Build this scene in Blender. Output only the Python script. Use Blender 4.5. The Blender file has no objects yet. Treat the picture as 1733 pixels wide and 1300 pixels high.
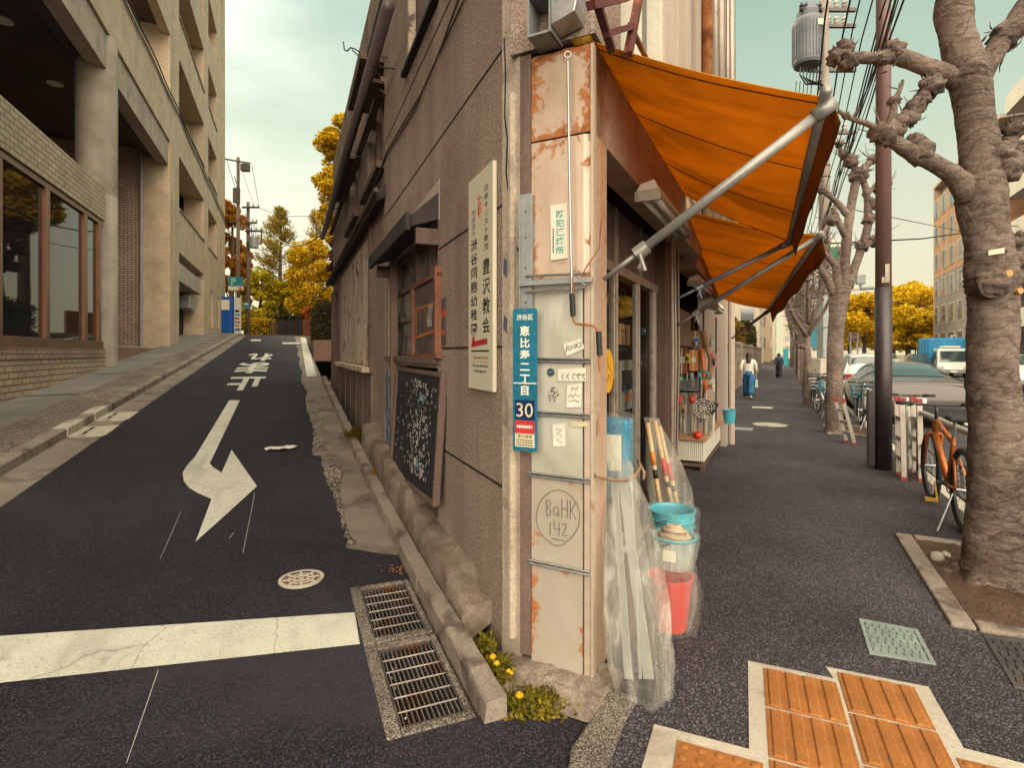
import bpy, bmesh, math, random
from mathutils import Vector, Matrix

# ---------------------------------------------------------------- camera, sky, sun, exposure
SC = bpy.context.scene
COL = SC.collection
F, CX, HY, H = 918.0, 866.5, 597.0, 1.47          # focal length in photo pixels, image centre, horizon row, eye height (m)

cam_d = bpy.data.cameras.new('camera')
cam = bpy.data.objects.new('camera', cam_d); COL.objects.link(cam)
cam.location = (0, 0, H); cam.rotation_euler = (math.radians(90), 0, 0)
cam_d.sensor_fit = 'HORIZONTAL'; cam_d.sensor_width = 36.0
cam_d.lens = F / 1733 * 36; cam_d.shift_y = -(650 - HY) / 1733
cam_d.clip_start = .05; cam_d.clip_end = 2000
SC.camera = cam

SUN_EL, SUN_AZ = math.radians(34), math.radians(-38)   # azimuth from +Y towards +X
wd = bpy.data.worlds.new('World'); SC.world = wd; wd.use_nodes = True
wn = wd.node_tree.nodes; wl = wd.node_tree.links; wn.clear()
sky = wn.new('ShaderNodeTexSky'); sky.sky_type = 'NISHITA'; sky.sun_disc = False
sky.sun_elevation = SUN_EL; sky.sun_rotation = SUN_AZ
sky.air_density = 1.0; sky.dust_density = 6.0; sky.ozone_density = 1.0
hs = wn.new('ShaderNodeHueSaturation'); hs.inputs['Saturation'].default_value = .55
wl.new(sky.outputs[0], hs.inputs['Color'])
tc = wn.new('ShaderNodeTexCoord'); sx = wn.new('ShaderNodeSeparateXYZ'); wl.new(tc.outputs['Generated'], sx.inputs[0])
# thin high cloud: a tinted veil that is cream near the horizon and teal higher up
rp = wn.new('ShaderNodeValToRGB'); wl.new(sx.outputs['Z'], rp.inputs[0])
rp.color_ramp.elements[0].position = .0; rp.color_ramp.elements[0].color = (6.8, 6.1, 3.6, 1)
rp.color_ramp.elements[1].position = .9; rp.color_ramp.elements[1].color = (2.5, 3.8, 3.1, 1)
for pos, col in ((.16, (6.5, 6.3, 4.6, 1)), (.34, (4.5, 5.4, 4.2, 1)), (.55, (2.6, 4.0, 3.2, 1))):
    e = rp.color_ramp.elements.new(pos); e.color = col
cn = wn.new('ShaderNodeTexNoise'); cn.inputs['Scale'].default_value = 2.2; cn.inputs['Detail'].default_value = 5
cmap = wn.new('ShaderNodeMapping'); cmap.inputs['Scale'].default_value = (1, 1, 3.2)
wl.new(tc.outputs['Generated'], cmap.inputs[0]); wl.new(cmap.outputs[0], cn.inputs['Vector'])
cm = wn.new('ShaderNodeMapRange'); cm.inputs[1].default_value = .3; cm.inputs[2].default_value = .7
cm.inputs[3].default_value = .88; cm.inputs[4].default_value = 1.0; wl.new(cn.outputs[0], cm.inputs[0])
mx = wn.new('ShaderNodeMix'); mx.data_type = 'RGBA'
wl.new(cm.outputs[0], mx.inputs[0]); wl.new(hs.outputs[0], mx.inputs[6]); wl.new(rp.outputs[0], mx.inputs[7])
# bright bank added to the unseen sky overhead and behind, to light the walls
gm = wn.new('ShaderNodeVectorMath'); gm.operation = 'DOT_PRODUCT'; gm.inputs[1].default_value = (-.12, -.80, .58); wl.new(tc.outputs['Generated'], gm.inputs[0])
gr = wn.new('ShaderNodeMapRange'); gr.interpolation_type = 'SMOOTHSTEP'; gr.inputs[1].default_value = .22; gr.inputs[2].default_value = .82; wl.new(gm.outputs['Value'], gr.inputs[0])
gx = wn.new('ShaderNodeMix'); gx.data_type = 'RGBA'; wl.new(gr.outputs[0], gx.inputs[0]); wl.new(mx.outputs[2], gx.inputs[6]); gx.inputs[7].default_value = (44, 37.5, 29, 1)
bgn = wn.new('ShaderNodeBackground'); bgn.inputs['Strength'].default_value = .10
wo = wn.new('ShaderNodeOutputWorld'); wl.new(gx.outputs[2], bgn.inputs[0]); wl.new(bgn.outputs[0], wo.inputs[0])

sun_d = bpy.data.lights.new('sun', 'SUN'); sun_d.energy = 2.0; sun_d.angle = math.radians(12); sun_d.color = (1, .86, .62)
sun = bpy.data.objects.new('sun', sun_d); COL.objects.link(sun)
sdir = Vector((math.sin(SUN_AZ) * math.cos(SUN_EL), math.cos(SUN_AZ) * math.cos(SUN_EL), math.sin(SUN_EL)))
sun.rotation_euler = sdir.to_track_quat('Z', 'Y').to_euler()

SC.view_settings.view_transform = 'Standard'; SC.view_settings.look = 'None'
SC.view_settings.exposure = .5; SC.view_settings.gamma = 1
SC.cycles.use_denoising = True; SC.cycles.max_bounces = 8; SC.cycles.transparent_max_bounces = 16
SC.cycles.diffuse_bounces = 4; SC.cycles.caustics_reflective = False; SC.cycles.caustics_refractive = False

# ---------------------------------------------------------------- frames: the side street (L), the main street (R), the world (W)
class Frame:
    def __init__(s, ex):
        l = math.hypot(*ex); s.ex = Vector((ex[0] / l, ex[1] / l, 0)); s.ey = Vector((-s.ex.y, s.ex.x, 0))
        s.ang = math.atan2(s.ex.y, s.ex.x)
    def w(s, p): return s.ex * p[0] + s.ey * p[1] + Vector((0, 0, p[2]))
    def inv(s, p): return (p[0] * s.ex.x + p[1] * s.ex.y, p[0] * s.ey.x + p[1] * s.ey.y, p[2])
    def hy(s, u, y):                                   # where image column u meets the vertical plane y: (x, depth)
        a = (u - CX) / F; dx = a * s.ex.x + s.ex.y; dy = a * s.ey.x + s.ey.y; l = y / dy
        return dx * l, l
    def hx(s, u, x):
        a = (u - CX) / F; dx = a * s.ex.x + s.ex.y; dy = a * s.ey.x + s.ey.y; l = x / dx
        return dy * l, l
    def gnd(s, u, v, z=0.0):                           # where a pixel meets the level z
        D = F * (H - z) / (v - HY); return s.inv(((u - CX) / F * D, D, z))
    def at(s, u, v, D): return s.inv(((u - CX) / F * D, D, zv(v, D)))
def zv(v, D): return H + (HY - v) / F * D
L = Frame((-.3790, .9254)); R = Frame((.4464, .8948)); W = Frame((1, 0))
def zl(x):                                             # level of the side street, which climbs at 8 %
    k = .7; r = k * math.log1p(math.exp(min(60, (x - 3.7) / k))) * .0806
    if x > 33: r -= (x - 33) * .0806 * min(1, (x - 33) / 6)* .9
    return r

# ---------------------------------------------------------------- mesh builder
BASE = {}
class MB:
    def __init__(s): s.v = []; s.f = []; s.m = []; s.k = 0
    def add(s, vs, fs):
        n = len(s.v); s.v += [tuple(v) for v in vs]; s.f += [tuple(i + n for i in f) for f in fs]; s.m += [s.k] * len(fs)
    def box(s, x0, x1, y0, y1, z0, z1):
        if x0 > x1: x0, x1 = x1, x0
        if y0 > y1: y0, y1 = y1, y0
        if z0 > z1: z0, z1 = z1, z0
        s.add([(x0, y0, z0), (x1, y0, z0), (x1, y1, z0), (x0, y1, z0), (x0, y0, z1), (x1, y0, z1), (x1, y1, z1), (x0, y1, z1)],
              [(3, 2, 1, 0), (4, 5, 6, 7), (0, 1, 5, 4), (1, 2, 6, 5), (2, 3, 7, 6), (3, 0, 4, 7)]); return s
    def hexa(s, p8):                                    # eight corners: bottom four, top four
        s.add(p8, [(3, 2, 1, 0), (4, 5, 6, 7), (0, 1, 5, 4), (1, 2, 6, 5), (2, 3, 7, 6), (3, 0, 4, 7)]); return s
    def bar(s, a, b, w, h, up=(0, 0, 1)):               # rectangular bar from a to b
        a, b = Vector(a), Vector(b); d = (b - a).normalized(); u = Vector(up)
        if abs(d.dot(u)) > .95: u = Vector((1, 0, 0))
        r = d.cross(u).normalized() * w / 2; t = r.cross(d).normalized() * h / 2
        s.hexa([a - r - t, a + r - t, b + r - t, b - r - t, a - r + t, a + r + t, b + r + t, b - r + t]); return s
    def prism(s, pts, vec):                             # planar polygon swept along vec
        n = len(pts); vec = Vector(vec); p = [Vector(q) for q in pts]
        s.add(p + [q + vec for q in p], [tuple(range(n))[::-1], tuple(range(n, 2 * n))] + [(i, (i + 1) % n, n + (i + 1) % n, n + i) for i in range(n)]); return s
    def face(s, pts): s.add(pts, [tuple(range(len(pts)))]); return s
    def tube(s, pts, r, n=8, caps=True, jit=0, rnd=None):
        P = [Vector(p) for p in pts]; k = len(P); rs = r if isinstance(r, (list, tuple)) else [r] * k
        t0 = (P[1] - P[0]).normalized(); u = t0.orthogonal().normalized(); vs = []
        for i in range(k):
            t = (P[min(k - 1, i + 1)] - P[max(0, i - 1)]).normalized()
            u = (u - t * u.dot(t)); u = u.normalized() if u.length > 1e-6 else t.orthogonal().normalized()
            w = t.cross(u)
            for j in range(n):
                a = 2 * math.pi * j / n; q = rs[i] * (1 + (rnd.uniform(-jit, jit) if jit else 0))
                vs.append(P[i] + (u * math.cos(a) + w * math.sin(a)) * q)
        fs = [(i * n + j, i * n + (j + 1) % n, (i + 1) * n + (j + 1) % n, (i + 1) * n + j) for i in range(k - 1) for j in range(n)]
        if caps: fs += [tuple(range(n))[::-1], tuple((k - 1) * n + j for j in range(n))]
        s.add(vs, fs); return s
    def lathe(s, c, prof, n=20, ax=(0, 0, 1), sx=1, sy=1):
        c = Vector(c); ax = Vector(ax).normalized(); u = ax.orthogonal().normalized(); w = ax.cross(u); k = len(prof); vs = []
        for r, z in prof:
            for j in range(n):
                a = 2 * math.pi * j / n; vs.append(c + ax * z + (u * math.cos(a) * sx + w * math.sin(a) * sy) * max(r, 1e-5))
        fs = [(i * n + j, i * n + (j + 1) % n, (i + 1) * n + (j + 1) % n, (i + 1) * n + j) for i in range(k - 1) for j in range(n)]
        s.add(vs, fs); return s
    def ring(s, c, R0, r, n=28, m=7, ax=(0, 0, 1)):
        c = Vector(c); ax = Vector(ax).normalized(); u = ax.orthogonal().normalized(); w = ax.cross(u)
        pts = [c + (u * math.cos(2 * math.pi * i / n) + w * math.sin(2 * math.pi * i / n)) * R0 for i in range(n)]; vs = []
        for i in range(n):
            a = 2 * math.pi * i / n; rad = u * math.cos(a) + w * math.sin(a)
            for j in range(m):
                b = 2 * math.pi * j / m; vs.append(pts[i] + rad * r * math.cos(b) + ax * r * math.sin(b))
        s.add(vs, [(i * m + j, ((i + 1) % n) * m + j, ((i + 1) % n) * m + (j + 1) % m, i * m + (j + 1) % m) for i in range(n) for j in range(m)]); return s
    def blob(s, c, rx, ry, rz, n=10, m=7, jit=.15, rnd=random):
        c = Vector(c); vs = [c - Vector((0, 0, rz))]
        for i in range(1, m):
            th = -math.pi / 2 + math.pi * i / m
            for j in range(n):
                a = 2 * math.pi * j / n; q = 1 + rnd.uniform(-jit, jit)
                vs.append(c + Vector((rx * math.cos(th) * math.cos(a), ry * math.cos(th) * math.sin(a), rz * math.sin(th))) * q)
        vs.append(c + Vector((0, 0, rz))); fs = [(0, 1 + (j + 1) % n, 1 + j) for j in range(n)]
        for i in range(m - 2):
            fs += [(1 + i * n + j, 1 + i * n + (j + 1) % n, 1 + (i + 1) * n + (j + 1) % n, 1 + (i + 1) * n + j) for j in range(n)]
        q = 1 + (m - 2) * n; fs += [(q + j, q + (j + 1) % n, len(vs) - 1) for j in range(n)]
        s.add(vs, fs); return s
    def grid(s, fn, nu, nv):
        vs = [fn(i / nu, j / nv) for i in range(nu + 1) for j in range(nv + 1)]
        s.add(vs, [(i * (nv + 1) + j, (i + 1) * (nv + 1) + j, (i + 1) * (nv + 1) + j + 1, i * (nv + 1) + j + 1) for i in range(nu) for j in range(nv)]); return s
    def mesh(s, name, base=(0, 0, 0), fix=True):
        me = bpy.data.meshes.new(name); b = base
        me.from_pydata([(x - b[0], y - b[1], z - b[2]) for x, y, z in s.v], [], s.f)
        if fix and len(s.f) < 60000:
            bm = bmesh.new(); bm.from_mesh(me); bmesh.ops.recalc_face_normals(bm, faces=bm.faces); bm.to_mesh(me); bm.free()
        return me

def tag(o, label=None, cat=None, group=None, kind=None):
    if label: o['label'] = label
    if cat: o['category'] = cat
    if group: o['group'] = group
    if kind: o['kind'] = kind
    return o
def place(o, fr, base):
    o.location = fr.w(base); o.rotation_euler = (0, 0, fr.ang); BASE[o.name] = (fr, tuple(base))
def thing(name, label, cat, fr, base, group=None):
    o = bpy.data.objects.new(name, None); COL.objects.link(o); o.empty_display_size = .2
    place(o, fr, base); return tag(o, label, cat, group)
def fin(o, me, mats, smooth, bevel, solid, sub=0):
    for m in (mats if isinstance(mats, (list, tuple)) else [mats]): me.materials.append(m)
    if smooth:
        for p in me.polygons: p.use_smooth = True
    if solid:
        q = o.modifiers.new('solid', 'SOLIDIFY'); q.thickness = solid; q.offset = 0
    if bevel:
        q = o.modifiers.new('bevel', 'BEVEL'); q.width = bevel; q.segments = 2; q.limit_method = 'ANGLE'; q.angle_limit = math.radians(40)
    if sub:
        q = o.modifiers.new('sub', 'SUBSURF'); q.levels = sub; q.render_levels = sub
def part(mb, name, mat, parent, smooth=False, bevel=0, solid=0, label=None, fix=True, sub=0, kind=None):
    fr, base = BASE[parent.name]; me = mb.mesh(name, base, fix); me.polygons.foreach_set('material_index', mb.m)
    o = bpy.data.objects.new(name, me); COL.objects.link(o); o.parent = parent; BASE[o.name] = (fr, base)
    fin(o, me, mat, smooth, bevel, solid, sub)
    return tag(o, label, None, None, kind)
def solo(mb, name, mat, label, cat, fr, base=None, group=None, smooth=False, bevel=0, solid=0, fix=True, sub=0, kind=None):
    if base is None:
        xs, ys, zs = zip(*mb.v); base = ((min(xs) + max(xs)) / 2, (min(ys) + max(ys)) / 2, min(zs))
    me = mb.mesh(name, base, fix); me.polygons.foreach_set('material_index', mb.m)
    o = bpy.data.objects.new(name, me); COL.objects.link(o); place(o, fr, base); fin(o, me, mat, smooth, bevel, solid, sub)
    return tag(o, label, cat, group, kind)
def struct(mb, name, mat, fr, smooth=False, bevel=0, kind='structure', fix=True):
    return solo(mb, name, mat, None, None, fr, (0, 0, 0), None, smooth, bevel, 0, fix, 0, kind)
def copy_tree(o, parent=None):
    c = o.copy(); COL.objects.link(c)
    if parent: c.parent = parent
    for ch in list(o.children): copy_tree(ch, c)
    return c

# ---------------------------------------------------------------- lettering
GL = {}
def glyphs(body, bold):
    k = (body, bold)
    if k not in GL:
        cu = bpy.data.curves.new('t', 'FONT'); cu.body = body; cu.size = 1; cu.offset = bold; cu.resolution_u = 3
        ob = bpy.data.objects.new('t', cu); COL.objects.link(ob)
        dg = bpy.context.evaluated_depsgraph_get(); dg.update()
        me = bpy.data.meshes.new_from_object(ob.evaluated_get(dg))
        GL[k] = ([tuple(v.co) for v in me.vertices], [tuple(p.vertices) for p in me.polygons])
        bpy.data.objects.remove(ob); bpy.data.curves.remove(cu); bpy.data.meshes.remove(me)
    return GL[k]
def put_text(mb, body, o, ux, uz, w, h, bold=0.0, em=False):
    """letters in the box from corner o spanned by w*ux and h*uz; em=True keeps the em square of one wide glyph"""
    vs, fs = glyphs(body, bold)
    if not vs: return
    o, ux, uz = Vector(o), Vector(ux), Vector(uz)
    if em: x0, x1, y0, y1 = -.02, 1.02, -.14, .92
    else:
        x0, x1 = min(v[0] for v in vs), max(v[0] for v in vs); y0, y1 = min(v[1] for v in vs), max(v[1] for v in vs)
    mb.add([o + ux * ((v[0] - x0) / (x1 - x0 + 1e-6) * w) + uz * ((v[1] - y0) / (y1 - y0 + 1e-6) * h) for v in vs], fs)
def column(mb, s, o, ux, uz, w, h, bold=0.0):           # vertical writing, o = top left corner
    c = h / len(s)
    for i, ch in enumerate(s): put_text(mb, ch, Vector(o) - Vector(uz) * (c * (i + 1) - c * .04), ux, uz, w, c * .92, bold, True)

# ---------------------------------------------------------------- materials
class T:
    def __init__(s, name):
        s.m = bpy.data.materials.new(name); s.m.use_nodes = True; s.t = s.m.node_tree; s.t.nodes.clear()
        s.out = s.n('ShaderNodeOutputMaterial'); s.tc = None
    def n(s, t, **kw):
        q = s.t.nodes.new(t)
        for k, v in kw.items(): setattr(q, k, v)
        return q
    def set(s, sock, v):
        if hasattr(v, 'is_linked'): s.t.links.new(v, sock)
        elif isinstance(v, (tuple, list)) and len(v) == 3 and sock.type == 'RGBA': sock.default_value = (*v, 1)
        else: sock.default_value = v
    def co(s, scale=(1, 1, 1), which='Object', rot=None, off=None):
        if not s.tc: s.tc = s.n('ShaderNodeTexCoord')
        m = s.n('ShaderNodeMapping'); s.t.links.new(s.tc.outputs[which], m.inputs[0]); m.inputs['Scale'].default_value = scale
        if rot: m.inputs['Rotation'].default_value = rot
        if off: m.inputs['Location'].default_value = off
        return m.outputs[0]
    def noise(s, scale, detail=4, rough=.55, vec=None, dist=0, col=False):
        q = s.n('ShaderNodeTexNoise'); s.set(q.inputs['Vector'], vec or s.co()); q.inputs['Scale'].default_value = scale
        q.inputs['Detail'].default_value = detail; q.inputs['Roughness'].default_value = rough; q.inputs['Distortion'].default_value = dist
        return q.outputs[1 if col else 0]
    def vor(s, scale, feat='F1', vec=None, out=0, rnd=1):
        q = s.n('ShaderNodeTexVoronoi', feature=feat); s.set(q.inputs['Vector'], vec or s.co()); q.inputs['Scale'].default_value = scale
        q.inputs['Randomness'].default_value = rnd
        return q.outputs[out]
    def ramp(s, fac, stops, const=False):
        q = s.n('ShaderNodeValToRGB'); s.set(q.inputs[0], fac); e = q.color_ramp.elements
        if const: q.color_ramp.interpolation = 'CONSTANT'
        while len(e) < len(stops): e.new(.5)
        for i, (p, c) in enumerate(stops):
            e[i].position = p; e[i].color = (c, c, c, 1) if isinstance(c, (int, float)) else (*c, 1)
        return q.outputs[0]
    def mix(s, fac, a, b, mode='MIX'):
        q = s.n('ShaderNodeMix', data_type='RGBA', blend_type=mode); s.set(q.inputs[0], fac); s.set(q.inputs[6], a); s.set(q.inputs[7], b)
        return q.outputs[2]
    def math(s, op, a, b=0.0, c=0.0):
        q = s.n('ShaderNodeMath', operation=op); s.set(q.inputs[0], a); s.set(q.inputs[1], b); s.set(q.inputs[2], c); return q.outputs[0]
    def bump(s, h, strength=.3, dist=.01, normal=None):
        q = s.n('ShaderNodeBump'); s.set(q.inputs['Height'], h); q.inputs['Strength'].default_value = strength; q.inputs['Distance'].default_value = dist
        if normal: s.set(q.inputs['Normal'], normal)
        return q.outputs[0]
    def bsdf(s, col, rough=.7, metal=0, spec=.4, normal=None, **kw):
        q = s.n('ShaderNodeBsdfPrincipled'); s.set(q.inputs['Base Color'], col); s.set(q.inputs['Roughness'], rough); s.set(q.inputs['Metallic'], metal)
        q.inputs['Specular IOR Level'].default_value = spec
        if normal: s.set(q.inputs['Normal'], normal)
        for k, v in kw.items(): s.set(q.inputs[k], v)
        return q.outputs[0]
    def done(s, sh): s.t.links.new(sh, s.out.inputs[0]); return s.m

def surf(name, cols, rough=.75, scale=2.5, fine=.25, fscale=40, bump=.25, bscale=70, bdist=.006, metal=0, spec=.35,
         streak=None, speck=None, patch=None, detail=5):
    """weathered matter: broad colour drift, fine grain, vertical streaks, specks, patches"""
    t = T(name); k = len(cols)
    c = t.ramp(t.noise(scale, detail, .6), [(.3 + .4 * i / max(1, k - 1), q) for i, q in enumerate(cols)]) if k > 1 else cols[0]
    g = t.noise(fscale, 4, .65)
    if fine: c = t.mix(1.0, c, t.ramp(g, [(.25, 1 - fine), (.75, 1 + fine * .6)]), 'MULTIPLY')
    if patch:                                            # (colour, scale, from, to)
        c = t.mix(t.ramp(t.noise(patch[1], 7, .62, dist=.6), [(patch[2], 0), (patch[3], 1)]), c, patch[0])
    if streak:                                           # (colour, scale, amount): runs down the face
        c = t.mix(t.math('MULTIPLY', t.ramp(t.noise(streak[1], 5, .6, t.co((1, 1, .07))), [(.45, 0), (.7, 1)]), streak[2]), c, streak[0])
    if speck:                                            # (colour, scale, size)
        c = t.mix(t.ramp(t.vor(speck[1]), [(speck[2] * .6, 1), (speck[2], 0)]), c, speck[0])
    nrm = t.bump(t.noise(bscale, 6, .65), bump, bdist) if bump else None
    return t.done(t.bsdf(c, t.ramp(g, [(.2, max(0, rough - .12)), (.8, min(1, rough + .1))]), metal, spec, nrm))

def plain(name, col, rough=.5, metal=0, spec=.4, var=.12, bump=0):
    return surf(name, [tuple(x * (1 - var) for x in col), tuple(min(1, x * (1 + var)) for x in col)], rough, 6, var, 60, bump, 60, .003, metal, spec)

def grains(name, cols, scale, rough=.9, bump=.8, dist=.006, big=None, stain=None):
    """stone chippings: every cell its own shade, with dark gaps"""
    t = T(name); q = t.n('ShaderNodeTexVoronoi'); t.set(q.inputs['Vector'], t.co()); q.inputs['Scale'].default_value = scale
    sep = t.n('ShaderNodeSeparateColor'); t.set(sep.inputs[0], q.outputs['Color'])
    c = t.ramp(sep.outputs[0], [(i / (len(cols) - 1), x) for i, x in enumerate(cols)])
    c = t.mix(t.ramp(q.outputs['Distance'], [(.35, 0), (.62, .85)]), c, tuple(x * .3 for x in cols[0]))
    if big: c = t.mix(1.0, c, t.ramp(t.noise(big, 5, .6), [(.3, .6), (.7, 1.36)]), 'MULTIPLY')
    if stain: c = t.mix(t.ramp(t.noise(stain[1], 6, .6, dist=.4), [(stain[2], 0), (stain[2] + .12, stain[3])]), c, stain[0])
    nrm = t.bump(t.math('SUBTRACT', 1, q.outputs['Distance']), bump, dist)
    return t.done(t.bsdf(c, rough, 0, .3, nrm))

def brick(name, c1, c2, mortar, bw, bh, rough=.6, msize=.006, streak=None, var=.25):
    t = T(name); sp = t.n('ShaderNodeSeparateXYZ'); t.set(sp.inputs[0], t.co())
    cb = t.n('ShaderNodeCombineXYZ'); t.set(cb.inputs[0], t.math('ADD', sp.outputs[0], sp.outputs[1])); t.set(cb.inputs[1], sp.outputs[2])
    q = t.n('ShaderNodeTexBrick'); t.set(q.inputs['Vector'], cb.outputs[0]); q.inputs['Scale'].default_value = 1
    for k, v in (('Color1', (*c1, 1)), ('Color2', (*c2, 1)), ('Mortar', (*mortar, 1)), ('Mortar Size', msize), ('Mortar Smooth', .2), ('Bias', 0), ('Brick Width', bw), ('Row Height', bh)):
        q.inputs[k].default_value = v
    c = t.mix(1.0, q.outputs[0], t.ramp(t.noise(1.1, 5, .6), [(.3, 1 - var), (.7, 1 + var * .6)]), 'MULTIPLY')
    c = t.mix(1.0, c, t.ramp(t.noise(60, 3, .6), [(.3, .85), (.7, 1.1)]), 'MULTIPLY')
    if streak: c = t.mix(t.math('MULTIPLY', t.ramp(t.noise(1.6, 5, .6, t.co((1, 1, .06))), [(.48, 0), (.75, 1)]), streak[1]), c, streak[0])
    nrm = t.bump(t.math('SUBTRACT', 1, q.outputs[1]), .5, .006)
    return t.done(t.bsdf(c, rough, 0, .4, nrm))

def leaf(name, cols, trans=.45, var_scale=.35):
    """leaves: each leaf its own shade, clumps lighter or darker, light shining through"""
    t = T(name); g = t.n('ShaderNodeNewGeometry'); k = len(cols)
    f = t.math('ADD', t.math('MULTIPLY', g.outputs['Random Per Island'], .65), t.math('MULTIPLY', t.noise(var_scale, 2), .5))
    c = t.ramp(f, [(.1 + .8 * i / max(1, k - 1), x) for i, x in enumerate(cols)])
    d = t.n('ShaderNodeBsdfDiffuse'); t.set(d.inputs[0], c)
    r = t.n('ShaderNodeBsdfTranslucent'); t.set(r.inputs[0], t.mix(1.0, c, (1.25, 1.1, .7), 'MULTIPLY'))
    m = t.n('ShaderNodeMixShader'); m.inputs[0].default_value = trans; t.set(m.inputs[1], d.outputs[0]); t.set(m.inputs[2], r.outputs[0])
    return t.done(m.outputs[0])

def glass(name, tint=(.02, .025, .03), rough=.03, clear=.35, spec=.6):
    t = T(name); b = t.bsdf(tint, rough, 0, spec, t.bump(t.noise(1.3, 2), .02, .02))
    r = t.n('ShaderNodeBsdfTransparent'); r.inputs[0].default_value = (.92, .93, .92, 1)
    m = t.n('ShaderNodeMixShader'); m.inputs[0].default_value = clear; t.set(m.inputs[1], b); t.set(m.inputs[2], r.outputs[0])
    return t.done(m.outputs[0])

def film(name, tint=(.75, .76, .72), op=.22, rough=.12):
    """clear polythene: mostly see-through, milky in the folds, glossy"""
    t = T(name); f = t.noise(9, 5, .6, t.co((1, 1, .25)), .8)
    nrm = t.bump(t.noise(14, 5, .65, t.co((1, 1, .3)), 1.2), .9, .03)
    b = t.bsdf(tint, rough, 0, .6, nrm); r = t.n('ShaderNodeBsdfTransparent'); r.inputs[0].default_value = (.96, .96, .94, 1)
    m = t.n('ShaderNodeMixShader'); t.set(m.inputs[0], t.ramp(f, [(.35, op * .5), (.55, op), (.72, min(1, op * 2.6))]))
    t.set(m.inputs[1], r.outputs[0]); t.set(m.inputs[2], b)
    return t.done(m.outputs[0])

# ================================================================ matter used in several places
RND = random.Random(7)
m_asphalt = grains('asphalt', [(.009, .008, .0145), (.018, .0155, .027), (.031, .027, .042), (.06, .052, .066)], 130, .82, .5, .004, .55, ((.030, .026, .036), .6, .5, .6))
m_main_road = grains('main road asphalt', [(.035, .035, .04), (.06, .06, .065), (.09, .09, .09)], 90, .85, .3, .003, .3)
m_walk = grains('pebble paving', [(.032, .028, .035), (.052, .046, .055), (.080, .071, .080), (.185, .165, .168)], 125, .85, .8, .004, .7)
m_conc = surf('concrete', [(.2, .175, .15), (.33, .295, .25)], .85, 1.6, .3, 45, .4, 55, .006, streak=((.12, .1, .09), 3, .4))
m_conc_pale = surf('pale concrete', [(.36, .33, .27), (.5, .46, .38)], .85, 2.2, .25, 60, .35, 70, .005, patch=((.2, .17, .14), 2.5, .52, .68))
m_conc_rough = grains('broken concrete', [(.1, .085, .07), (.22, .18, .14), (.36, .3, .24), (.5, .44, .36)], 55, .9, 1.0, .012, 1.8)
m_drain = grains('drain concrete', [(.12, .1, .085), (.19, .165, .135), (.26, .23, .19), (.36, .32, .27)], 150, .9, .6, .004, 2.5)
m_gutter = surf('gutter concrete', [(.15, .125, .105), (.25, .215, .175)], .88, 1.3, .3, 70, .4, 80, .004, patch=((.09, .07, .06), 1.7, .5, .66))
m_curb = surf('old kerb stone', [(.17, .14, .115), (.3, .255, .21)], .88, 2.0, .4, 80, .6, 60, .008, patch=((.08, .06, .05), 3.5, .52, .64), speck=((.42, .38, .32), 70, .16))
m_peb_strip = grains('pebble kerb strip', [(.13, .1, .085), (.24, .195, .165), (.36, .31, .26)], 60, .88, .7, .006, 1.2)
m_paver = brick('grey pavers', (.13, .12, .115), (.2, .18, .165), (.07, .062, .055), .9, .25, .8, .008)
def paint_mat():
    t = T('road paint'); c = t.ramp(t.noise(3, 6, .65), [(.3, (.45, .45, .385)), (.7, (.58, .575, .49))])
    c = t.mix(t.ramp(t.noise(5, 8, .7, None, .8), [(.56, 0), (.74, .7)]), c, (.24, .22, .2))
    wv = t.co((1, 1, 1)); off = t.noise(3, 3, .6, None, 0, True); vv = t.mix(.12, wv, off)
    c = t.mix(t.ramp(t.vor(1.6, 'DISTANCE_TO_EDGE', vv), [(.0, .5), (.007, 0)]), c, (.06, .055, .06))
    c = t.mix(t.ramp(t.noise(120, 3, .7), [(.34, .8), (.44, 0)]), c, (.1, .09, .1))
    c = t.mix(t.math('MULTIPLY', t.ramp(t.noise(2.5, 5, .6, t.co((.25, 2.2, 1))), [(.52, 0), (.7, 1)]), .45), c, (.2, .18, .17))
    return t.done(t.bsdf(c, .75, 0, .35, t.bump(t.noise(120, 4), .4, .003)))
m_paint = paint_mat()
m_soil = surf('red soil', [(.07, .04, .025), (.13, .075, .05)], .95, 5, .5, 60, .9, 40, .03, speck=((.25, .2, .16), 45, .18))
m_iron = surf('cast iron', [(.06, .055, .06), (.12, .11, .11)], .55, 4, .3, 50, .3, 90, .003, .5, .4, patch=((.16, .07, .03), 5, .55, .7))
m_steel = surf('galvanised steel', [(.3, .31, .32), (.42, .43, .43)], .42, 5, .2, 50, .1, 60, .002, .75, .5)
m_green_iron = surf('green painted iron', [(.15, .19, .175), (.24, .285, .26)], .6, 6, .25, 60, .2, 60, .003)
m_rust = surf('rust', [(.13, .045, .015), (.3, .11, .035), (.42, .2, .09)], .85, 7, .4, 60, .6, 60, .004)
m_dark = plain('dark void', (.012, .011, .012), .9)
m_ground = surf('ground', [(.1, .085, .06), (.17, .14, .1)], .95, .3, .3, 8)
m_black = plain('black rubber', (.015, .015, .016), .6)
m_black_metal = plain('black metal', (.025, .024, .027), .45, 0, .5)
m_white = surf('white enamel', [(.62, .6, .5), (.7, .68, .58)], .45, 3, .12, 30, .05)
m_ink = plain('black ink', (.018, .017, .018), .6)
m_pole_conc = surf('pole concrete', [(.2, .17, .15), (.3, .26, .22)], .85, 2, .3, 60, .3, 70, .004, streak=((.1, .08, .07), 6, .5))

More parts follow.
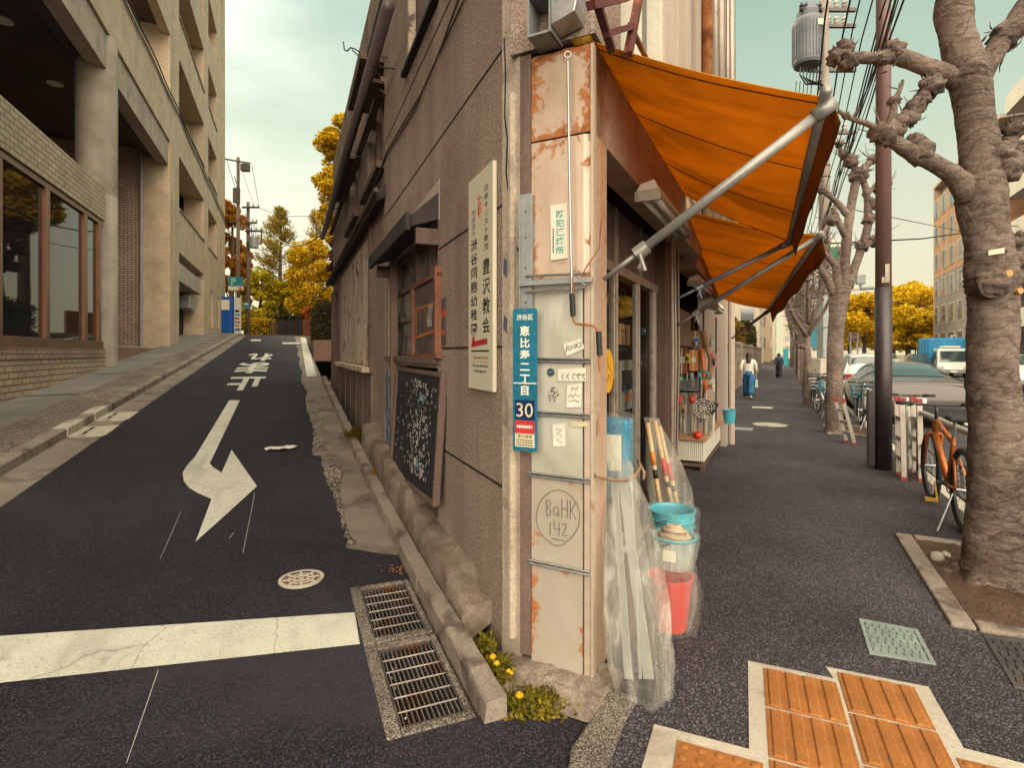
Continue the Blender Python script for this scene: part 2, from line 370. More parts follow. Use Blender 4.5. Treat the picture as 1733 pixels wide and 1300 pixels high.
def onroad(u, v, dz=0):                                 # pixel -> point on the side street (L coordinates)
    a, b = 1.0, 80.0
    def g(D):
        x = ((u - CX) / F * D) * L.ex.x + D * L.ex.y
        return zv(v, D) - zl(x) - dz
    last = a; D = a
    while D < b:
        if g(D) < 0: break
        last = D; D *= 1.03
    lo, hi = last, D
    for _ in range(40):
        mid = (lo + hi) / 2
        if g(mid) > 0: lo = mid
        else: hi = mid
    return L.inv(((u - CX) / F * lo, lo, zv(v, lo)))
def frange(a, b, n): return [a + (b - a) * i / n for i in range(n + 1)]
XS = frange(-10, 2, 6) + frange(2.2, 8, 30)[1:] + frange(8, 42, 50)[1:]
def sweep(sec, xs, wob=0, rnd=RND):
    """cross-section (y, z above the road) drawn along the side street"""
    mb = MB(); k = len(sec); vs = []
    for x in xs:
        for y, z in sec: vs.append((x, y + (rnd.uniform(-wob, wob)), zl(x) + z + rnd.uniform(-wob, wob) * .5))
    mb.add(vs, [(i * k + j, (i + 1) * k + j, (i + 1) * k + j + 1, i * k + j + 1) for i in range(len(xs) - 1) for j in range(k - 1)]); return mb
def drape(polys, dz, name, mat, fr=L, cell=.3):
    """flat painted shapes laid on the climbing street"""
    bm = bmesh.new()
    for p in polys:
        bm.faces.new([bm.verts.new((x, y, 0)) for x, y in p])
    bmesh.ops.triangulate(bm, faces=bm.faces)
    for _ in range(6):
        e = [e for e in bm.edges if e.calc_length() > cell]
        if not e: break
        bmesh.ops.subdivide_edges(bm, edges=e, cuts=1); bmesh.ops.triangulate(bm, faces=bm.faces)
    mb = MB(); idx = {v: i for i, v in enumerate(bm.verts)}
    mb.add([(v.co.x, v.co.y, (zl(v.co.x) if fr is L else 0) + dz) for v in bm.verts], [[idx[v] for v in f.verts] for f in bm.faces]); bm.free()
    return struct(mb, name, mat, fr)

# ---------------------------------------------------------------- ground, side street
mb = MB(); mb.grid(lambda i, j: (-400 + 1000 * i, -400 + 800 * j, -.22), 8, 8); struct(mb, 'ground', m_ground, W)
mb = MB(); mb.box(33.5, 120, -22, 40, 1.2, zl(36) - .03); struct(mb, 'hill', m_ground, L)
jr = random.Random(3)
mb = MB(); vs = []; rows = frange(-8, 1.9, 20) + [2.049, 2.051, 2.5, 3.0, 3.419, 3.4225] + frange(3.5, 9, 90) + frange(9, 42, 90)[1:]
for x in rows:
    if x < 2.05: yr = -1.2
    elif x < 3.42: yr = -.336
    elif x < 3.85: yr = -.70
    else:
        base = .30 + .03 * math.sin(x * 1.7) + (.06 if 4.0 < x < 6.8 else -.02)
        yr = -base + jr.uniform(-.018, .018)
        if x < 4.05: yr = -.62 + (x - 3.85) * 1.2
    yl = 9 if x < 2.5 else (2.23 if x > 5.2 else 2.23 + 6.77 * ((5.2 - x) / 2.7) ** 3)
    for k in range(9): vs.append((x, yr + (yl - yr) * k / 8, zl(x) + (.003 if x < 2.0 else .012)))
mb.add(vs, [(i * 9 + j, (i + 1) * 9 + j, (i + 1) * 9 + j + 1, i * 9 + j + 1) for i in range(len(rows) - 1) for j in range(8)])
struct(mb, 'side_street', m_asphalt, L)
xr = [x for x in XS if x > 3.4]
struct(sweep([(-.18, 0), (-.45, .004), (-.73, .0)], xr), 'street_gutter', m_gutter, L)
mb = MB(); vs = []; rr = [x for x in rows if 4.05 < x < 11]
for x in rr:
    w = .1 + .05 * math.sin(x * 2.3) + jr.uniform(-.02, .02); b = -.24
    vs += [(x, b, zl(x) + .009), (x, -.36 - w, zl(x) + .009)]
mb.add(vs, [(i * 2, i * 2 + 2, i * 2 + 3, i * 2 + 1) for i in range(len(rr) - 1)]); struct(mb, 'road_edge', m_conc_rough, L)
# left side: gutter, kerb, pebble strip, paved strip
xl = [x for x in XS if x > 3] 
struct(sweep([(2.15, .0), (2.40, -.004), (2.62, .004)], xl), 'left_gutter', m_gutter, L)
struct(sweep([(2.62, -.02), (2.622, .105), (2.635, .118), (2.77, .12)], xl), 'left_kerb', m_curb, L)
struct(sweep([(2.77, .116), (3.35, .125)], xl), 'kerb_strip', m_peb_strip, L)
struct(sweep([(3.35, .121), (4.4, .135)], xl), 'pavement', m_paver, L)
struct(sweep([(4.4, .13), (14, .14)], [x for x in XS if x > -2]), 'building_forecourt', m_conc, L)

# right-hand kerb stones in front of the wall: countable blocks
kx = [2.0, 2.62, 3.25, 3.9, 4.55, 5.2, 5.9, 6.6, 7.4, 8.2, 9.1, 10.1, 11.2, 12.4, 13.8]
for i in range(len(kx) - 1):
    a, b = kx[i] + .006, kx[i + 1] - .006; mb = MB(); n = 5; sec = [(-.70, -.03), (-.712, .085), (-.722, .095), (-.80, .098), (-.80, -.03)]
    vs = []
    for k in range(n + 1):
        x = a + (b - a) * k / n
        for y, z in sec: vs.append((x, y + jr.uniform(-.004, .004), zl(x) + z + jr.uniform(-.004, .004)))
    fs = [(k * 5 + j, (k + 1) * 5 + j, (k + 1) * 5 + (j + 1) % 5, k * 5 + (j + 1) % 5) for k in range(n) for j in range(5)] + [(0, 1, 2, 3, 4), tuple(n * 5 + j for j in (4, 3, 2, 1, 0))]
    mb.add(vs, fs); struct(mb, 'kerb_stone', m_curb, L)
# rough foundation between kerb and wall
mb = MB(); vs = []; n = 150; fr_ = random.Random(11)
for k in range(n + 1):
    x = 2.62 + 4.2 * k / n; q = min(1, max(0, (x - 2.62) / .3)); wv_ = .5 * math.sin(2.9 * x) + .3 * math.sin(7.7 * x + 1) + .2 * math.sin(19 * x + 2); hgt = .14 + .1 * q + .015 * wv_
    if x > 4.15: hgt += .10
    z = zl(x)
    vs += [(x, -.805, z - .02), (x, -.81 + .008 * wv_ + fr_.uniform(-.003, .003), z + hgt * .55), (x, -.83 + .01 * wv_ + fr_.uniform(-.003, .003), z + hgt), (x, -.97, z + hgt + .02 + fr_.uniform(-.004, .004)), (x, -1.1, z + hgt)]
mb.add(vs, [(i * 5 + j, (i + 1) * 5 + j, (i + 1) * 5 + j + 1, i * 5 + j + 1) for i in range(n) for j in range(4)] + [(0, 1, 2, 3, 4)])
m_rubble = surf('rubble foundation', [(.12, .092, .072), (.21, .17, .135), (.31, .26, .21)], .92, 3, .5, 70, .6, 45, .012, patch=((.11, .075, .055), 2.2, .5, .66))
struct(mb, 'wall_footing', m_rubble, L, smooth=True)

# ---------------------------------------------------------------- markings
G4 = [W.gnd(*p) for p in ((0, 1093), (600, 1048), (609, 1101), (0, 1170))]
d = Vector(G4[1]) - Vector(G4[0]); e = Vector(G4[2]) - Vector(G4[3])
pl = [L.inv(p) for p in (Vector(G4[0]) - d * .6, G4[1], G4[2], Vector(G4[3]) - e * .6)]
drape([[(p[0], p[1]) for p in pl]], .017, 'stop_line', m_paint)
AR = [(388, 679), (406, 679), (355, 787), (361, 794), (375, 803), (392, 764), (435, 826), (331, 921), (358, 848), (335, 838), (320, 829), (311, 817), (309, 803), (317, 790), (330, 776)]
drape([[onroad(*p)[:2] for p in AR]], .017, 'turn_arrow', m_paint)
for ch, (u0, v0, u1, v1) in (('止', (381, 639, 450, 662)), ('ま', (397, 614.5, 457, 632.5)), ('れ', (417, 599, 463, 611.5))):
    a = onroad((u0 + u1) / 2, v1); b = onroad((u0 + u1) / 2, v0); w = onroad(u1, v1)[1] - onroad(u0, v1)[1]; w = abs(w)
    t_ = MB(); put_text(t_, ch, (b[0], (a[1] + b[1]) / 2 - w / 2, 0), (0, 1, 0), (-1, 0, 0), w, abs(b[0] - a[0]), .035)
    drape([[(t_.v[i][0], t_.v[i][1]) for i in f] for f in t_.f], .017, 'road_lettering', m_paint, L, .8)
drape([[onroad(*p)[:2] for p in ((508.5, 572), (517.5, 572), (536, 638), (519, 639))]], .017, 'edge_line', m_paint)
drape([[onroad(*p)[:2] for p in ((478, 580), (508, 580), (508, 583), (478, 583))], [onroad(*p)[:2] for p in ((425, 575), (442, 575), (441, 577.5), (424, 577.5))]], .017, 'give_way_dashes', m_paint)
sc = []
for a, b, w in (((268, 1140), (214, 1300), 1.6), ((431, 838), (411, 940), .9), ((306, 870), (271, 950), .8), ((250, 1256), (312, 1250), .8), ((396, 905), (388, 915), 1.2)):
    sc.append([onroad(*p)[:2] for p in ((a[0] - w / 2, a[1]), (a[0] + w / 2, a[1]), (b[0] + w / 2, b[1]), (b[0] - w / 2, b[1]))])
drape(sc, .0155, 'chalk_scratches', plain('chalk', (.32, .31, .3), .9))

# ---------------------------------------------------------------- main street: road, kerb, sidewalk
mb = MB(); mb.grid(lambda i, j: (-20 + 240 * i, -16 + 14.52 * j, -.12), 24, 6); struct(mb, 'main_road', m_main_road, R)
mb = MB(); mb.box(-20, 220, -1.6, -1.48, -.2, .012); struct(mb, 'main_kerb', m_conc_pale, R)
mb = MB()
mb.prism([(-10, -1.48, -.15), (220, -1.48, -.15), (220, 3.2, -.15), (9.0, 3.2, -.15), (2.36, 1.1, -.15), (2.30, .64, -.15), (-10, .64, -.15)], (0, 0, .162))
struct(mb, 'sidewalk', m_walk, R)
mb = MB(); mb.box(-20, 220, -22, -16.0, -.2, .012); struct(mb, 'far_sidewalk', m_conc, R)
for x0, x1, w0, w1, zz in ((1.62, 2.27, .55, .68, .03), (.7, 1.60, .52, .74, .026), (-.4, .68, .54, .74, .024)):
    mb = MB(); n = 8; P = []
    for k in range(n + 1): P.append((x0 + (x1 - x0) * k / n, w0 + jr.uniform(-.012, .012), -.1))
    for k in range(n + 1): P.append((x1 - (x1 - x0) * k / n, w1 + jr.uniform(-.012, .012), -.1))
    mb.prism(P, (0, 0, .1 + zz)); struct(mb, 'edge_stone', m_drain, R, bevel=.012)
def lane(x0, x1, y0, y1):
    m = MB(); m.box(x0, x1, y0, y1, -.119, -.1155); struct(m, 'lane_line', m_paint, R)
lane(-20, 160, -3.72, -3.60); lane(-20, 160, -4.1, -3.98)
for k in range(12): lane(2 + k * 10, 7 + k * 10, -6.75, -6.62)
lane(-20, 160, -9.9, -9.76); lane(-20, 160, -12.8, -12.68)
# concrete collar round the tactile tiles
A0 = Vector((1.154, 2.502, 0)); TF = Frame((.92, -.393)); a0 = TF.inv(A0)
def tf(x, y, z): return (a0[0] + x, a0[1] + y, z)
mb = MB(); mb.prism([tf(*p, -.1) for p in ((-.06, .035), (.29, .035), (.27, .125), (.66, .125), (.665, -.27), (1.2, -.3), (1.2, -1.3), (-.42, -1.3), (-.40, -.585), (-.06, -.585))], (0, 0, .1165))
struct(mb, 'tile_bedding', m_conc_pale, TF)
m_tile = surf('orange tactile paving', [(.26, .095, .02), (.37, .145, .035)], .8, 4, .3, 70, .4, 110, .004, patch=((.15, .07, .028), 3, .48, .7), speck=((.5, .3, .14), 90, .12))
def tactile(cx, cy, kind, label, grp):
    m = MB(); x0, x1, y0, y1 = cx + .004, cx + .296, cy + .004, cy + .296
    m.box(*sorted((tf(x0, 0, 0)[0], tf(x1, 0, 0)[0])), *sorted((tf(0, y0, 0)[1], tf(0, y1, 0)[1])), -.03, .020)
    if kind == 'bar':
        for k in range(4):
            xa = cx + .018 + k * .072; c = [tf(xa, cy + .008, .0195), tf(xa + .048, cy + .008, .0195), tf(xa + .048, cy + .292, .0195), tf(xa, cy + .292, .0195)]
            e = [tf(xa + .006, cy + .013, .026), tf(xa + .042, cy + .013, .026), tf(xa + .042, cy + .287, .026), tf(xa + .006, cy + .287, .026)]
            m.hexa(c + e)
    else:
        for i in range(5):
            for j in range(5): m.lathe(tf(cx + .03 + i * .06, cy + .03 + j * .06, .0195), [(.016, 0), (.013, .004), (.007, .006), (0, .0062)], 12)
    return solo(m, 'tactile_tile', m_tile, label, 'paving tile', TF, group=grp, bevel=.002)
g = 'orange tactile tiles on the sidewalk'
tactile(0, -.30, 'bar', 'orange ribbed tactile tile, far end of the left column', g)
tactile(0, -.605, 'bar', 'orange ribbed tactile tile, second in the left column', g)
tactile(0, -.91, 'bar', 'orange ribbed tactile tile cut by the photo\'s lower edge, left column', g)
tactile(.306, -.205, 'bar', 'orange ribbed tactile tile, far end of the right column', g)
tactile(.306, -.51, 'bar', 'orange ribbed tactile tile, second in the right column', g)
tactile(.306, -.815, 'bar', 'orange ribbed tactile tile, nearest in the right column', g)
tactile(-.311, -.94, 'dot', 'orange studded tactile tile left of the ribbed tiles', g)
tactile(.616, -.64, 'dot', 'orange studded tactile tile right of the ribbed tiles', g)

# ---------------------------------------------------------------- covers in the ground
def plate(name, pix, mat, label, cat, grp, patt, z=.012, fr=R):
    c = [Vector(W.gnd(u, v, z)) for u, v in pix]; c = [Vector(fr.inv(p)) for p in c]
    cen = sum(c, Vector()) / 4; root = thing(name, label, cat, fr, (cen.x, cen.y, z), grp)
    def P(i, j, zz): q = c[0] * (1 - i) * (1 - j) + c[1] * i * (1 - j) + c[2] * i * j + c[3] * (1 - i) * j; return (q.x, q.y, zz)
    m = MB(); e = .075
    for i0, i1, j0, j1 in ((0, 1, 0, e), (0, 1, 1 - e, 1), (0, e, e, 1 - e), (1 - e, 1, e, 1 - e)):
        m.hexa([P(i0, j0, z - .05), P(i1, j0, z - .05), P(i1, j1, z - .05), P(i0, j1, z - .05), P(i0, j0, z + .006), P(i1, j0, z + .006), P(i1, j1, z + .006), P(i0, j1, z + .006)])
    part(m, 'frame', mat, root, bevel=.002)
    m = MB(); a = e + .012; b = 1 - a
    m.hexa([P(a, a, z - .05), P(b, a, z - .05), P(b, b, z - .05), P(a, b, z - .05), P(a, a, z + .001), P(b, a, z + .001), P(b, b, z + .001), P(a, b, z + .001)])
    n = 7
    for i in range(n):
        for j in range(n):
            o = .5 if j % 2 else 0
            i0 = a + (b - a) * (i + .1 + o * .5) / n; i1 = min(b, i0 + (b - a) * .72 / n); j0 = a + (b - a) * (j + .18) / n; j1 = j0 + (b - a) * .6 / n
            if patt: m.hexa([P(i0, j0, z), P(i1, j0, z), P(i1, j1, z), P(i0, j1, z), P(i0, j0, z + .007), P(i1, j0, z + .007), P(i1, j1, z + .007), P(i0, j1, z + .007)])
    part(m, 'lid', mat, root); return root
plate('utility_cover', ((1453, 1048), (1553, 1067), (1585, 1127), (1471, 1108)), m_green_iron, 'pale green square iron cover in the pebbled sidewalk', 'utility cover', None, True)
plate('utility_cover', ((1662, 1074), (1790, 1090), (1850, 1190), (1716, 1165)), m_iron, 'dark iron cover at the right edge below the tree pit', 'utility cover', None, True)
def manhole(u, v, r, fr, z, label, mats, grp=None, spokes=8):
    D = F * (H - z) / (v - HY); x, y, _ = fr.inv(((u - CX) / F * D, D, z)); root = thing('manhole_cover', label, 'manhole cover', fr, (x, y, z), grp)
    m = MB(); z = z + (zl(x) if fr is L else 0); m.lathe((x, y, z), [(r, -.03), (r, .006), (r * .84, .008), (r * .84, .001)], 32); part(m, 'frame', mats[0], root)
    m = MB(); m.lathe((x, y, z), [(r * .84, .0015), (r * .5, .0015), (.0, .0015)], 32)
    part(m, 'lid', mats[1], root)
    m = MB()
    for k in range(spokes):
        a = 2 * math.pi * k / spokes; m.bar((x + math.cos(a) * r * .3, y + math.sin(a) * r * .3, z + .004), (x + math.cos(a) * r * .8, y + math.sin(a) * r * .8, z + .004), r * .1, .006)
    m.ring((x, y, z + .003), r * .3, r * .045, 24, 6); m.ring((x, y, z + .003), r * .56, r * .035, 28, 6); m.lathe((x, y, z), [(r * .13, 0), (r * .13, .006), (0, .006)], 14)
    part(m, 'relief', mats[0], root); return root
manhole(510, 990, .135, L, .013, 'small round iron cover with spokes set in the side street asphalt', (m_conc_pale, surf('rusty lid', [(.09, .05, .04), (.2, .1, .07)], .8, 12)))
manhole(1303, 719, .32, R, .013, 'pale round manhole cover in the sidewalk behind the shop', (m_conc_pale, m_conc_pale), None, 12)
mb = MB(); c = R.gnd(1247, 725.5, .012); mb.box(c[0] - .2, c[0] + .2, c[1] - .28, c[1] + .28, -.02, .016)
solo(mb, 'access_plate', m_steel, 'small grey rectangular plate in the sidewalk beside the goods', 'utility cover', R)
mb = MB(); c = R.gnd(1290, 690, .012); mb.box(c[0] - .2, c[0] + .2, c[1] - .25, c[1] + .25, -.02, .016)
solo(mb, 'access_plate', m_conc_pale, 'pale rectangular plate in the sidewalk near the walking woman', 'utility cover', R)

# drain gratings: concrete surround, frame, bars over a dark pit
def grate(x0, x1, label):
    z = .0135; ya, yb = -.335, -.69; root = thing('drain_grating', label, 'drain', L, ((x0 + x1) / 2, (ya + yb) / 2, 0), 'drain gratings by the kerb')
    def gpart(m_, n_, mt, p_, **k_): m_.v = [(a_, b_, c_ + zl(a_)) for a_, b_, c_ in m_.v]; return part(m_, n_, mt, p_, **k_)
    m = MB(); bx, by0, by1 = .05, .06, .03; xa, xb, y0, y1 = x0 + bx, x1 - bx, ya - by0, yb + by1
    m.box(x0, x1, ya, y0, -.2, z); m.box(x0, x1, y1, yb, -.2, z); m.box(x0, xa, y0, y1, -.2, z); m.box(xb, x1, y0, y1, -.2, z)
    gpart(m, 'surround', m_drain, root, bevel=.008)
    m = MB(); m.box(xa + .001, xb - .001, y0 - .001, y1 + .001, -.2, -.11); gpart(m, 'pit', m_dark, root)
    m = MB(); w = .009
    m.box(xa, xb, y0, y0 - w, -.05, z - .004); m.box(xa, xb, y1 + w, y1, -.05, z - .004); m.box(xa, xa + w, y0 - w, y1 + w, -.05, z - .004); m.box(xb - w, xb, y0 - w, y1 + w, -.05, z - .004)
    gpart(m, 'frame', m_iron, root)
    m = MB(); n = 13
    for k in range(1, n):
        y = y0 + (y1 - y0) * k / n; m.box(xa + .008, xb - .008, y - .0025, y + .0025, -.04, z - .008)
    for k in range(1, 6):
        x = xa + (xb - xa) * k / 6; m.tube([(x, y0 - .008, z - .008), (x, y1 + .008, z - .008)], .0042, 6)
    gpart(m, 'bars', surf('grating steel', [(.16, .14, .13), (.3, .27, .25)], .5, 8, .3, 50, .2, 80, .002, .6, .5, patch=((.2, .09, .04), 6, .52, .66)), root)
    m = MB(); q = random.Random(int(x0 * 100))
    for k in range(26):
        x, y = q.uniform(xa + .02, xb - .02), y0 - abs(q.gauss(0, .03)) - .012
        if y > y1 + .02: m.blob((x, y, q.uniform(-.1, z - .006)), q.uniform(.004, .012), q.uniform(.003, .009), .004, 6, 4)
    gpart(m, 'litter', m_conc_pale, root, kind='stuff')
grate(2.055, 2.735, 'nearest iron drain grating in a concrete surround beside the kerb end')
grate(2.755, 3.42, 'second iron drain grating from the kerb end, past the nearest one')

# inlet covers at the left kerb
for (u, v), lab in (((192, 706), 'pale slotted inlet cover at the left kerb, the farther of two'), ((160, 731), 'pale slotted inlet cover at the left kerb, the nearer of two')):
    c = onroad(u, v); x, y = c[0], 2.41; z = zl(x); root = thing('kerb_inlet', lab, 'drain', L, (x, y, z), 'kerb inlets on the left')
    m = MB()
    def q4(a, b, c0, c1, lo, hi): m.hexa([(a, c0, zl(a) + lo), (b, c0, zl(b) + lo), (b, c1, zl(b) + lo), (a, c1, zl(a) + lo), (a, c0, zl(a) + hi), (b, c0, zl(b) + hi), (b, c1, zl(b) + hi), (a, c1, zl(a) + hi)])
    q4(x - .3, x + .3, 2.21, 2.605, -.03, .02); part(m, 'lid', m_conc_pale, root, bevel=.006)
    m = MB(); q4(x - .3, x + .3, 2.608, 2.78, .0, .125); part(m, 'kerb_block', m_conc_pale, root, bevel=.01)
    m = MB(); q4(x - .22, x - .02, 2.46, 2.50, .012, .0215); q4(x + .03, x + .22, 2.46, 2.50, .012, .0215); part(m, 'slots', m_dark, root)

# litter on the street
c = onroad(476, 763); mb = MB(); q = random.Random(5)
mb.grid(lambda i, j: (c[0] - .07 + .14 * j + .02 * math.sin(i * 9), c[1] + .16 - .32 * i + .03 * math.sin(j * 7), c[2] + .02 + .02 * abs(math.sin(i * 8 + j * 5)) + q.uniform(0, .012)), 14, 6)
solo(mb, 'rag', plain('white cloth', (.6, .58, .52), .9), 'crumpled white rag lying on the side street asphalt', 'rag', L, smooth=True, solid=.006)

# ================================================================ left: brick apartment building
def holed(mb, fr_pt, a0, a1, z0, z1, holes, d0, d1):
    """a wall slab with rectangular openings; fr_pt(a, depth, z) gives the point"""
    A = sorted({a0, a1, *[h[0] for h in holes], *[h[1] for h in holes]}); Z = sorted({z0, z1, *[h[2] for h in holes], *[h[3] for h in holes]})
    A = [a for a in A if a0 <= a <= a1]; Z = [z for z in Z if z0 <= z <= z1]
    def hole(a, z): return any(h[0] < a < h[1] and h[2] < z < h[3] for h in holes) or not (a0 < a < a1 and z0 < z < z1)
    for i in range(len(A) - 1):
        for j in range(len(Z) - 1):
            am, zm = (A[i] + A[i + 1]) / 2, (Z[j] + Z[j + 1]) / 2
            if hole(am, zm): continue
            for d in (d0, d1): mb.face([fr_pt(A[i], d, Z[j]), fr_pt(A[i + 1], d, Z[j]), fr_pt(A[i + 1], d, Z[j + 1]), fr_pt(A[i], d, Z[j + 1])])
            e = 1e-4
            if hole(A[i] - e, zm): mb.face([fr_pt(A[i], d0, Z[j]), fr_pt(A[i], d1, Z[j]), fr_pt(A[i], d1, Z[j + 1]), fr_pt(A[i], d0, Z[j + 1])])
            if hole(A[i + 1] + e, zm): mb.face([fr_pt(A[i + 1], d0, Z[j]), fr_pt(A[i + 1], d1, Z[j]), fr_pt(A[i + 1], d1, Z[j + 1]), fr_pt(A[i + 1], d0, Z[j + 1])])
            if hole(am, Z[j] - e): mb.face([fr_pt(A[i], d0, Z[j]), fr_pt(A[i + 1], d0, Z[j]), fr_pt(A[i + 1], d1, Z[j]), fr_pt(A[i], d1, Z[j])])
            if hole(am, Z[j + 1] + e): mb.face([fr_pt(A[i], d0, Z[j + 1]), fr_pt(A[i + 1], d0, Z[j + 1]), fr_pt(A[i + 1], d1, Z[j + 1]), fr_pt(A[i], d1, Z[j + 1])])

m_brk = brick('cream brick tile', (.5, .385, .27), (.42, .315, .215), (.13, .1, .08), .30, .105, .55, .012, ((.16, .12, .1), .35))
m_brk_small = brick('brown brick tile', (.38, .26, .2), (.31, .21, .16), (.085, .065, .055), .24, .085, .55, .011, ((.1, .07, .06), .3))
m_facade = brick('fine facade tile', (.54, .42, .29), (.47, .365, .25), (.34, .26, .18), .21, .07, .6, .008, ((.2, .16, .13), .4))
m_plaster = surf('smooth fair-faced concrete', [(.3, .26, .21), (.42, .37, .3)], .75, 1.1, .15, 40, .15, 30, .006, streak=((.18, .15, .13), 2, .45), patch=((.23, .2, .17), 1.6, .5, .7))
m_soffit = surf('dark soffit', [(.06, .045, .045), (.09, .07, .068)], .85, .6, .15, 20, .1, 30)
m_bronze = surf('bronze window frame', [(.16, .075, .04), (.24, .12, .065)], .38, 2, .15, 40, .05, 60, .002, .5, .5)
m_glass = glass('shop window glass', (.012, .014, .016), .02, .38, .9)
m_glass_dark = glass('dark window glass', (.02, .022, .025), .05, .1, .7)
m_grey_wall = plain('grey interior wall', (.24, .22, .24), .8)
Y0 = 4.1
def fx(u, y=Y0): return L.hy(u, y)[0]
def PY(a, d, z): return (a, d, z)
xe = fx(288); xb = fx(178); xw = fx(381)
bld = thing('apartment_building', 'tall cream brick building with deep window recesses left of the side street', 'building', L, (xe, Y0, 0))
# --- shop box under the overhang
mb = MB(); mb.box(-1, xb, Y0, Y0 + .22, 0, 1.34); part(mb, 'plinth', m_brk, bld)
mb = MB()
n = int((xb + 1) / .11)
for k in range(n): mb.box(-1 + k * .11 + .006, -1 + (k + 1) * .11 - .006, Y0 - .012, Y0 + .3, 1.345, 1.55)
part(mb, 'sill', m_brk_small, bld, bevel=.004)
mb = MB(); mb.box(-1, xb, Y0 - .004, Y0 + .3, 4.62, 5.42); part(mb, 'lintel', m_brk, bld)
mb = MB(); mb.box(-1, xb - .3, Y0 + .3, 8.0, 4.9, 5.1); mb.box(xb - .3, xb, Y0 + .301, 8.4, .2, 5.4); mb.box(-1, xb - .3, 8.0, 8.2, 0, 5.1); part(mb, 'shop_shell', m_grey_wall, bld)
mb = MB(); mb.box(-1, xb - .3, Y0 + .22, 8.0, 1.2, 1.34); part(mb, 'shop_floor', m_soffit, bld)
xa_ = [fx(-60), fx(4), fx(85), fx(149), fx(172)]
mb = MB()
mb.box(-1, xb - .004, Y0 + .03, Y0 + .12, 1.551, 1.74); mb.box(-1, xb - .004, Y0 + .03, Y0 + .12, 4.5, 4.619)
for x in xa_:
    mb.box(x - .11, x - .02, Y0 + .02, Y0 + .13, 1.74, 4.5); mb.box(x + .02, x + .11, Y0 + .035, Y0 + .13, 1.74, 4.5)
part(mb, 'window_frame', m_bronze, bld, bevel=.006)
for i in range(len(xa_) - 1):
    mb = MB(); mb.box(xa_[i] + .11, xa_[i + 1] - .11, Y0 + .08, Y0 + .09, 1.74, 4.5); part(mb, 'glass_pane', m_glass, bld)
mb = MB(); mb.box(fx(22), fx(50), 5.3, 5.42, 1.34, 3.9); part(mb, 'partition', plain('pale partition', (.42, .4, .42), .8), bld)
mb = MB(); mb.box(fx(28), fx(34), 5.28, 5.299, 2.3, 3.5); part(mb, 'panel_slot', m_dark, bld)
# --- overhang: soffit, edge beam, spandrel, column
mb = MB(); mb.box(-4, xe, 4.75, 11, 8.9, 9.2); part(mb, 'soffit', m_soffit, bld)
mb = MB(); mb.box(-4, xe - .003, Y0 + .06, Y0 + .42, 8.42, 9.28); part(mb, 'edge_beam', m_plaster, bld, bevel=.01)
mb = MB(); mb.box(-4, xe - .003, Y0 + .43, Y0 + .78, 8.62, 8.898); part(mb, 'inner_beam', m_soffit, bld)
mb = MB(); mb.box(-4, xe - .003, Y0, Y0 + .3, 9.3, 11.05); part(mb, 'spandrel', m_facade, bld)
xc, yc = fx(181), Y0 + .34
mb = MB(); mb.lathe((xc + .5, yc, 0), [(.43, .9), (.43, 5.35), (.425, 5.36), (.425, 5.37), (.43, 5.38), (.43, 9.29)], 36); part(mb, 'column', m_plaster, bld, smooth=True)
mb = MB(); mb.box(xc + 1.1, xc + 1.55, Y0 + .35, Y0 + .75, .8, 5.3); part(mb, 'brick_pier', m_brk, bld)
mb = MB(); mb.box(-4, xe, 10.0, 10.2, 0, 8.9); part(mb, 'back_wall', m_brk_small, bld)
for u, v in ((93, 140), (5, 33)):
    D = (8.9 - H) * F / (HY - v); c = L.inv(((u - CX) / F * D, D, 8.9)); mb = MB()
    mb.lathe(c, [(.19, .0), (.19, -.03), (.16, -.035), (.0, -.03)], 20); part(mb, 'ceiling_light', m_white, bld)
# --- recess above the spandrel, tower
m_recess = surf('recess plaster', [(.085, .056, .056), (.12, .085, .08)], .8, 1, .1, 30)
row = [(7.25, 9.35), (11.1, 13.25), (14.95, 17.1), (18.8, 20.95), (22.65, 24.8)]
c1 = (fx(303), fx(345)); c2 = (fx(352.5), fx(367)); 
holes = [(*c, *r) for c in (c1, c2) for r in row] + [(c1[0], c1[1] - .1, 1.4, 5.5), (fx(357), fx(360.5), 2.9, 5.0), (fx(369), fx(371.5), 3.0, 4.9)]
holes += [(fx(375.5), fx(377), r[0] + .4, r[1] - .2) for r in row]
mb = MB(); holed(mb, PY, xe, xw, .8, 27, holes, Y0, Y0 + .9); part(mb, 'facade', m_facade, bld)
mb = MB(); mb.box(xe, xe + .3, Y0 + .901, 10, .8, 27); part(mb, 'end_wall', m_brk_small, bld)
mb = MB()
for r in row[1:]:
    mb.box(-4, xe - .002, Y0, Y0 + .3, r[1], r[0] + 3.85)
part(mb, 'upper_spandrels', m_facade, bld)
mb = MB()
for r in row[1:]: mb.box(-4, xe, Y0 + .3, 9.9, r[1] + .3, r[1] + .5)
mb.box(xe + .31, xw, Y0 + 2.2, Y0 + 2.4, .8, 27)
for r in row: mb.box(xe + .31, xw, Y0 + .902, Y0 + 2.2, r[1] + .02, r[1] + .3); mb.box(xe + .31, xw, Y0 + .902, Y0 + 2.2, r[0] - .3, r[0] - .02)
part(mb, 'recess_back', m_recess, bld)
mb = MB(); mb.box(xw - .3, xw - .001, Y0 + .902, 12, .8, 26.9); part(mb, 'far_wall', m_facade, bld)
mb = MB(); mb.box(xe, xw, Y0 + .902, 12, 26.6, 26.95); part(mb, 'roof', m_conc, bld)
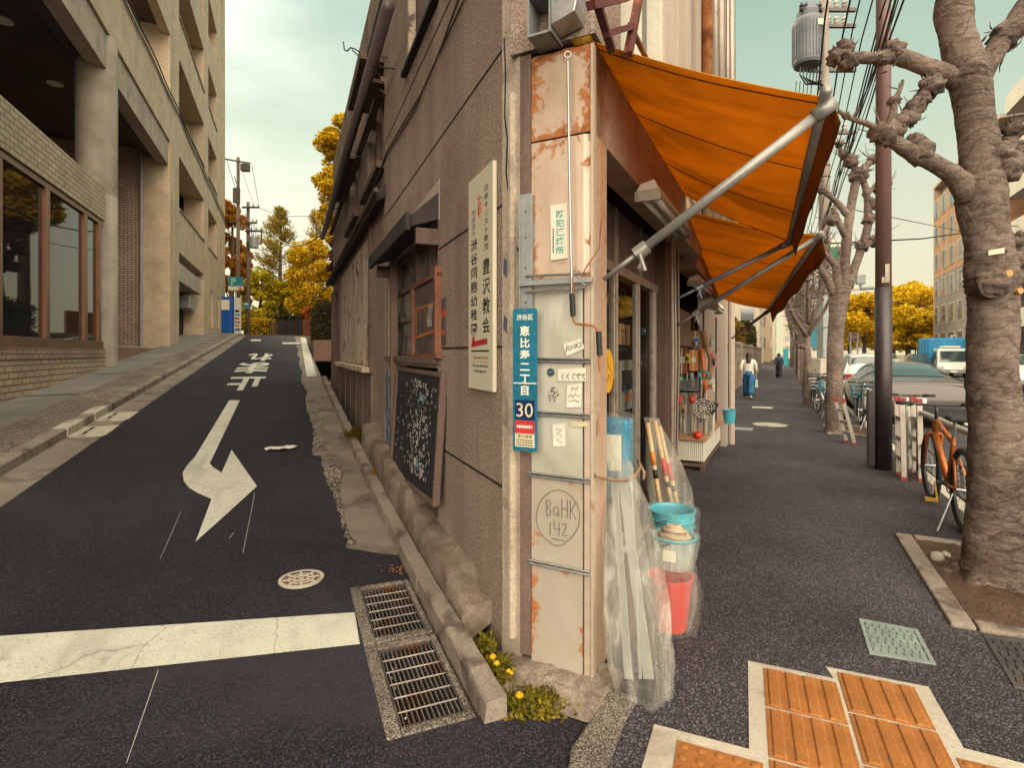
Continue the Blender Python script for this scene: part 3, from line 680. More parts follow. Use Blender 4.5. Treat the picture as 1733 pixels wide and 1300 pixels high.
for k, (c, r) in enumerate(((c1, row[0]), (c2, row[0]), (c1, row[1]), (c2, row[1]), (c1, row[2]), (c2, row[2]))):
    w = MB(); a, b = c[0] + .15, c[0] + (c[1] - c[0]) * .62
    for q in (a, (a + b) / 2, b): w.box(q - .05, q + .05, Y0 + .86, Y0 + .94, r[0] + .05, r[1] - .35)
    w.box(a, b, Y0 + .85, Y0 + .95, r[0] - .02, r[0] + .06); w.box(a, b, Y0 + .85, Y0 + .95, r[1] - .42, r[1] - .34)
    f_ = part(w, 'window', m_iron, bld); g_ = MB(); g_.box(a, b, Y0 + .89, Y0 + .9, r[0] + .05, r[1] - .35); part(g_, 'pane', m_glass_dark, f_)
    s_ = MB(); s_.box(c[0] - .05, c[1] + .05, Y0 - .05, Y0 + .3, r[0] - .07, r[0] - .003); part(s_, 'window_sill', m_conc, bld)
mb = MB(); mb.box(c1[0] + .1, c1[1] - 1.0, Y0 - .0, Y0 + .9, 4.35, 5.1); part(mb, 'entrance_canopy', m_plaster, bld, bevel=.02)
mb = MB(); mb.box(c1[1] - 2.2, c1[1] - .3, Y0 + .3, Y0 + .9, 3.6, 4.2); part(mb, 'mailbox_panel', m_steel, bld, bevel=.02)
mb = MB(); mb.box(c1[0], c1[1], Y0 + .91, Y0 + .95, 1.4, 4.3); part(mb, 'entrance_shutter', m_dark, bld)
# cables clipped along the parapet, a downpipe
mb = MB()
for dz, dy, w in ((.06, .05, .022), (-.10, .03, .016), (-.2, .03, .012)):
    mb.tube([(x, Y0 - dy, 11.0 + dz + .05 * math.sin(x * 1.3) - max(0, x - 24) * .03) for x in frange(0, xw, 40)], w, 6)
part(mb, 'cable', m_black, bld)
mb = MB(); c = L.hx(240, xe); mb.tube([(xe - .07, c[0], 1.2), (xe - .07, c[0], 8.9)], .06, 10); part(mb, 'downpipe', plain('grey pipe', (.28, .25, .25), .5), bld)
mb = MB(); mb.box(xe - 6.5, xe + .2, 4.3, 10, .8, 1.62); part(mb, 'entrance_floor', surf('red floor slab', [(.2, .1, .075), (.27, .15, .11)], .8, 3), bld)

# ================================================================ the old corner building
m_stucco = surf('pebble-dash stucco', [(.30, .228, .19), (.46, .36, .295)], .92, .9, .8, 62, 1.0, 75, .012, streak=((.15, .108, .092), 2.2, .5), patch=((.25, .18, .15), 1.1, .5, .72), speck=((.6, .48, .39), 60, .17))
m_stucco_pale = surf('smooth grey render', [(.42, .35, .29), (.5, .42, .35)], .88, 1.4, .2, 60, .25, 60, .005, streak=((.2, .15, .13), 3, .4))
m_post = surf('corner post concrete', [(.38, .32, .25), (.52, .45, .36)], .88, 2.5, .35, 90, .8, 60, .01, patch=((.2, .16, .13), 3, .5, .66), streak=((.5, .45, .37), 4, .3))
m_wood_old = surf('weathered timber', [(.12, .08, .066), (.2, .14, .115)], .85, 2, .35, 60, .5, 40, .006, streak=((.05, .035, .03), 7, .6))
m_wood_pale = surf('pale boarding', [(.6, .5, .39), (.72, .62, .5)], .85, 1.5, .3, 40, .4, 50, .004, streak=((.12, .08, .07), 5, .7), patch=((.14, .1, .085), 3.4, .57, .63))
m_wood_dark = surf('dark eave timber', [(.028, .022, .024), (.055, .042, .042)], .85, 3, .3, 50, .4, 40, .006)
m_rust_pink = surf('rusty cream sheet metal', [(.43, .31, .24), (.5, .385, .31)], .55, 1.8, .15, 30, .15, 14, .006, .15, .4, patch=((.34, .11, .03), 5.5, .53, .62), streak=((.38, .14, .05), 5, .5), detail=7)
m_rust_low = surf('stained cream sheet metal', [(.42, .345, .265), (.5, .43, .35)], .5, 1.6, .12, 30, .2, 11, .008, .2, .45, patch=((.33, .13, .05), 3.2, .62, .72), streak=((.32, .2, .12), 6, .22))
m_sheet = surf('dull galvanised sheet', [(.42, .43, .355), (.55, .56, .47)], .42, 2.4, .1, 30, .25, 9, .01, .3, .5, patch=((.36, .3, .25), 2.6, .52, .7))
m_header = surf('rusty header sheet', [(.38, .27, .2), (.5, .38, .29)], .65, 2.2, .25, 40, .2, 30, .005, .1, .35, patch=((.3, .10, .03), 3.5, .56, .68), streak=((.34, .16, .07), 4, .5))
m_alu = surf('worn aluminium', [(.3, .25, .21), (.42, .37, .32)], .45, 3, .2, 40, .15, 60, .003, .5, .5, patch=((.2, .13, .1), 6, .55, .7))
m_brown = surf('brown steel', [(.09, .055, .045), (.15, .095, .075)], .6, 3, .25, 40, .2, 60, .004)
m_red_iron = surf('red oxide iron', [(.08, .018, .016), (.12, .03, .024)], .6, 5, .3, 40, .3, 60, .004, patch=((.28, .1, .03), 6, .55, .68))
m_grey_paint = surf('grey painted steel', [(.2, .22, .23), (.28, .3, .3)], .5, 4, .2, 40, .15, 60, .003, .2, .45, patch=((.22, .1, .05), 7, .66, .74))
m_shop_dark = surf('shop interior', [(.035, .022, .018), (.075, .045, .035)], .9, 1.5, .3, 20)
WY = -.96
def wx(u, y=WY): return L.hy(u, y)[0]
def wz(u, v, y=WY): return zv(v, L.hy(u, y)[1])
xA, xB, xC = wx(850), wx(650), 14.2
oldb = thing('corner_building', 'old brown stucco corner building with a rusty metal pillar and shopfront', 'building', L, (xA, WY, 0))
win = (wx(738), wx(691), wz(700, 95) , 5.6)
hood_z = 2.42
winh = (wx(741), wx(657), 1.44, 2.40); recb = (wx(741), wx(657), .30, 1.36)
mb = MB(); holed(mb, PY, xA, xB, -.1, 9.2, [win, winh, recb], WY, WY - .24); part(mb, 'stucco_wall', m_stucco, oldb)
# pale render patch over the hood, pier beside it
mb = MB(); a, b = wx(744), wx(688)
mb.prism([(a, WY, wz(744, 303)), (a, WY, wz(744, 372)), (wx(652), WY, wz(652, 440)), (wx(652), WY, wz(652, 408)), (wx(690), WY, wz(690, 372))], (0, .004, 0)); part(mb, 'render_patch', m_stucco_pale, oldb)
mb = MB()
for z, xa0, xb0 in ((2.95, xA, xB), (2.19, xA, wx(742)), (1.50, xA, wx(742)), (.815, xA, wx(752)), (3.75, xA, xB)):
    mb.box(xa0, xb0, WY, WY + .0025, z - .006, z + .006)
part(mb, 'wall_joints', m_dark, oldb)
# upper window
w = MB(); x0, x1, z0, z1 = win
w.box(x1 - .07, x1, WY - .12, WY + .012, z0, z1); w.box(x0, x0 + .05, WY - .12, WY + .01, z0, z1)
f_ = part(w, 'window', m_wood_pale, oldb)
w = MB(); w.box(x0 + .05, x1 - .14, WY - .1, WY - .09, z0, z1); part(w, 'pane', glass('ribbed pane', (.2, .2, .22), .25, .1, .6), f_)
w = MB(); w.box(x1 - .16, x1 - .07, WY - .12, WY - .05, z0, z1); w.box((x0 + x1) / 2 - .02, (x0 + x1) / 2 + .01, WY - .12, WY - .06, z0, z1); part(w, 'sash', m_wood_old, f_)
w = MB(); w.box(x0 - .1, x1 + .1, WY - .2, WY + .05, z0 - .035, z0); part(w, 'sill', m_wood_dark, f_)
# hooded window: little roof, posts, lattice with paper panes
hx0, hx1 = wx(743), L.hy(634, -.78)[0]
w = MB(); w.hexa([(hx0, WY, hood_z - .02), (hx1, WY, hood_z - .02), (hx1, -.76, hood_z - .09), (hx0, -.76, hood_z - .09), (hx0, WY, hood_z + .17), (hx1, WY, hood_z + .17), (hx1, -.74, hood_z - .03), (hx0, -.74, hood_z - .03)])
w.box(hx0 - .03, hx1 + .02, -.755, -.72, hood_z - .12, hood_z + .0)
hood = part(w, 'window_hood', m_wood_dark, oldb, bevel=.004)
w = MB(); w.box(hx0 + .0, hx0 + .05, WY, -.80, hood_z - .2, hood_z - .09); part(w, 'bracket', m_wood_old, hood); w = MB(); w.box(hx1 - .06, hx1, WY, -.80, hood_z - .2, hood_z - .09); part(w, 'bracket', m_wood_old, hood)
x0, x1, z0, z1 = winh
w = MB()
for q in (x0 + .03, x0 + .38, x0 + .42, x0 + .86, x1 - .04): w.box(q - .025, q + .025, WY - .1, WY - .03, z0, z1)
for z in (z0 + .03, z0 + .34, z0 + .62, z1 - .05): w.box(x0, x1, WY - .095, WY - .045, z - .02, z + .02)
w.box(x0 - .02, x1 + .02, WY - .1, WY + .04, z0 - .05, z0 - .005)
latt = part(w, 'lattice_window', m_wood_old, oldb)
m_paper = surf('stained paper pane', [(.15, .13, .12), (.26, .23, .2)], .8, 4, .3, 30, .2, 30, .004, patch=((.06, .05, .05), 6, .48, .6))
w = MB(); w.box(x0, x1, WY - .085, WY - .08, z0, z1); part(w, 'pane', m_paper, latt)
w = MB(); w.box(x0, x1, WY - .24, WY - .2, .2, 2.4); w.box(x0, x1, WY - .19, WY - .12, 1.36, 1.44); part(w, 'backing', m_wood_dark, oldb)
w = MB(); q = wx(666, -.93); w.box(q - .035, q + .035, -.965, -.90, .33, hood_z - .06); part(w, 'hood_post', m_wood_old, oldb, bevel=.004)
# timber part behind: frame, boarded window, sill, wainscot, pent eave, gutter
mb = MB(); bw0, bw1, bz0, bz1 = wx(631, -1.0), wx(577, -1.0), 1.30, 3.05
gw = (wx(574, -1.0), wx(565, -1.0), .95, 2.9)
holed(mb, PY, xB, xC, -.1, 6.2, [(bw0, bw1, bz0, bz1), gw, (xB + .25, xB + 1.7, 3.65, 4.6), (xB + 2.6, xB + 4.2, 3.65, 4.6)], -1.0, -1.2); part(mb, 'timber_wall', m_stucco, oldb)
w = MB(); w.box(bw0 - .05, bw0 + .07, -1.06, -.95, bz0 - .1, bz1 + .2); w.box(bw1 - .1, bw1 + .12, -1.06, -.95, .2, bz1 + .1); w.box(gw[1] - .05, gw[1] + .1, -1.06, -.94, .2, 2.95); w.box(gw[0] + .45, gw[0] + .52, -1.1, -1.0, .9, 2.9); part(w, 'window_posts', m_wood_old, oldb)
w = MB(); k = 7
for i in range(k):
    a = bw0 + .08 + (bw1 - bw0 - .2) * i / k; b = bw0 + .08 + (bw1 - bw0 - .2) * (i + 1) / k; w.box(a + .004, b - .004, -1.03 - .006 * (i % 2), -.992, bz0, bz1)
part(w, 'boarded_window', m_wood_pale, oldb)
w = MB(); w.box(bw0 - .03, bw1 + .05, -1.06, -.86, bz0 - .09, bz0 - .02); part(w, 'plank_sill', m_wood_pale, oldb, bevel=.006)
w = MB(); k = 16
for i in range(k):
    a = bw0 + (xC - bw0) * i / k; w.box(a + .004, a + (xC - bw0) / k - .004, -.999, -.975 - .008 * (i % 2), .0, bz0 - .13)
part(w, 'wainscot', surf('grey board wainscot', [(.16, .12, .1), (.24, .19, .155)], .88, 2, .3, 50, .4, 50, .005, streak=((.08, .055, .05), 8, .6)), oldb)
w = MB(); w.box(gw[0], gw[1], -1.12, -1.1, gw[2], gw[3]); part(w, 'glazed_screen', m_glass_dark, oldb)
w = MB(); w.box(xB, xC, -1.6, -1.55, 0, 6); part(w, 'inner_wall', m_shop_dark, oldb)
ze = 3.16
w = MB(); w.hexa([(xB - .12, -1.0, ze + .02), (xC, -1.0, ze + .02), (xC, -.86, ze - .06), (xB - .12, -.86, ze - .06), (xB - .12, -1.0, ze + .2), (xC, -1.0, ze + .2), (xC, -.84, ze), (xB - .12, -.84, ze)])
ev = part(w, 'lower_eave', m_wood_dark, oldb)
w = MB(); w.tube([(xB - .3, -.83, ze + .01), (xC, -.83, ze - .0)], .026, 8); part(w, 'eave_gutter', m_wood_old, ev)
for q in (0, 1):
    a = xB + .25 + 2.35 * q; w = MB(); w.box(a - .1, a + 1.6, -1.03, -.90, 3.56, 3.64); w.box(a + .7, a + .75, -1.1, -1.02, 3.64, 4.6); w.box(a - .02, a + .04, -1.1, -.98, 3.64, 4.6)
    wf = part(w, 'upper_window', m_wood_old, oldb); g_ = MB(); g_.box(a, a + 1.45, -1.12, -1.11, 3.65, 4.6); part(g_, 'pane', m_glass_dark, wf)
w = MB(); w.box(xB + .1, xB + 1.5, -1.0, -.72, 4.72, 4.80); w.box(xB + 2.4, xB + 5, -1.0, -.72, 4.4, 4.46); part(w, 'window_canopy', m_wood_old, oldb)
# upper gutter, brackets, clothes pole
zg = 4.33
w = MB(); w.tube([(4.5, -.75, zg), (xC, -.75, zg - .02)], .055, 10); gut = part(w, 'roof_gutter', plain('brown gutter', (.12, .09, .09), .5), oldb, smooth=True)
w = MB(); w.box(5.9, xC, -.98, -.90, zg + .05, zg + .1); part(w, 'soffit_board', m_wood_old, gut)
w = MB()
for x in (5.4, 8, 11): w.tube([(x, -.96, zg - .05), (x, -.75, zg - .07), (x, -.7, zg)], .009, 5)
part(w, 'gutter_bracket', m_black_metal, gut)
# grooves, cables on the wall
def cable(pts, r, name, label, grp='cables on the stucco wall', mat=None):
    m = MB(); m.tube(pts, r, 6); return solo(m, name, mat or m_black, label, 'cable', L, group=grp)
def wallpt(u, v, y=WY + .012): x, D = L.hy(u, y); return (x, y, zv(v, D))
m_wire = plain('old cable', (.07, .05, .045), .7)
cable([wallpt(*p) for p in ((790, -60), (775, 0), (752, 65), (735, 108), (712, 160), (680, 212), (652, 262))], .007, 'wall_cable', 'drooping dark cable crossing the stucco wall, upper one', mat=m_wire)
cable([wallpt(*p) for p in ((812, -60), (784, 2), (757, 60), (730, 118), (705, 178), (676, 228), (651, 268))], .006, 'wall_cable', 'straight dark cable crossing the stucco wall below another cable', mat=m_wire)
cable([wallpt(*p) for p in ((652, 264), (640, 300), (625, 335), (612, 372), (590, 415), (570, 470))], .012, 'wall_cable', 'bundle of cables dropping along the timber eave', mat=m_wire)
# laundry pole on its hooked bracket
t = thing('laundry_pole', 'teal clothes pole in hooked iron brackets high on the stucco wall', 'clothes pole', L, (5.5, -.7, 4))
def lp(u, v, y): x, D = L.hy(u, y); return (x, y, zv(v, D))
w = MB(); w.tube([lp(656, -40, -.80), lp(600, 182, -.80)], .017, 8); part(w, 'pole', plain('teal pipe', (.07, .17, .18), .4), t)
w = MB()
a = lp(655, 97, -.95); w.tube([a, lp(632, 92, -.88), lp(622, 96, -.82), lp(600, 82, -.7), lp(593, 80, -.66), lp(588, 86, -.64), lp(583, 84, -.62), lp(581, 70, -.62)], .008, 6)
w.tube([lp(648, 132, -.95), lp(620, 106, -.82), lp(596, 84, -.68)], .007, 6); part(w, 'hook_bracket', m_black_metal, t)
t = thing('iron_bracket', 'rusty angle-iron bracket on the stucco wall edge under the clothes pole', 'bracket', L, lp(652, 140, -.9))
w = MB(); w.bar(lp(653, 138, -.955), lp(617, 131, -.78), .03, .02); w.bar(lp(653, 158, -.955), lp(617, 133, -.78), .025, .02); w.bar(lp(653, 138, -.955), lp(653, 160, -.955), .03, .02); part(w, 'angle_arm', m_brown, t)
w = MB(); w.box(*sorted((lp(653, 140, -.955)[0], lp(620, 133, -.80)[0])), -.955, -.80, lp(653, 140, -.955)[2] - .01, lp(653, 140, -.955)[2]); part(w, 'shelf_plate', m_wood_old, t)

# --------------------------------- corner post and the metal pillar that ends the shopfront (main-street frame)
PX = 2.30; ya, yb = 1.047, .752                          # plane of the pillar's face; its left and right edges
A_w = Vector(L.w((xA, WY, 0))); A_r = R.inv(A_w)
rob = bpy.data.objects.new('x', None); bpy.data.objects.remove(rob)
def rpart(mb_, name, mat, parent, **k):                  # geometry given in main-street coordinates, kept under a side-street thing
    mb_.v = [L.inv(R.w(v)) for v in mb_.v]; return part(mb_, name, mat, parent, **k)
w = MB(); k_ = R.inv(L.w((xA + .35, WY - .3, 0)))
w.prism([(A_r[0], A_r[1], -.1), (PX - .002, ya + .055, -.1), (PX + .5, ya + .055, -.1), (k_[0], k_[1], -.1)], (0, 0, 9.3)); rpart(w, 'corner_post', m_post, oldb)
w = MB(); w.tube([(A_r[0] + (PX - A_r[0]) * .62 - .012, A_r[1] + (ya + .055 - A_r[1]) * .62, .12), (A_r[0] + (PX - A_r[0]) * .62 - .012, A_r[1] + (ya + .055 - A_r[1]) * .62, 2.7)], .022, 8); rpart(w, 'post_ridge', m_post, oldb)
w = MB(); w.box(PX - .006, PX + .1, ya, ya + .055, .06, 2.86); rpart(w, 'edge_strip', m_wood_old, oldb)
w = MB(); w.box(PX + .024, PX + .22, yb, ya, -.1, 2.86); rpart(w, 'pillar_core', m_header, oldb)
w = MB(); w.box(PX - .02, PX + .4, yb - .02, ya + .10, 2.87, 9.2); rpart(w, 'upper_end_wall', m_stucco, oldb)
def panel_mat(name, c, edge, spots):
    """painted sheet metal rusting from its edges inward, with runs and dents"""
    t_ = T(name); sp = t_.n('ShaderNodeSeparateXYZ'); t_.set(sp.inputs[0], t_.co(which='Generated'))
    ed_ = t_.math('MINIMUM', t_.math('MINIMUM', sp.outputs[1], t_.math('SUBTRACT', 1, sp.outputs[1])), t_.math('MULTIPLY', t_.math('MINIMUM', sp.outputs[2], t_.math('SUBTRACT', 1, sp.outputs[2])), 1.2))
    n1 = t_.noise(9, 8, .7, None, .5); n2 = t_.noise(26, 6, .7); n3 = t_.noise(2.2, 4, .6)
    k = t_.math('ADD', t_.math('MULTIPLY', t_.math('SUBTRACT', .30, ed_), edge * 1.5), t_.math('MULTIPLY', t_.math('SUBTRACT', n1, .5), .95))
    rust = t_.ramp(t_.math('ADD', k, t_.math('MULTIPLY', t_.math('SUBTRACT', n2, .5), .5)), [(.30 - spots * .36, 0), (.39 - spots * .36, 1)])
    stain = t_.ramp(t_.noise(4, 6, .65, t_.co((1, 1, .12))), [(.5, 0), (.72, 1)])
    base = t_.mix(t_.ramp(n3, [(.35, 0), (.7, 1)]), c, tuple(x * y for x, y in zip(c, (.86, .8, .72)))); base = t_.mix(t_.math('MULTIPLY', stain, .25 + edge * .5), base, (.36, .2, .11))
    rc = t_.ramp(n2, [(.3, (.12, .035, .012)), (.5, (.32, .11, .03)), (.7, (.42, .19, .075))]); col = t_.mix(rust, base, rc)
    nrm = t_.bump(t_.math('ADD', t_.math('MULTIPLY', rust, .15), t_.math('ADD', t_.math('MULTIPLY', t_.noise(5, 2), 1.0), t_.math('MULTIPLY', n2, .1))), .45, .012)
    return t_.done(t_.bsdf(col, t_.ramp(rust, [(0, .42), (1, .9)]), t_.ramp(rust, [(0, .25), (1, 0)]), .45, nrm))
seams = [2.84, 2.445, 1.795, 1.435, 1.19, .905, .50, .045]
mats_ = [panel_mat('rusty top panel', (.52, .425, .345), .62, .5), panel_mat('rust-edged panel', (.54, .44, .36), .4, .36), panel_mat('silver panel', (.47, .48, .43), .24, .18), panel_mat('silver panel low', (.49, .5, .45), .2, .14), panel_mat('silver panel dull', (.47, .48, .43), .2, .16), panel_mat('stained panel', (.46, .43, .37), .36, .26), panel_mat('stained lowest panel', (.45, .41, .35), .55, .28)]
jr = random.Random(21)
for i in range(7):
    z1, z0 = seams[i], seams[i + 1]; w = MB(); ins = .004; yr = yb + (.04 if i >= 2 else .0)
    tilt = (jr.uniform(-.006, .006)); nu, nv = 8, 10; bulge = jr.uniform(.002, .006) if i in (2, 4) else .002
    def fn(a, b):
        y = ya - .004 - (ya - yr - .006) * a; z = z0 + ins + (z1 - z0 - 2 * ins) * b
        return (PX - .004 - bulge * math.sin(math.pi * a) * math.sin(math.pi * b) * (1 + .6 * math.sin(a * 9 + i) * math.sin(b * 7)) + (.012 if i == 1 and a > .97 else 0), y, z - (.015 * (1 - a) if i == 6 and b == 0 else 0) - .03 * a * (1 if i == 6 and b == 0 else 0))
    w.grid(fn, nu, nv)
    rpart(w, 'metal_panel', mats_[i], oldb, solid=.006, label=('rust-edged cream top panel', 'rust-edged cream panel', 'dull silver panel', 'dull silver panel', 'dull silver panel', 'stained cream panel', 'stained cream lowest panel')[i])
w = MB(); w.box(PX - .008, PX + .02, yb + .006, yb + .036, .03, 1.79); rpart(w, 'corner_trim', m_rust_low, oldb, bevel=.004)
w = MB(); w.box(PX - .012, PX + .022, yb - .010, yb + .003, .0, 2.83); rpart(w, 'rusty_angle', m_rust_low, oldb)
w = MB()
for z in (1.435, 1.19, .905, .50):
    for dz in (.006, -.008): w = MB(); w.tube([(PX - .016, ya + .005, z + dz + .003), (PX - .018, yb + .002, z + dz)], .0055, 7); rpart(w, 'clamp_rod', m_steel, oldb)

# header box over the shopfront, transom, jambs, doors
w = MB(); w.box(PX + .0, 5.92, yb + .0, yb + .16, 2.45, 2.84); rpart(w, 'shop_header', m_header, oldb, bevel=.004)
w = MB(); w.box(5.925, 9.4, yb + .05, yb + .25, 2.35, 2.9); rpart(w, 'far_header', m_header, oldb)
w = MB(); w.box(PX + .2, 5.9, 1.02, 1.06, 2.06, 2.46); rpart(w, 'transom', surf('transom boards', [(.1, .07, .06), (.17, .12, .1)], .7, 2, .3, 40), oldb)
w = MB()
for x in (2.9, 3.6, 4.3, 5.2): w.box(x, x + .03, 1.0, 1.02, 2.06, 2.46)
w.box(PX + .2, 5.9, .985, 1.07, 2.0, 2.06); rpart(w, 'door_head', m_alu, oldb); w = MB(); w.box(PX + .2, 5.9, .99, 1.07, .02, .06); rpart(w, 'door_track', m_alu, oldb)
for u in (1041, 1079, 1107):
    x = R.hy(u, 1.0)[0]; w = MB(); w.box(x - .05, x + .05, .99, 1.03, .06, 2.0); w.box(x - .012, x + .012, .982, .99, .06, 2.0); rpart(w, 'door_stile', m_alu, oldb, bevel=.004)
for u0, u1 in ((1022, 1041), (1041, 1079), (1079, 1107)):
    w = MB(); w.box(R.hy(u0, 1.0)[0] + .05, R.hy(u1, 1.0)[0] - .05, 1.01, 1.015, .08, 2.0); rpart(w, 'door_glass', glass('door glass', (.02, .02, .02), .04, .93, .4), oldb)
x = R.hy(1122, .98)[0]; w = MB(); w.box(x - .16, x + .25, .93, 1.1, 0, 2.5); w.box(x + .25, x + .34, .90, 1.1, 0, 2.6); rpart(w, 'shop_jamb', m_brown, oldb)
w = MB()
for k, u in enumerate((1136, 1141, 1147)): x = R.hy(u, .86)[0]; w.tube([(x, .86 + .01 * k, .02), (x + .01, .85, 1.4), (x, .86, 2.9)], .014 - .003 * k, 7)
rpart(w, 'conduit', m_alu, oldb)
w = MB(); w.box(9.0, 9.4, .78, 1.2, 0, 2.6); w.tube([(9.3, .73, 0), (9.3, .73, 3.0)], .05, 8); rpart(w, 'end_jamb', m_stucco_pale, oldb)
# shop room
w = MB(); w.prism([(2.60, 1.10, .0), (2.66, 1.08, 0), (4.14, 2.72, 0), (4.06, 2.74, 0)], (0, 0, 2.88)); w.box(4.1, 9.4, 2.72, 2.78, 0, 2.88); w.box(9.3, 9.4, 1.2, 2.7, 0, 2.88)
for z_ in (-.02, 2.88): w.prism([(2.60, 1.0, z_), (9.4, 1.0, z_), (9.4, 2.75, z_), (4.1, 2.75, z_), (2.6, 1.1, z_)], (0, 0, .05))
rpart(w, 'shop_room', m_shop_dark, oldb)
# upper facade on the main street
w = MB(); FZ = 9.2
def PYR(a, d, z): return (a, d, z)
holed(w, PYR, PX + .4, 9.4, 2.9, FZ, [(2.75, 4.1, 3.1, 4.6), (2.75, 4.1, 6, 7.4)], .78, 1.0); rpart(w, 'street_facade', m_stucco_pale, oldb)
w = MB(); w.box(2.75, 4.1, .9, .92, 3.1, 4.6); fa = rpart(w, 'street_window', m_glass_dark, oldb)
w = MB()
for x in (2.78, 3.3, 3.42, 4.07): w.box(x - .03, x + .03, .80, .9, 3.1, 4.6)
rpart(w, 'frame', m_white, fa)
w = MB()
for k in range(14): w.box(4.35 + k * .30, 4.35 + k * .30 + .272, .765, .781, 2.92, FZ)
rpart(w, 'siding', m_stucco_pale, oldb)
w = MB(); w.tube([(5.3, .62, 3.0), (5.3, .64, 9)], .05, 10); w.tube([(5.3, .62, 3.05), (5.42, .66, 2.92)], .052, 10); rpart(w, 'rusty_downpipe', m_rust, oldb, smooth=True)
w = MB()
for k, (x, r_) in enumerate(((6.0, .06), (6.5, .045), (7.0, .06), (7.5, .05), (8.0, .04), (8.6, .055), (9.1, .05))): w.tube([(x, .70 - .02 * (k % 3), 2.9), (x + .02, .70, 9.1)], r_, 8)
rpart(w, 'pipes', m_alu, oldb, smooth=True)
w = MB(); w.box(6.2, 7.2, .70, .779, 2.9, 9.1); w.box(7.8, 8.5, .68, .779, 2.9, 9.1); rpart(w, 'dark_cladding', m_brown, oldb)
w = MB(); w.prism([(8.2, .45, 3.9), (8.9, .45, 4.1), (8.9, .45, 4.9), (8.2, .45, 5.1)], (0, .3, 0)); rpart(w, 'duct_hood', m_stucco_pale, oldb, bevel=.03)
# red iron sign frame on the upper facade
t = thing('old_sign_frame', 'red oxide iron frame of an old sign above the first awning', 'sign frame', R, (2.8, .6, 3))
w = MB(); y = .50
def RP(u, v, y_): x, D = R.hy(u, y_); return (x, y_, zv(v, D))
w.bar(RP(1000, -30, .62), RP(1036, 85, .62), .03, .025); w.bar(RP(1086, -30, .60), RP(1063, 92, .60), .035, .03); w.bar(RP(1025, 57, .62), RP(1070, 44, .60), .025, .025); w.bar(RP(1066, 40, .62), RP(1096, 104, .62), .02, .02)
w.bar(RP(1000, 8, .62), RP(1058, -4, .6), .035, .03)
part(w, 'iron_bars', m_red_iron, t)

# --------------------------------- awnings
def canvas_mat(name, c):
    t_ = T(name); a = t_.noise(1.4, 5, .6); col = t_.mix(t_.ramp(a, [(.35, 0), (.65, 1)]), c, tuple(x * .78 for x in c))
    col = t_.mix(t_.math('MULTIPLY', t_.ramp(t_.noise(2.2, 6, .65, t_.co((1.5, .25, 1))), [(.46, 0), (.68, 1)]), .62), col, tuple(x * .45 for x in c))
    nrm = t_.bump(t_.noise(3, 4, .5, t_.co((2, .5, 1))), .5, .06)
    d = t_.n('ShaderNodeBsdfDiffuse'); t_.set(d.inputs[0], col); t_.set(d.inputs[2], nrm)
    r = t_.n('ShaderNodeBsdfTranslucent'); t_.set(r.inputs[0], t_.mix(1.0, col, (1.15, 1.0, .7), 'MULTIPLY'))
    m = t_.n('ShaderNodeMixShader'); m.inputs[0].default_value = .5; t_.set(m.inputs[1], d.outputs[0]); t_.set(m.inputs[2], r.outputs[0]); return t_.done(m.outputs[0])
m_canvas = canvas_mat('orange awning canvas', (.72, .40, .06))
m_val = canvas_mat('faded valance', (.27, .13, .05))
m_arm = surf('grey awning arm', [(.22, .22, .21), (.32, .32, .3)], .4, 5, .15, 50, .1, 60, .002, .3, .5)
m_arm_blue = surf('blue grey awning arm', [(.2, .23, .29), (.27, .3, .36)], .4, 5, .15, 50, .1, 60, .002, .3, .5)
def awning(label, wall0, wall1, f0, f1, arms, val):
    root = thing('awning', label, 'awning', R, wall0, 'orange awnings over the sidewalk')
    w0, w1, g0, g1 = map(Vector, (wall0, wall1, f0, f1))
    m = MB(); m.tube([w0 + Vector((-.05, 0, 0)), w1 + Vector((.05, 0, 0))], .05, 12); part(m, 'roller', m_canvas, root, smooth=True)
    def fn(i, j):
        p = (w0 * (1 - i) + w1 * i) * (1 - j) + (g0 * (1 - i) + g1 * i) * j
        return p - Vector((0, 0, (.015 + .035 * math.sin(math.pi * i)) * math.sin(math.pi * j) + .014 * math.sin(i * 14 + 2 * j) * math.sin(math.pi * j) + .006 * math.sin(i * 41 - 3 * j) * math.sin(math.pi * j)))
    m = MB(); m.grid(fn, 70, 20); part(m, 'canvas', m_canvas, root, smooth=True, solid=.004)
    for s in (.02, .31, .64, .98):
        m = MB(); m.tube([fn(s, j / 12) + Vector((0, 0, -.004)) for j in range(13)], .003, 5); part(m, 'seam', m_val, root)
    m = MB(); d = (g1 - g0).normalized(); m.tube([g0 - d * .06, g1 + d * .04], .02, 10); fb = part(m, 'front_bar', m_arm, root, smooth=True)
    m = MB(); m.grid(lambda i, j: g0 * (1 - i) + g1 * i + Vector((0, -.02 - .03 * j, -.005 - val * j * (1 + .12 * math.sin(i * 20)))), 30, 4); part(m, 'valance', m_val, root, smooth=True, solid=.004)
    for a, b, mt in arms:
        a, b = Vector(a), Vector(b); dd = (b - a).normalized(); m = MB()
        m.tube([a, a + dd * .22], .011, 10); m.tube([a + dd * .2, b], .02, 12); m.tube([b - dd * .06, b + dd * .02], .028, 12)
        arm = part(m, 'arm', mt, root, smooth=True)
        m = MB(); c = a + dd * .2; m.tube([c - dd * .03, c + dd * .03], .03, 12)
        m.tube([c + Vector((.03, 0, -.02)), c + Vector((.035, .02, -.07)), c + Vector((-.02, -.02, -.085)), c + Vector((-.03, 0, -.02))], .007, 6); part(m, 'clamp', mt, arm)
    return root
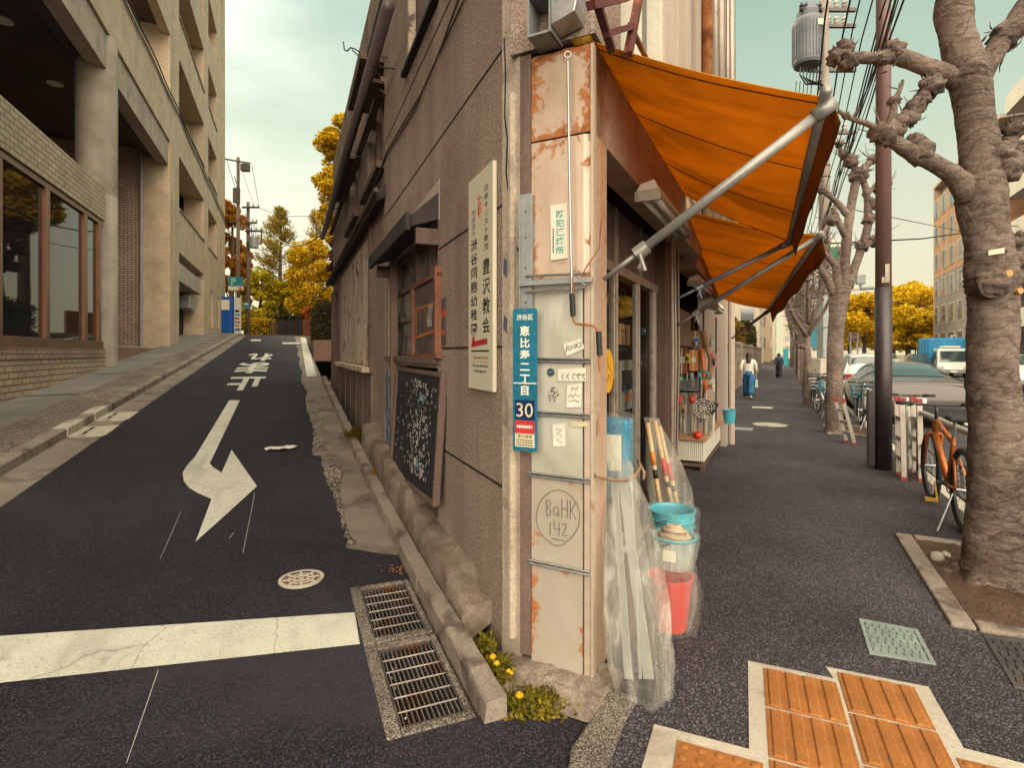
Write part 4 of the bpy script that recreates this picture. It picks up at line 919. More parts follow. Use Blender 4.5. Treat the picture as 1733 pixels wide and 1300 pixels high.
awning('near orange canvas awning sloping from the rusty pillar over the sidewalk', (2.335, .80, 2.885), (4.87, .80, 2.87), (2.32, -.14, 2.42), (5.0, -.046, 2.38),
       [((2.30, .70, 1.79), (2.32, -.155, 2.385), m_arm), ((4.75, .80, 1.93), (5.0, -.036, 2.37), m_arm_blue)], .10)
awning('second orange canvas awning farther along the shopfront, over the hanging goods', (4.96, .82, 2.74), (7.95, .82, 2.25), (4.98, -.26, 2.41), (8.0, .17, 2.05),
       [((5.1, .86, 1.72), (5.0, -.28, 2.42), m_arm), ((7.9, .62, 1.66), (8.02, .17, 2.03), m_brown)], .16)
# the open end box with the winding gear
t = thing('winding_box', 'grey steel awning gear box with an open end above the rusty pillar', 'gear box', R, (2.2, .9, 2.85))
y0, y1 = R.hx(985, 2.22)[0], R.hx(902, 2.22)[0]; z0, z1 = 2.855, 3.03; ym = y1 - (y1 - y0) * .46
w = MB(); w.box(2.16, 2.30, y1 - .008, y1, z0, z1); w.box(2.16, 2.30, ym, y1 - .008, z0, z0 + .01); w.box(2.16, 2.30, ym - .006, ym + .006, z0, z1); w.box(2.16, 2.30, ym, y1 - .008, z1 - .01, z1); w.box(2.29, 2.30, ym, y1 - .008, z0 + .01, z1 - .01); part(w, 'box', m_grey_paint, t)
w = MB(); w.prism([(2.15, ym - .006, z0 + .02), (2.15, y0 + .01, z0 + .05), (2.15, y0, z0 + .09), (2.15, y0, z1 + .03), (2.15, ym - .006, z1 + .02)], (.12, 0, 0)); part(w, 'gear_case', m_steel, t, bevel=.006)
w = MB(); w.lathe((2.15, (ym + y0) / 2, z0 + .13), [(.0, -.006), (.012, -.006), (.012, 0)], 10, (1, 0, 0)); part(w, 'bolt', m_rust, t)
# crank rod
t = thing('awning_crank', 'long thin awning crank with black grips hanging down the metal pillar', 'crank handle', R, (2.2, .9, 1.3))
def RX(u, v, x_): y, D = R.hx(u, x_); return (x_, y, zv(v, D))
q = 2.24
w = MB(); w.ring(Vector(RX(961, 92, q)) , .014, .004, 14, 6, (1, .3, 0)); w.tube([RX(961, 104, q), RX(963, 250, q), RX(966, 420, q), RX(968, 500, q)], .006, 8); part(w, 'rod', m_steel, t)
w = MB(); w.tube([RX(968, 470, q), RX(969, 535, q), RX(971, 543, q), RX(975, 548, q), RX(1004, 551, q), RX(1010, 556, q), RX(1013, 575, q), RX(1015, 630, q)], .0055, 8); part(w, 'crank_arm', m_rust, t)
for a, b in (((968, 497), (970, 535)), ((1013, 561), (1015, 602))):
    w = MB(); w.tube([RX(*a, q), RX(*b, q)], .0125, 10); part(w, 'grip', m_black, t)
# grey channel post that carries the sign and the arm
t = thing('channel_post', 'grey steel channel post with side arms on the edge of the metal pillar', 'bracket', R, (2.26, 1.05, 1.3))
w = MB(); a, b = R.hx(882, 2.265)[0], R.hx(901, 2.265)[0]; w.box(2.255, 2.275, b, a, 1.2, 2.2); w.box(2.24, 2.255, a - .006, a, 1.2, 2.2); part(w, 'post', m_grey_paint, t, bevel=.002)
w = MB(); w.box(2.25, 2.262, .735, a, 1.775, 1.80); w.box(2.235, 2.25, .735, a, 1.775, 1.781); part(w, 'cross_channel', m_grey_paint, t)
w = MB(); w.tube([(2.25, a - .03, 1.822), (2.255, .76, 1.815)], .006, 7); w.tube([(2.25, a - .03, 1.748), (2.25, .78, 1.752), (2.25, .765, 1.765), (2.25, .79, 1.775)], .0065, 7); part(w, 'side_rod', m_steel, t)
w = MB()
for z in (1.25, 1.4, 1.55, 1.7, 1.86, 2.0, 2.12): w.lathe((2.254, (a + b) / 2, z), [(0, -.003), (.004, -.003), (.004, 0)], 8, (1, 0, 0))
part(w, 'rivets', m_iron, t)
# thin stray wire
mb = MB(); mb.tube([RX(1018, 230, 2.28), RX(1020, 330, 2.27), RX(1014, 420, 2.25), RX(992, 452, 2.24), RX(985, 466, 2.24)], .003, 5); solo(mb, 'loose_wire', m_rust, 'thin rusty wire hanging down the right edge of the metal pillar', 'wire', R)
# cracks in the corner post
mb = MB(); mb.tube([(L.hy(u, WY + .001)[0], WY + .001, wz(u, v)) for u, v in ((864, 200), (866, 235), (863, 262), (867, 290), (866, 330), (871, 360), (872, 395), (878, 420))] if False else [(A_r[0] + (PX - A_r[0]) * s - .001, A_r[1] + (ya + .055 - A_r[1]) * s, z) for s, z in ((.12, 3.0), (.2, 2.8), (.14, 2.62), (.3, 2.5), (.22, 2.34), (.42, 2.2), (.5, 2.04), (.9, 1.95))], .0045, 5); rpart(mb, 'crack', m_dark, oldb)

# ================================================================ signs, stickers
m_sign_cream = surf('cream sign board', [(.6, .57, .43), (.66, .63, .49)], .45, 1.5, .06, 30, .03)
m_sign_red = plain('sign red', (.45, .03, .03), .5)
m_sign_blue = surf('blue enamel', [(.008, .11, .19), (.012, .16, .25)], .3, 5, .15, 40, .05, 40, .002, 0, .5, patch=((.12, .2, .24), 14, .66, .72))
m_navy = plain('navy enamel', (.006, .025, .09), .3)
m_cream2 = plain('cream strip', (.6, .54, .36), .5)
m_wht = plain('white lettering', (.72, .72, .64), .5)
x0, x1 = wx(842), wx(800); zt0, zt1 = wz(842, 272), wz(800, 310); zb0, zb1 = wz(841, 665), wz(802, 655)
t = thing('church_sign', 'tall cream direction sign with two columns of black characters and a red arrow', 'sign', L, ((x0 + x1) / 2, WY + .012, zb0))
zt, zb = (zt0 + zt1) / 2, (zb0 + zb1) / 2; Wd, Hd = x1 - x0, zt - zb; YF = WY + .026
mb = MB(); mb.box(x0, x1, WY + .004, YF - .001, zb, zt); part(mb, 'board', m_sign_cream, t, bevel=.002)
mb = MB(); ux, uz = (-1, 0, 0), (0, 0, 1)
def sp(fx_, fz): return (x1 - Wd * fx_, YF, zt - Hd * fz)
column(mb, '日本キリスト教団', sp(.66, .075), ux, uz, Wd * .19, Hd * .30)
column(mb, '豊沢教会', sp(.60, .40), ux, uz, Wd * .31, Hd * .35, .012)
column(mb, '学校法人', sp(.13, .15), ux, uz, Wd * .2, Hd * .125)
column(mb, '渋谷同胞幼稚園', sp(.10, .285), ux, uz, Wd * .31, Hd * .465, .012)
put_text(mb, 'Toyosawa Church', sp(.2, .862), ux, uz, Wd * .62, Hd * .018, .01)
put_text(mb, 'Shibuya Douhou', sp(.2, .90), ux, uz, Wd * .62, Hd * .018, .01)
put_text(mb, 'Kindergarten', sp(.27, .925), ux, uz, Wd * .48, Hd * .018, .01)
mb.box(*sorted((sp(.14, 0)[0], sp(.86, 0)[0])), YF - .001, YF + .0006, zt - Hd * .825, zt - Hd * .818)
part(mb, 'lettering', m_ink, t)
mb = MB(); mb.face([sp(.12, .805), sp(.80, .79), sp(.80, .765), sp(.30, .775), sp(.27, .752), sp(.2, .752)]); mb.face([sp(.12, .873), sp(.86, .873), sp(.86, .8715), sp(.12, .8715)]); part(mb, 'red_arrow', m_sign_red, t)
mb = MB()
for a, b, w_ in (((.48, .10), (.48, .20), .004), ((.40, .115), (.57, .12), .004), ((.44, .15), (.56, .145), .003), ((.44, .15), (.44, .19), .003), ((.56, .145), (.57, .185), .003), ((.44, .17), (.56, .167), .003), ((.44, .19), (.57, .185), .003), ((.5, .2), (.52, .215), .003)):
    mb.bar(sp(*a), sp(*b), .0015, w_ * 1.6, (0, 1, 0))
part(mb, 'emblem', m_sign_red, t)

SX = 2.235                                              # street address plate, hung in front of the channel post
y1, y0 = R.hx(868.5, SX)[0], R.hx(909.5, SX)[0]; D_ = R.hx(889, SX)[1]; zt, zb = zv(522, D_), zv(764, D_); Wd, Hd = y1 - y0, zt - zb
t = thing('address_plate', 'long blue enamel street address plate with white characters and the number 30', 'sign', R, (SX, (y0 + y1) / 2, zb))
ux, uz = (0, -1, 0), (0, 0, 1)
def ap(fx_, fz, d=0): return (SX - .0035 - d, y1 - Wd * fx_, zt - Hd * fz)
def rr(a, b, c, d_, r, dep, n=5):
    P = []
    for cx, cz, s in ((b - r, c + r, 0), (a + r, c + r, 1), (a + r, d_ - r, 2), (b - r, d_ - r, 3)):
        for k in range(n + 1):
            an = math.pi / 2 * (s + k / n); P.append((dep, cx + r * math.cos(an), cz - 0 + r * math.sin(an) * (1 if s in (0, 1) else 1)))
    return P
def rrect(mb_, x, ya_, yb_, za_, zb_, r, th):
    P = []; n = 5
    for cy, cz, s in ((yb_ - r, zb_ - r, 0), (ya_ + r, zb_ - r, 1), (ya_ + r, za_ + r, 2), (yb_ - r, za_ + r, 3)):
        for k in range(n + 1): an = math.pi / 2 * (s + k / n); P.append((x, cy + r * math.cos(an), cz + r * math.sin(an)))
    mb_.prism(P, (-th, 0, 0))
mb = MB(); rrect(mb, SX, y0, y1, zb, zt, .012, .003); part(mb, 'plate', m_sign_blue, t)
mb = MB()
put_text(mb, '渋谷区', ap(.16, .082, .001), ux, uz, Wd * .68, Hd * .042, .012)
column(mb, '恵比寿二丁目', ap(.28, .115, .001), ux, uz, Wd * .44, Hd * .50, .024)
part(mb, 'lettering', m_wht, t)
mb = MB(); mb.box(SX - .0045, SX - .003, y0 + .003, y1 - .003, zt - Hd * .527, zt - Hd * .52); part(mb, 'seam', m_wht, t)
mb = MB(); mb.box(SX - .0055, SX - .003, y0 + Wd * .1, y1 - Wd * .1, zt - Hd * .78, zt - Hd * .64); nb = part(mb, 'number_panel', m_navy, t)
mb = MB(); put_text(mb, '30', ap(.16, .76, .0025), ux, uz, Wd * .68, Hd * .098, .0); part(mb, 'number', m_cream2, nb)
mb = MB(); mb.box(SX - .0055, SX - .003, y0 + Wd * .1, y1 - Wd * .1, zt - Hd * .875, zt - Hd * .785); rs = part(mb, 'red_strip', m_sign_red, t)
mb = MB()
for k in range(9): mb.box(SX - .0062, SX - .005, y1 - Wd * (.18 + .072 * k) - Wd * .05, y1 - Wd * (.18 + .072 * k), zt - Hd * (.835 + .004 * (k % 2)), zt - Hd * .818)
part(mb, 'small_writing', m_wht, rs)
mb = MB(); mb.box(SX - .0055, SX - .003, y0 + Wd * .1, y1 - Wd * .1, zt - Hd * .97, zt - Hd * .876); cs = part(mb, 'cream_strip', m_cream2, t)
mb = MB(); put_text(mb, '恵比寿南', ap(.2, .908, .0022), ux, uz, Wd * .6, Hd * .026, .01)
for q in (.918, .935, .952):
    for k in range(10): mb.box(SX - .0062, SX - .005, y1 - Wd * (.16 + .068 * k) - Wd * .045, y1 - Wd * (.16 + .068 * k), zt - Hd * (q + .008), zt - Hd * q)
part(mb, 'small_writing', m_ink, cs)
for f in (.012, .53, .985):
    mb = MB(); mb.lathe(ap(.5, f + .004, 0), [(.0045, 0), (.0045, .003), (0, .004)], 8, (-1, 0, 0)); part(mb, 'screw', m_rust, t)

QX = PX - .013
def px(u, v, d=0): y, D = R.hx(u, QX - d); return (QX - d, y, zv(v, D))
def quadR(mb_, c4, th=.0012):
    P = [px(*c) for c in c4]; mb_.prism(P, (-th, 0, 0))
def strokes(mb_, lines, r=.0014, d=.0015):
    for ln in lines: mb_.tube([px(u, v, d) for u, v in ln], r, 5)
t = thing('notice_plate', 'narrow white plate with green vertical characters on the rusty pillar', 'sign', R, px(947, 440))
mb = MB(); quadR(mb, ((932, 348), (960, 343), (961, 437), (933, 441)), .004); part(mb, 'plate', m_white, t)
mb = MB(); a = px(940, 355, .0048); b = px(954, 430, .0048); column(mb, '防犯連絡所', a, ux, uz, .043, a[2] - b[2], .018); part(mb, 'lettering', plain('teal lettering', (.02, .32, .28), .5), t)
mb = MB()
for k in range(10): c = px(936.2, 388 + 4.2 * k, .005); mb.box(c[0], c[0] + .0006, c[1] - .003, c[1] + .003, c[2] - .004, c[2] + .004)
part(mb, 'small_writing', m_ink, t)
m_stk = surf('sticker paper', [(.55, .55, .46), (.66, .66, .56)], .6, 8, .12, 40, .05)
m_pen = plain('marker pen', (.03, .035, .05), .6)
def sticker(label, c4, mat, lines, r=.0014, name='sticker', cat='sticker', lm=None):
    cu = sum(c[0] for c in c4) / 4; cv = sum(c[1] for c in c4) / 4; t_ = thing(name, label, cat, R, px(cu, cv), 'stickers on the metal pillar')
    m = MB(); quadR(m, c4); part(m, 'paper', mat, t_)
    if lines: m = MB(); strokes(m, lines, r, .002); part(m, 'drawing', lm or m_pen, t_)
jr = random.Random(9)
sticker('white sticker with a blue edge and scrawled letters, tilted, above the clamp rods', ((953, 583), (984, 572), (989, 590), (959, 603)), m_stk,
        [[(959, 595), (959, 586), (963, 585), (961, 590), (965, 593)], [(966, 592), (967, 584), (970, 590), (973, 582), (973, 590)], [(975, 589), (975, 582)], [(979, 580), (975, 585), (981, 588)], [(983, 587), (982, 579), (986, 580)]], .0016)
sticker('long white sticker with a row of curved marks', ((944, 625), (992, 622), (992, 645), (944, 645)), m_stk, [[(950 + 9 * k + 4, 632), (950 + 9 * k, 637), (950 + 9 * k + 4, 642)] for k in range(5)] + [[(972, 634), (990, 634)]], .0016)
sticker('white paper sticker with a sketched drawing, below the long one', ((960, 652), (985, 649), (984, 689), (958, 690)), m_stk, [[(966, 662), (970, 656), (975, 660), (978, 655)], [(962, 672), (966, 667), (970, 673), (974, 667), (979, 672), (982, 668)], [(963, 680), (972, 677), (980, 681)]])
sticker('faded paper sticker with scribbles on the silver panel', ((935, 719), (956, 717), (957, 755), (936, 756)), m_stk, [[(941, 725), (950, 729), (942, 733), (952, 738), (942, 744), (951, 750)]], .0011)
sticker('torn yellowish strip of paper at the top of the silver panel', ((963, 713), (994, 714), (995, 722), (967, 723)), plain('yellowed paper', (.5, .48, .33), .7), None)
t = thing('sticker', 'small round navy sticker left of the long white sticker', 'sticker', R, px(932, 630), 'stickers on the metal pillar')
mb = MB(); mb.lathe(px(932, 630), [(0.0, .0015), (.018, .0015), (.018, 0)], 20, (-1, 0, 0)); part(mb, 'paper', plain('navy sticker', (.02, .05, .09), .4), t)
mb = MB(); c = px(932, 630, .002); mb.bar((c[0], c[1] + .012, c[2] - .003), (c[0], c[1] - .012, c[2] + .004), .0008, .007, (1, 0, 0)); part(mb, 'mark', m_wht, t)
mb = MB(); 
for k in range(26):
    a = jr.uniform(0, 6.28); q = jr.choice((1, .8, .55)); u, v = 936 + 8.5 * q * math.cos(a), 668 + 11 * q * math.sin(a); strokes(mb, [[(u, v), (u + jr.uniform(-1.5, 1.5), v + jr.uniform(-2, 2) + .4)]], .0018)
strokes(mb, [[(933, 664), (936, 660), (939, 664), (936, 669), (936, 673)]], .0016)
solo(mb, 'ink_drawing', m_pen, 'small dotted ink drawing on the silver panel', 'graffiti', R)
mb = MB()
circ = [(944 + 37 * math.cos(a) * (1.0 if a < 3.2 else .97), 875 + 45 * math.sin(a) + (4 if 1.2 < a < 1.9 else 0)) for a in frange(-.6, 5.75, 40)]
strokes(mb, [circ, [(925, 846), (925, 873)], [(925, 847), (931, 848), (931, 856), (926, 859), (932, 864), (931, 872), (925, 874)],
             [(943, 858), (937, 860), (937, 870), (942, 873), (945, 866), (944, 858), (946, 874)], [(951, 845), (951, 877)], [(951, 862), (960, 861)], [(960, 846), (960, 878)],
             [(965, 848), (965, 879)], [(974, 853), (966, 864)], [(967, 864), (975, 880)],
             [(931, 884), (931, 907)], [(938, 882), (938, 896), (948, 896)], [(946, 884), (946, 908)], [(952, 889), (957, 886), (959, 891), (951, 907), (960, 907)], [(965, 906), (965.6, 907)], [(934, 912), (955, 916)]], .0015)
solo(mb, 'graffiti', plain('grey marker', (.09, .095, .1), .6), 'circled handwriting reading BaHK 142 on the stained cream panel', 'graffiti', R)

# boards and posters on the side-street wall
t = thing('chalkboard', 'black chalkboard covered in white chalk marks leaning on the wall under the hooded window', 'chalkboard', L, (wx(710), -.9, .45))
bx0, bx1, zb_, zt_ = wx(747, -.925), wx(668, -.91), .47, 1.31
def cb(a, z, d=0): k = (z - zb_) / (zt_ - zb_); return (bx0 + (bx1 - bx0) * a, -.885 + (-.94 + .885) * k + d, z)
mb = MB(); mb.hexa([cb(.02, zb_ + .02, -.02), cb(.98, zb_ - .08, -.02), cb(.98, zb_ - .08, 0), cb(.02, zb_ + .02, 0), cb(.02, zt_, -.02), cb(.98, zt_ + .0, -.02), cb(.98, zt_, 0), cb(.02, zt_, 0)]); part(mb, 'board', surf('chalkboard black', [(.012, .012, .016), (.03, .03, .036)], .6, 3, .3, 20, .05), t)
mb = MB(); mb.bar(cb(0, zb_ - .0), cb(0, zt_ + .03), .035, .045, (0, 1, 0)); mb.bar(cb(1, zb_ - .1), cb(1, zt_ + .02), .035, .04, (0, 1, 0)); mb.bar(cb(0, zt_ + .012), cb(1, zt_ + .012), .03, .03); mb.bar(cb(0, zb_ - .0), cb(1, zb_ - .1), .03, .03); part(mb, 'frame', m_wood_old, t)
mb = MB(); jr = random.Random(14)
for k in range(330):
    z = zb_ + .06 + (zt_ - zb_ - .12) * jr.random(); a = .42 + jr.gauss(0, .12) if jr.random() < .75 else jr.uniform(.1, .92)
    if not .05 < a < .95: continue
    p = Vector(cb(a, z, .002)); q = p + Vector((jr.uniform(-.012, .012), 0, jr.uniform(-.028, .028))); mb.bar(p, q, .006, .0015, (0, 1, 0))
for k in range(14):
    z = zt_ - .1 - .05 * jr.randint(0, 13); a = jr.uniform(.2, .4); s = jr.uniform(.012, .022); p = [cb(a, z, .002), cb(a + s * 1.6, z, .002), cb(a + s * 1.6, z + s * 2, .002), cb(a, z + s * 2, .002)]
    for i in range(jr.randint(3, 4)): mb.bar(p[i], p[(i + 1) % 4], .006, .0015, (0, 1, 0))
part(mb, 'chalk_marks', plain('chalk white', (.5, .5, .47), .9), t)
mb = MB()
for a, z, s in ((.33, 1.12, .03), (.36, .62, .022)): p = cb(a, z, .003); mb.bar((p[0], p[1], p[2] - s), (p[0], p[1], p[2] + s), .05, .0015, (0, 1, 0))
part(mb, 'blue_chalk', plain('blue chalk', (.08, .32, .36), .9), t)
t = thing('framed_poster', 'dark abstract poster in a red-brown frame on the lattice window', 'poster', L, (wx(718), WY, 1.46))
a0, a1, z0, z1 = wx(741, -.93), wx(697, -.93), 1.46, 2.02
mb = MB(); mb.box(a0, a0 + .045, -.97, -.91, z0, z1 + .04); mb.box(a1 - .04, a1, -.965, -.92, z0, z1); mb.box(a0, a1, -.965, -.92, z0 - .03, z0); mb.box(a0, a1, -.965, -.92, z1 - .03, z1); part(mb, 'frame', surf('red brown frame', [(.16, .06, .04), (.24, .1, .06)], .6, 5, .3, 40), t, bevel=.003)
mb = MB(); mb.box(a0 + .04, a1 - .04, -.955, -.945, z0, z1 - .03); part(mb, 'print', surf('dark print', [(.03, .035, .05), (.1, .07, .07), (.16, .13, .13)], .5, 7, .3, 30), t)
mb = MB()
for k in range(5): mb.tube([(a0 + .22 + .03 * k + .02 * math.sin(s * 5), -.943, z0 + .2 + .16 * s) for s in frange(0, 1, 6)], .0035, 5)
part(mb, 'pale_strokes', m_conc, t)
mb = MB(); mb.bar((a0 + .05, -.943, z0 + .17), (a1 - .05, -.943, z0 + .13), .003, .02); mb.bar((a0 + .1, -.943, z0 + .36), (a1 - .1, -.943, z0 + .36), .003, .012); mb.bar((a1 - .1, -.943, z0 + .17), (a1 - .1, -.943, z0 + .36), .012, .003, (0, 1, 0)); part(mb, 'orange_lines', plain('orange ink', (.5, .16, .03), .6), t)
t = thing('wall_poster', 'small torn red and black poster on the stucco right of the framed poster', 'poster', L, (wx(749), WY, 1.5))
a0, a1 = wx(755.5), wx(744); z0, z1 = wz(750, 584), wz(750, 505)
mb = MB(); mb.box(a0, a1, WY + .003, WY + .007, z0, z1); part(mb, 'paper', surf('grimy print', [(.06, .05, .055), (.17, .12, .11)], .7, 9, .3, 30), t)
mb = MB(); mb.box(a0 + .005, a1 - .01, WY + .007, WY + .0085, z0 + .19, z0 + .235); mb.box(a0 + .02, a1 - .03, WY + .007, WY + .0085, z0 + .07, z0 + .1); part(mb, 'red_band', plain('poster red', (.5, .07, .03), .6), t)
mb = MB(); q = wx(655, -.93); mb.box(q - .12, q + .1, -.95, -.935, .45, 1.28); t = solo(mb, 'painted_board', surf('blue and white painted board', [(.02, .04, .08), (.1, .14, .2), (.5, .5, .48)], .6, 9, .2, 30), 'narrow dark board painted blue and white left of the chalkboard', 'board', L)
mb = MB(); a, b = L.hy(852, WY + .001)[0], L.hy(858, WY + .001)[0]
m_bluetape = plain('faded blue paint', (.075, .09, .13), .8)
for z0, z1 in ((wz(856, 470), wz(856, 434)), (wz(856, 565), wz(856, 532))):
    m = MB(); s = .40; P = [(A_r[0] + (PX - A_r[0]) * s_ - .0015, A_r[1] + (ya + .055 - A_r[1]) * s_, z) for s_, z in ((.06, z0 + .03), (.24, z0), (.28, z1 - .02), (.1, z1))]; m.prism(P, (-.0015, -.001, 0))
    solo(m, 'paint_smear', m_bluetape, 'blue grey paint smear on the corner post, ' + ('upper one' if z0 > 1.7 else 'lower one'), 'paint smear', R)

# ================================================================ under the awnings
m_tube = plain('lamp tube', (.7, .68, .6), .3)
def lamp(x0, x1, y, z, label):
    t_ = thing('fluorescent_lamp', label, 'lamp', R, ((x0 + x1) / 2, y, z), 'tube lamps under the awnings')
    m = MB(); m.prism([(x0, y - .065, z + .05), (x0, y + .065, z + .05), (x0, y + .04, z + .09), (x0, y - .04, z + .11)], (x1 - x0, 0, 0)); part(m, 'housing', m_white, t_, bevel=.004)
    for dy in (-.035, .035): m = MB(); m.tube([(x0 + .03, y + dy, z + .02), (x1 - .03, y + dy, z + .02)], .017, 10); part(m, 'tube', m_tube, t_, smooth=True)
    for xx in (x0, x1 - .03): m = MB(); m.box(xx, xx + .03, y - .075, y + .075, z - .01, z + .05); part(m, 'end_cap', m_conc_pale, t_, bevel=.004)
lamp(3.15, 4.35, .70, 2.36, 'twin-tube lamp under the near awning'); lamp(6.0, 7.2, .84, 2.19, 'twin-tube lamp under the second awning, near end'); lamp(7.6, 8.7, .84, 2.06, 'twin-tube lamp under the second awning, far end')

# ================================================================ goods by the pillar
m_film = film('clear polythene', (.72, .72, .66), .17, .08)
m_film2 = film('thin polythene', (.8, .8, .78), .08, .07)
m_pblue = plain('blue plastic', (.03, .2, .3), .35, 0, .5, .25)
m_pred = plain('red plastic', (.55, .035, .02), .35)
m_twine = surf('brown twine', [(.2, .12, .07), (.32, .21, .13)], .9, 20)
m_bamboo = surf('pale wooden pole', [(.5, .36, .18), (.62, .48, .27)], .5, 4, .2, 40)
def bag(parent, cs, mat, jit=.02, seed=1, n=28, sub=4, name='bag', flat=1):
    """crumpled film round a row of (centre, rx, ry)"""
    q = random.Random(seed); m = MB(); rows = []
    for i in range(len(cs) - 1):
        for k in range(sub): f = k / sub; rows.append(tuple(Vector(cs[i][0]) * (1 - f) + Vector(cs[i + 1][0]) * f for _ in (0,)) + (cs[i][1] * (1 - f) + cs[i + 1][1] * f, cs[i][2] * (1 - f) + cs[i + 1][2] * f))
    rows.append((Vector(cs[-1][0]), cs[-1][1], cs[-1][2])); vs = []; ph = [q.uniform(0, 6.28) for _ in range(8)]
    for i, (c, rx, ry) in enumerate(rows):
        for j in range(n):
            a = 2 * math.pi * j / n
            w_ = 1 + jit * 2.2 * math.sin(5 * a + ph[0] + i * .13) + jit * 2 * math.sin(9 * a + ph[1] - i * .21) + jit * 1.3 * abs(math.sin(11 * a + ph[2] + i * .25)) + q.uniform(-jit, jit) * .7
            vs.append(c + Vector((math.cos(a) * rx * w_, math.sin(a) * ry * w_, q.uniform(-.006, .006))))
    k = len(rows); m.add(vs, [(i * n + j, i * n + (j + 1) % n, (i + 1) * n + (j + 1) % n, (i + 1) * n + j) for i in range(k - 1) for j in range(n)])
    return part(m, name, mat, parent, smooth=True, fix=False)
def at(u, v, D): return R.at(u, v, D)
# tall bag of grey strips leaning against the pillar
b0 = at(1086, 1172, 2.30); t = thing('bagged_trims', 'tall clear plastic bag of grey trim strips leaning on the metal pillar', 'bag of trims', R, (b0[0], b0[1], 0))
V = Vector
c_ = [at(1088, 1180, 2.31), at(1080, 1120, 2.33), at(1076, 1030, 2.36), at(1066, 930, 2.45), at(1055, 850, 2.56), at(1048, 812, 2.62), at(1046, 780, 2.66)]
r_ = [(.085, .10), (.10, .125), (.10, .135), (.09, .12), (.075, .10), (.06, .075), (.05, .06)]
bag(t, [(c, *r) for c, r in zip(c_, r_)], m_film, .05, 4, 40)
m_trim = surf('grey trim strip', [(.22, .23, .215), (.28, .29, .27)], .4, 2, .08, 20, .05)
for k, (u0, u1, w_) in enumerate(((1060, 1040, .036), (1094, 1054, .045), (1080, 1068, .014))):
    m = MB(); m.bar(at(u0 + 4, 1150, 2.30), at(u1, 815, 2.6), w_, .012, (1, 0, 0)); part(m, 'trim_strip', m_trim, t, bevel=.002)
m = MB(); a = at(1084, 1172, 2.31); m.box(a[0] - .04, a[0] + .05, a[1] - .07, a[1] + .07, .02, .075); part(m, 'dark_end', m_black, t, bevel=.01)
# blue wrapped package above it
p = at(1044, 760, 2.78); t = thing('wrapped_package', 'blue plastic-wrapped pack with a white label standing behind the clear bag', 'package', R, (p[0], p[1], 0))
zb_, zt_ = zv(812, 2.75), zv(706, 2.8)
m = MB(); m.box(p[0] - .06, p[0] + .06, p[1] - .075, p[1] + .075, zb_ - .1, zt_); part(m, 'pack', surf('blue wrap', [(.02, .14, .27), (.05, .25, .38)], .3, 8, .2, 30, .2, 30, .006), t, bevel=.02)
m = MB(); m.box(p[0] - .064, p[0] - .061, p[1] - .04, p[1] + .07, zb_ + .05, zt_ - .08); lb = part(m, 'label', m_stk, t)
m = MB(); m.prism([(p[0] - .066, p[1] + .07, zb_ + .05), (p[0] - .066, p[1] + .02, zb_ + .05), (p[0] - .066, p[1] + .035, zb_ + .10), (p[0] - .066, p[1] + .07, zb_ + .14)], (.003, 0, 0)); part(m, 'blue_flash', m_pblue, lb)
bag(t, [((p[0], p[1], zb_ - .1), .085, .1), ((p[0], p[1], zb_ + .1), .085, .1), ((p[0], p[1], zt_ + .01), .075, .09), ((p[0] + .01, p[1], zt_ + .03), .05, .06)], m_film2, .02, 9)
m = MB(); m.box(p[0] - .07, p[0] + .07, p[1] - .08, p[1] + .08, 0, zb_ - .105); solo(m, 'plastic_crate', m_brown, 'brown crate hidden behind the clear bag, under the blue pack', 'crate', R)
m = MB(); m.tube([at(1008, 804, 2.38), at(1020, 809, 2.44), at(1040, 813, 2.53), at(1062, 812, 2.56), at(1075, 806, 2.62), at(1083, 792, 2.7), at(1080, 780, 2.75), at(1090, 800, 2.72), at(1089, 812, 2.70)], .0075, 8); solo(m, 'twine', m_twine, 'brown twine tied round the clear bag and the blue pack', 'twine', R, smooth=True)
# bundle of poles in a bag
b0 = at(1140, 870, 3.9); t = thing('bagged_poles', 'clear bag of pale wooden poles with orange and red bands leaning by the shop door', 'bag of poles', R, (b0[0], b0[1], 0))
P = [((1096, 716), (1125, 905), 3.75), ((1108, 712), (1146, 900), 3.78), ((1116, 722), (1158, 905), 3.85), ((1124, 735), (1168, 890), 3.9)]
for k, (a, b, D) in enumerate(P[:3]):
    A, B = V(at(*a, D)), V(at(*b, D - .05)); m = MB(); m.tube([A, B], .016, 10); pp = part(m, 'pole', m_bamboo, t, smooth=True)
    for s0, s1, mt in (((.26, .38, plain('orange band', (.6, .2, .03), .5)), (.42, .5, m_black)) if k == 0 else ((.34, .5, m_pred), (.55, .6, m_black))):
        m = MB(); m.tube([A + (B - A) * s0, A + (B - A) * s1], .0168, 10); part(m, 'band', mt, pp, smooth=True)
bag(t, [(at(1142, 890, 3.8), .1, .13), (at(1132, 830, 3.82), .1, .14), (at(1120, 770, 3.82), .075, .1), (at(1108, 725, 3.82), .05, .055), (at(1103, 708, 3.84), .05, .05)], m_film, .04, 12)
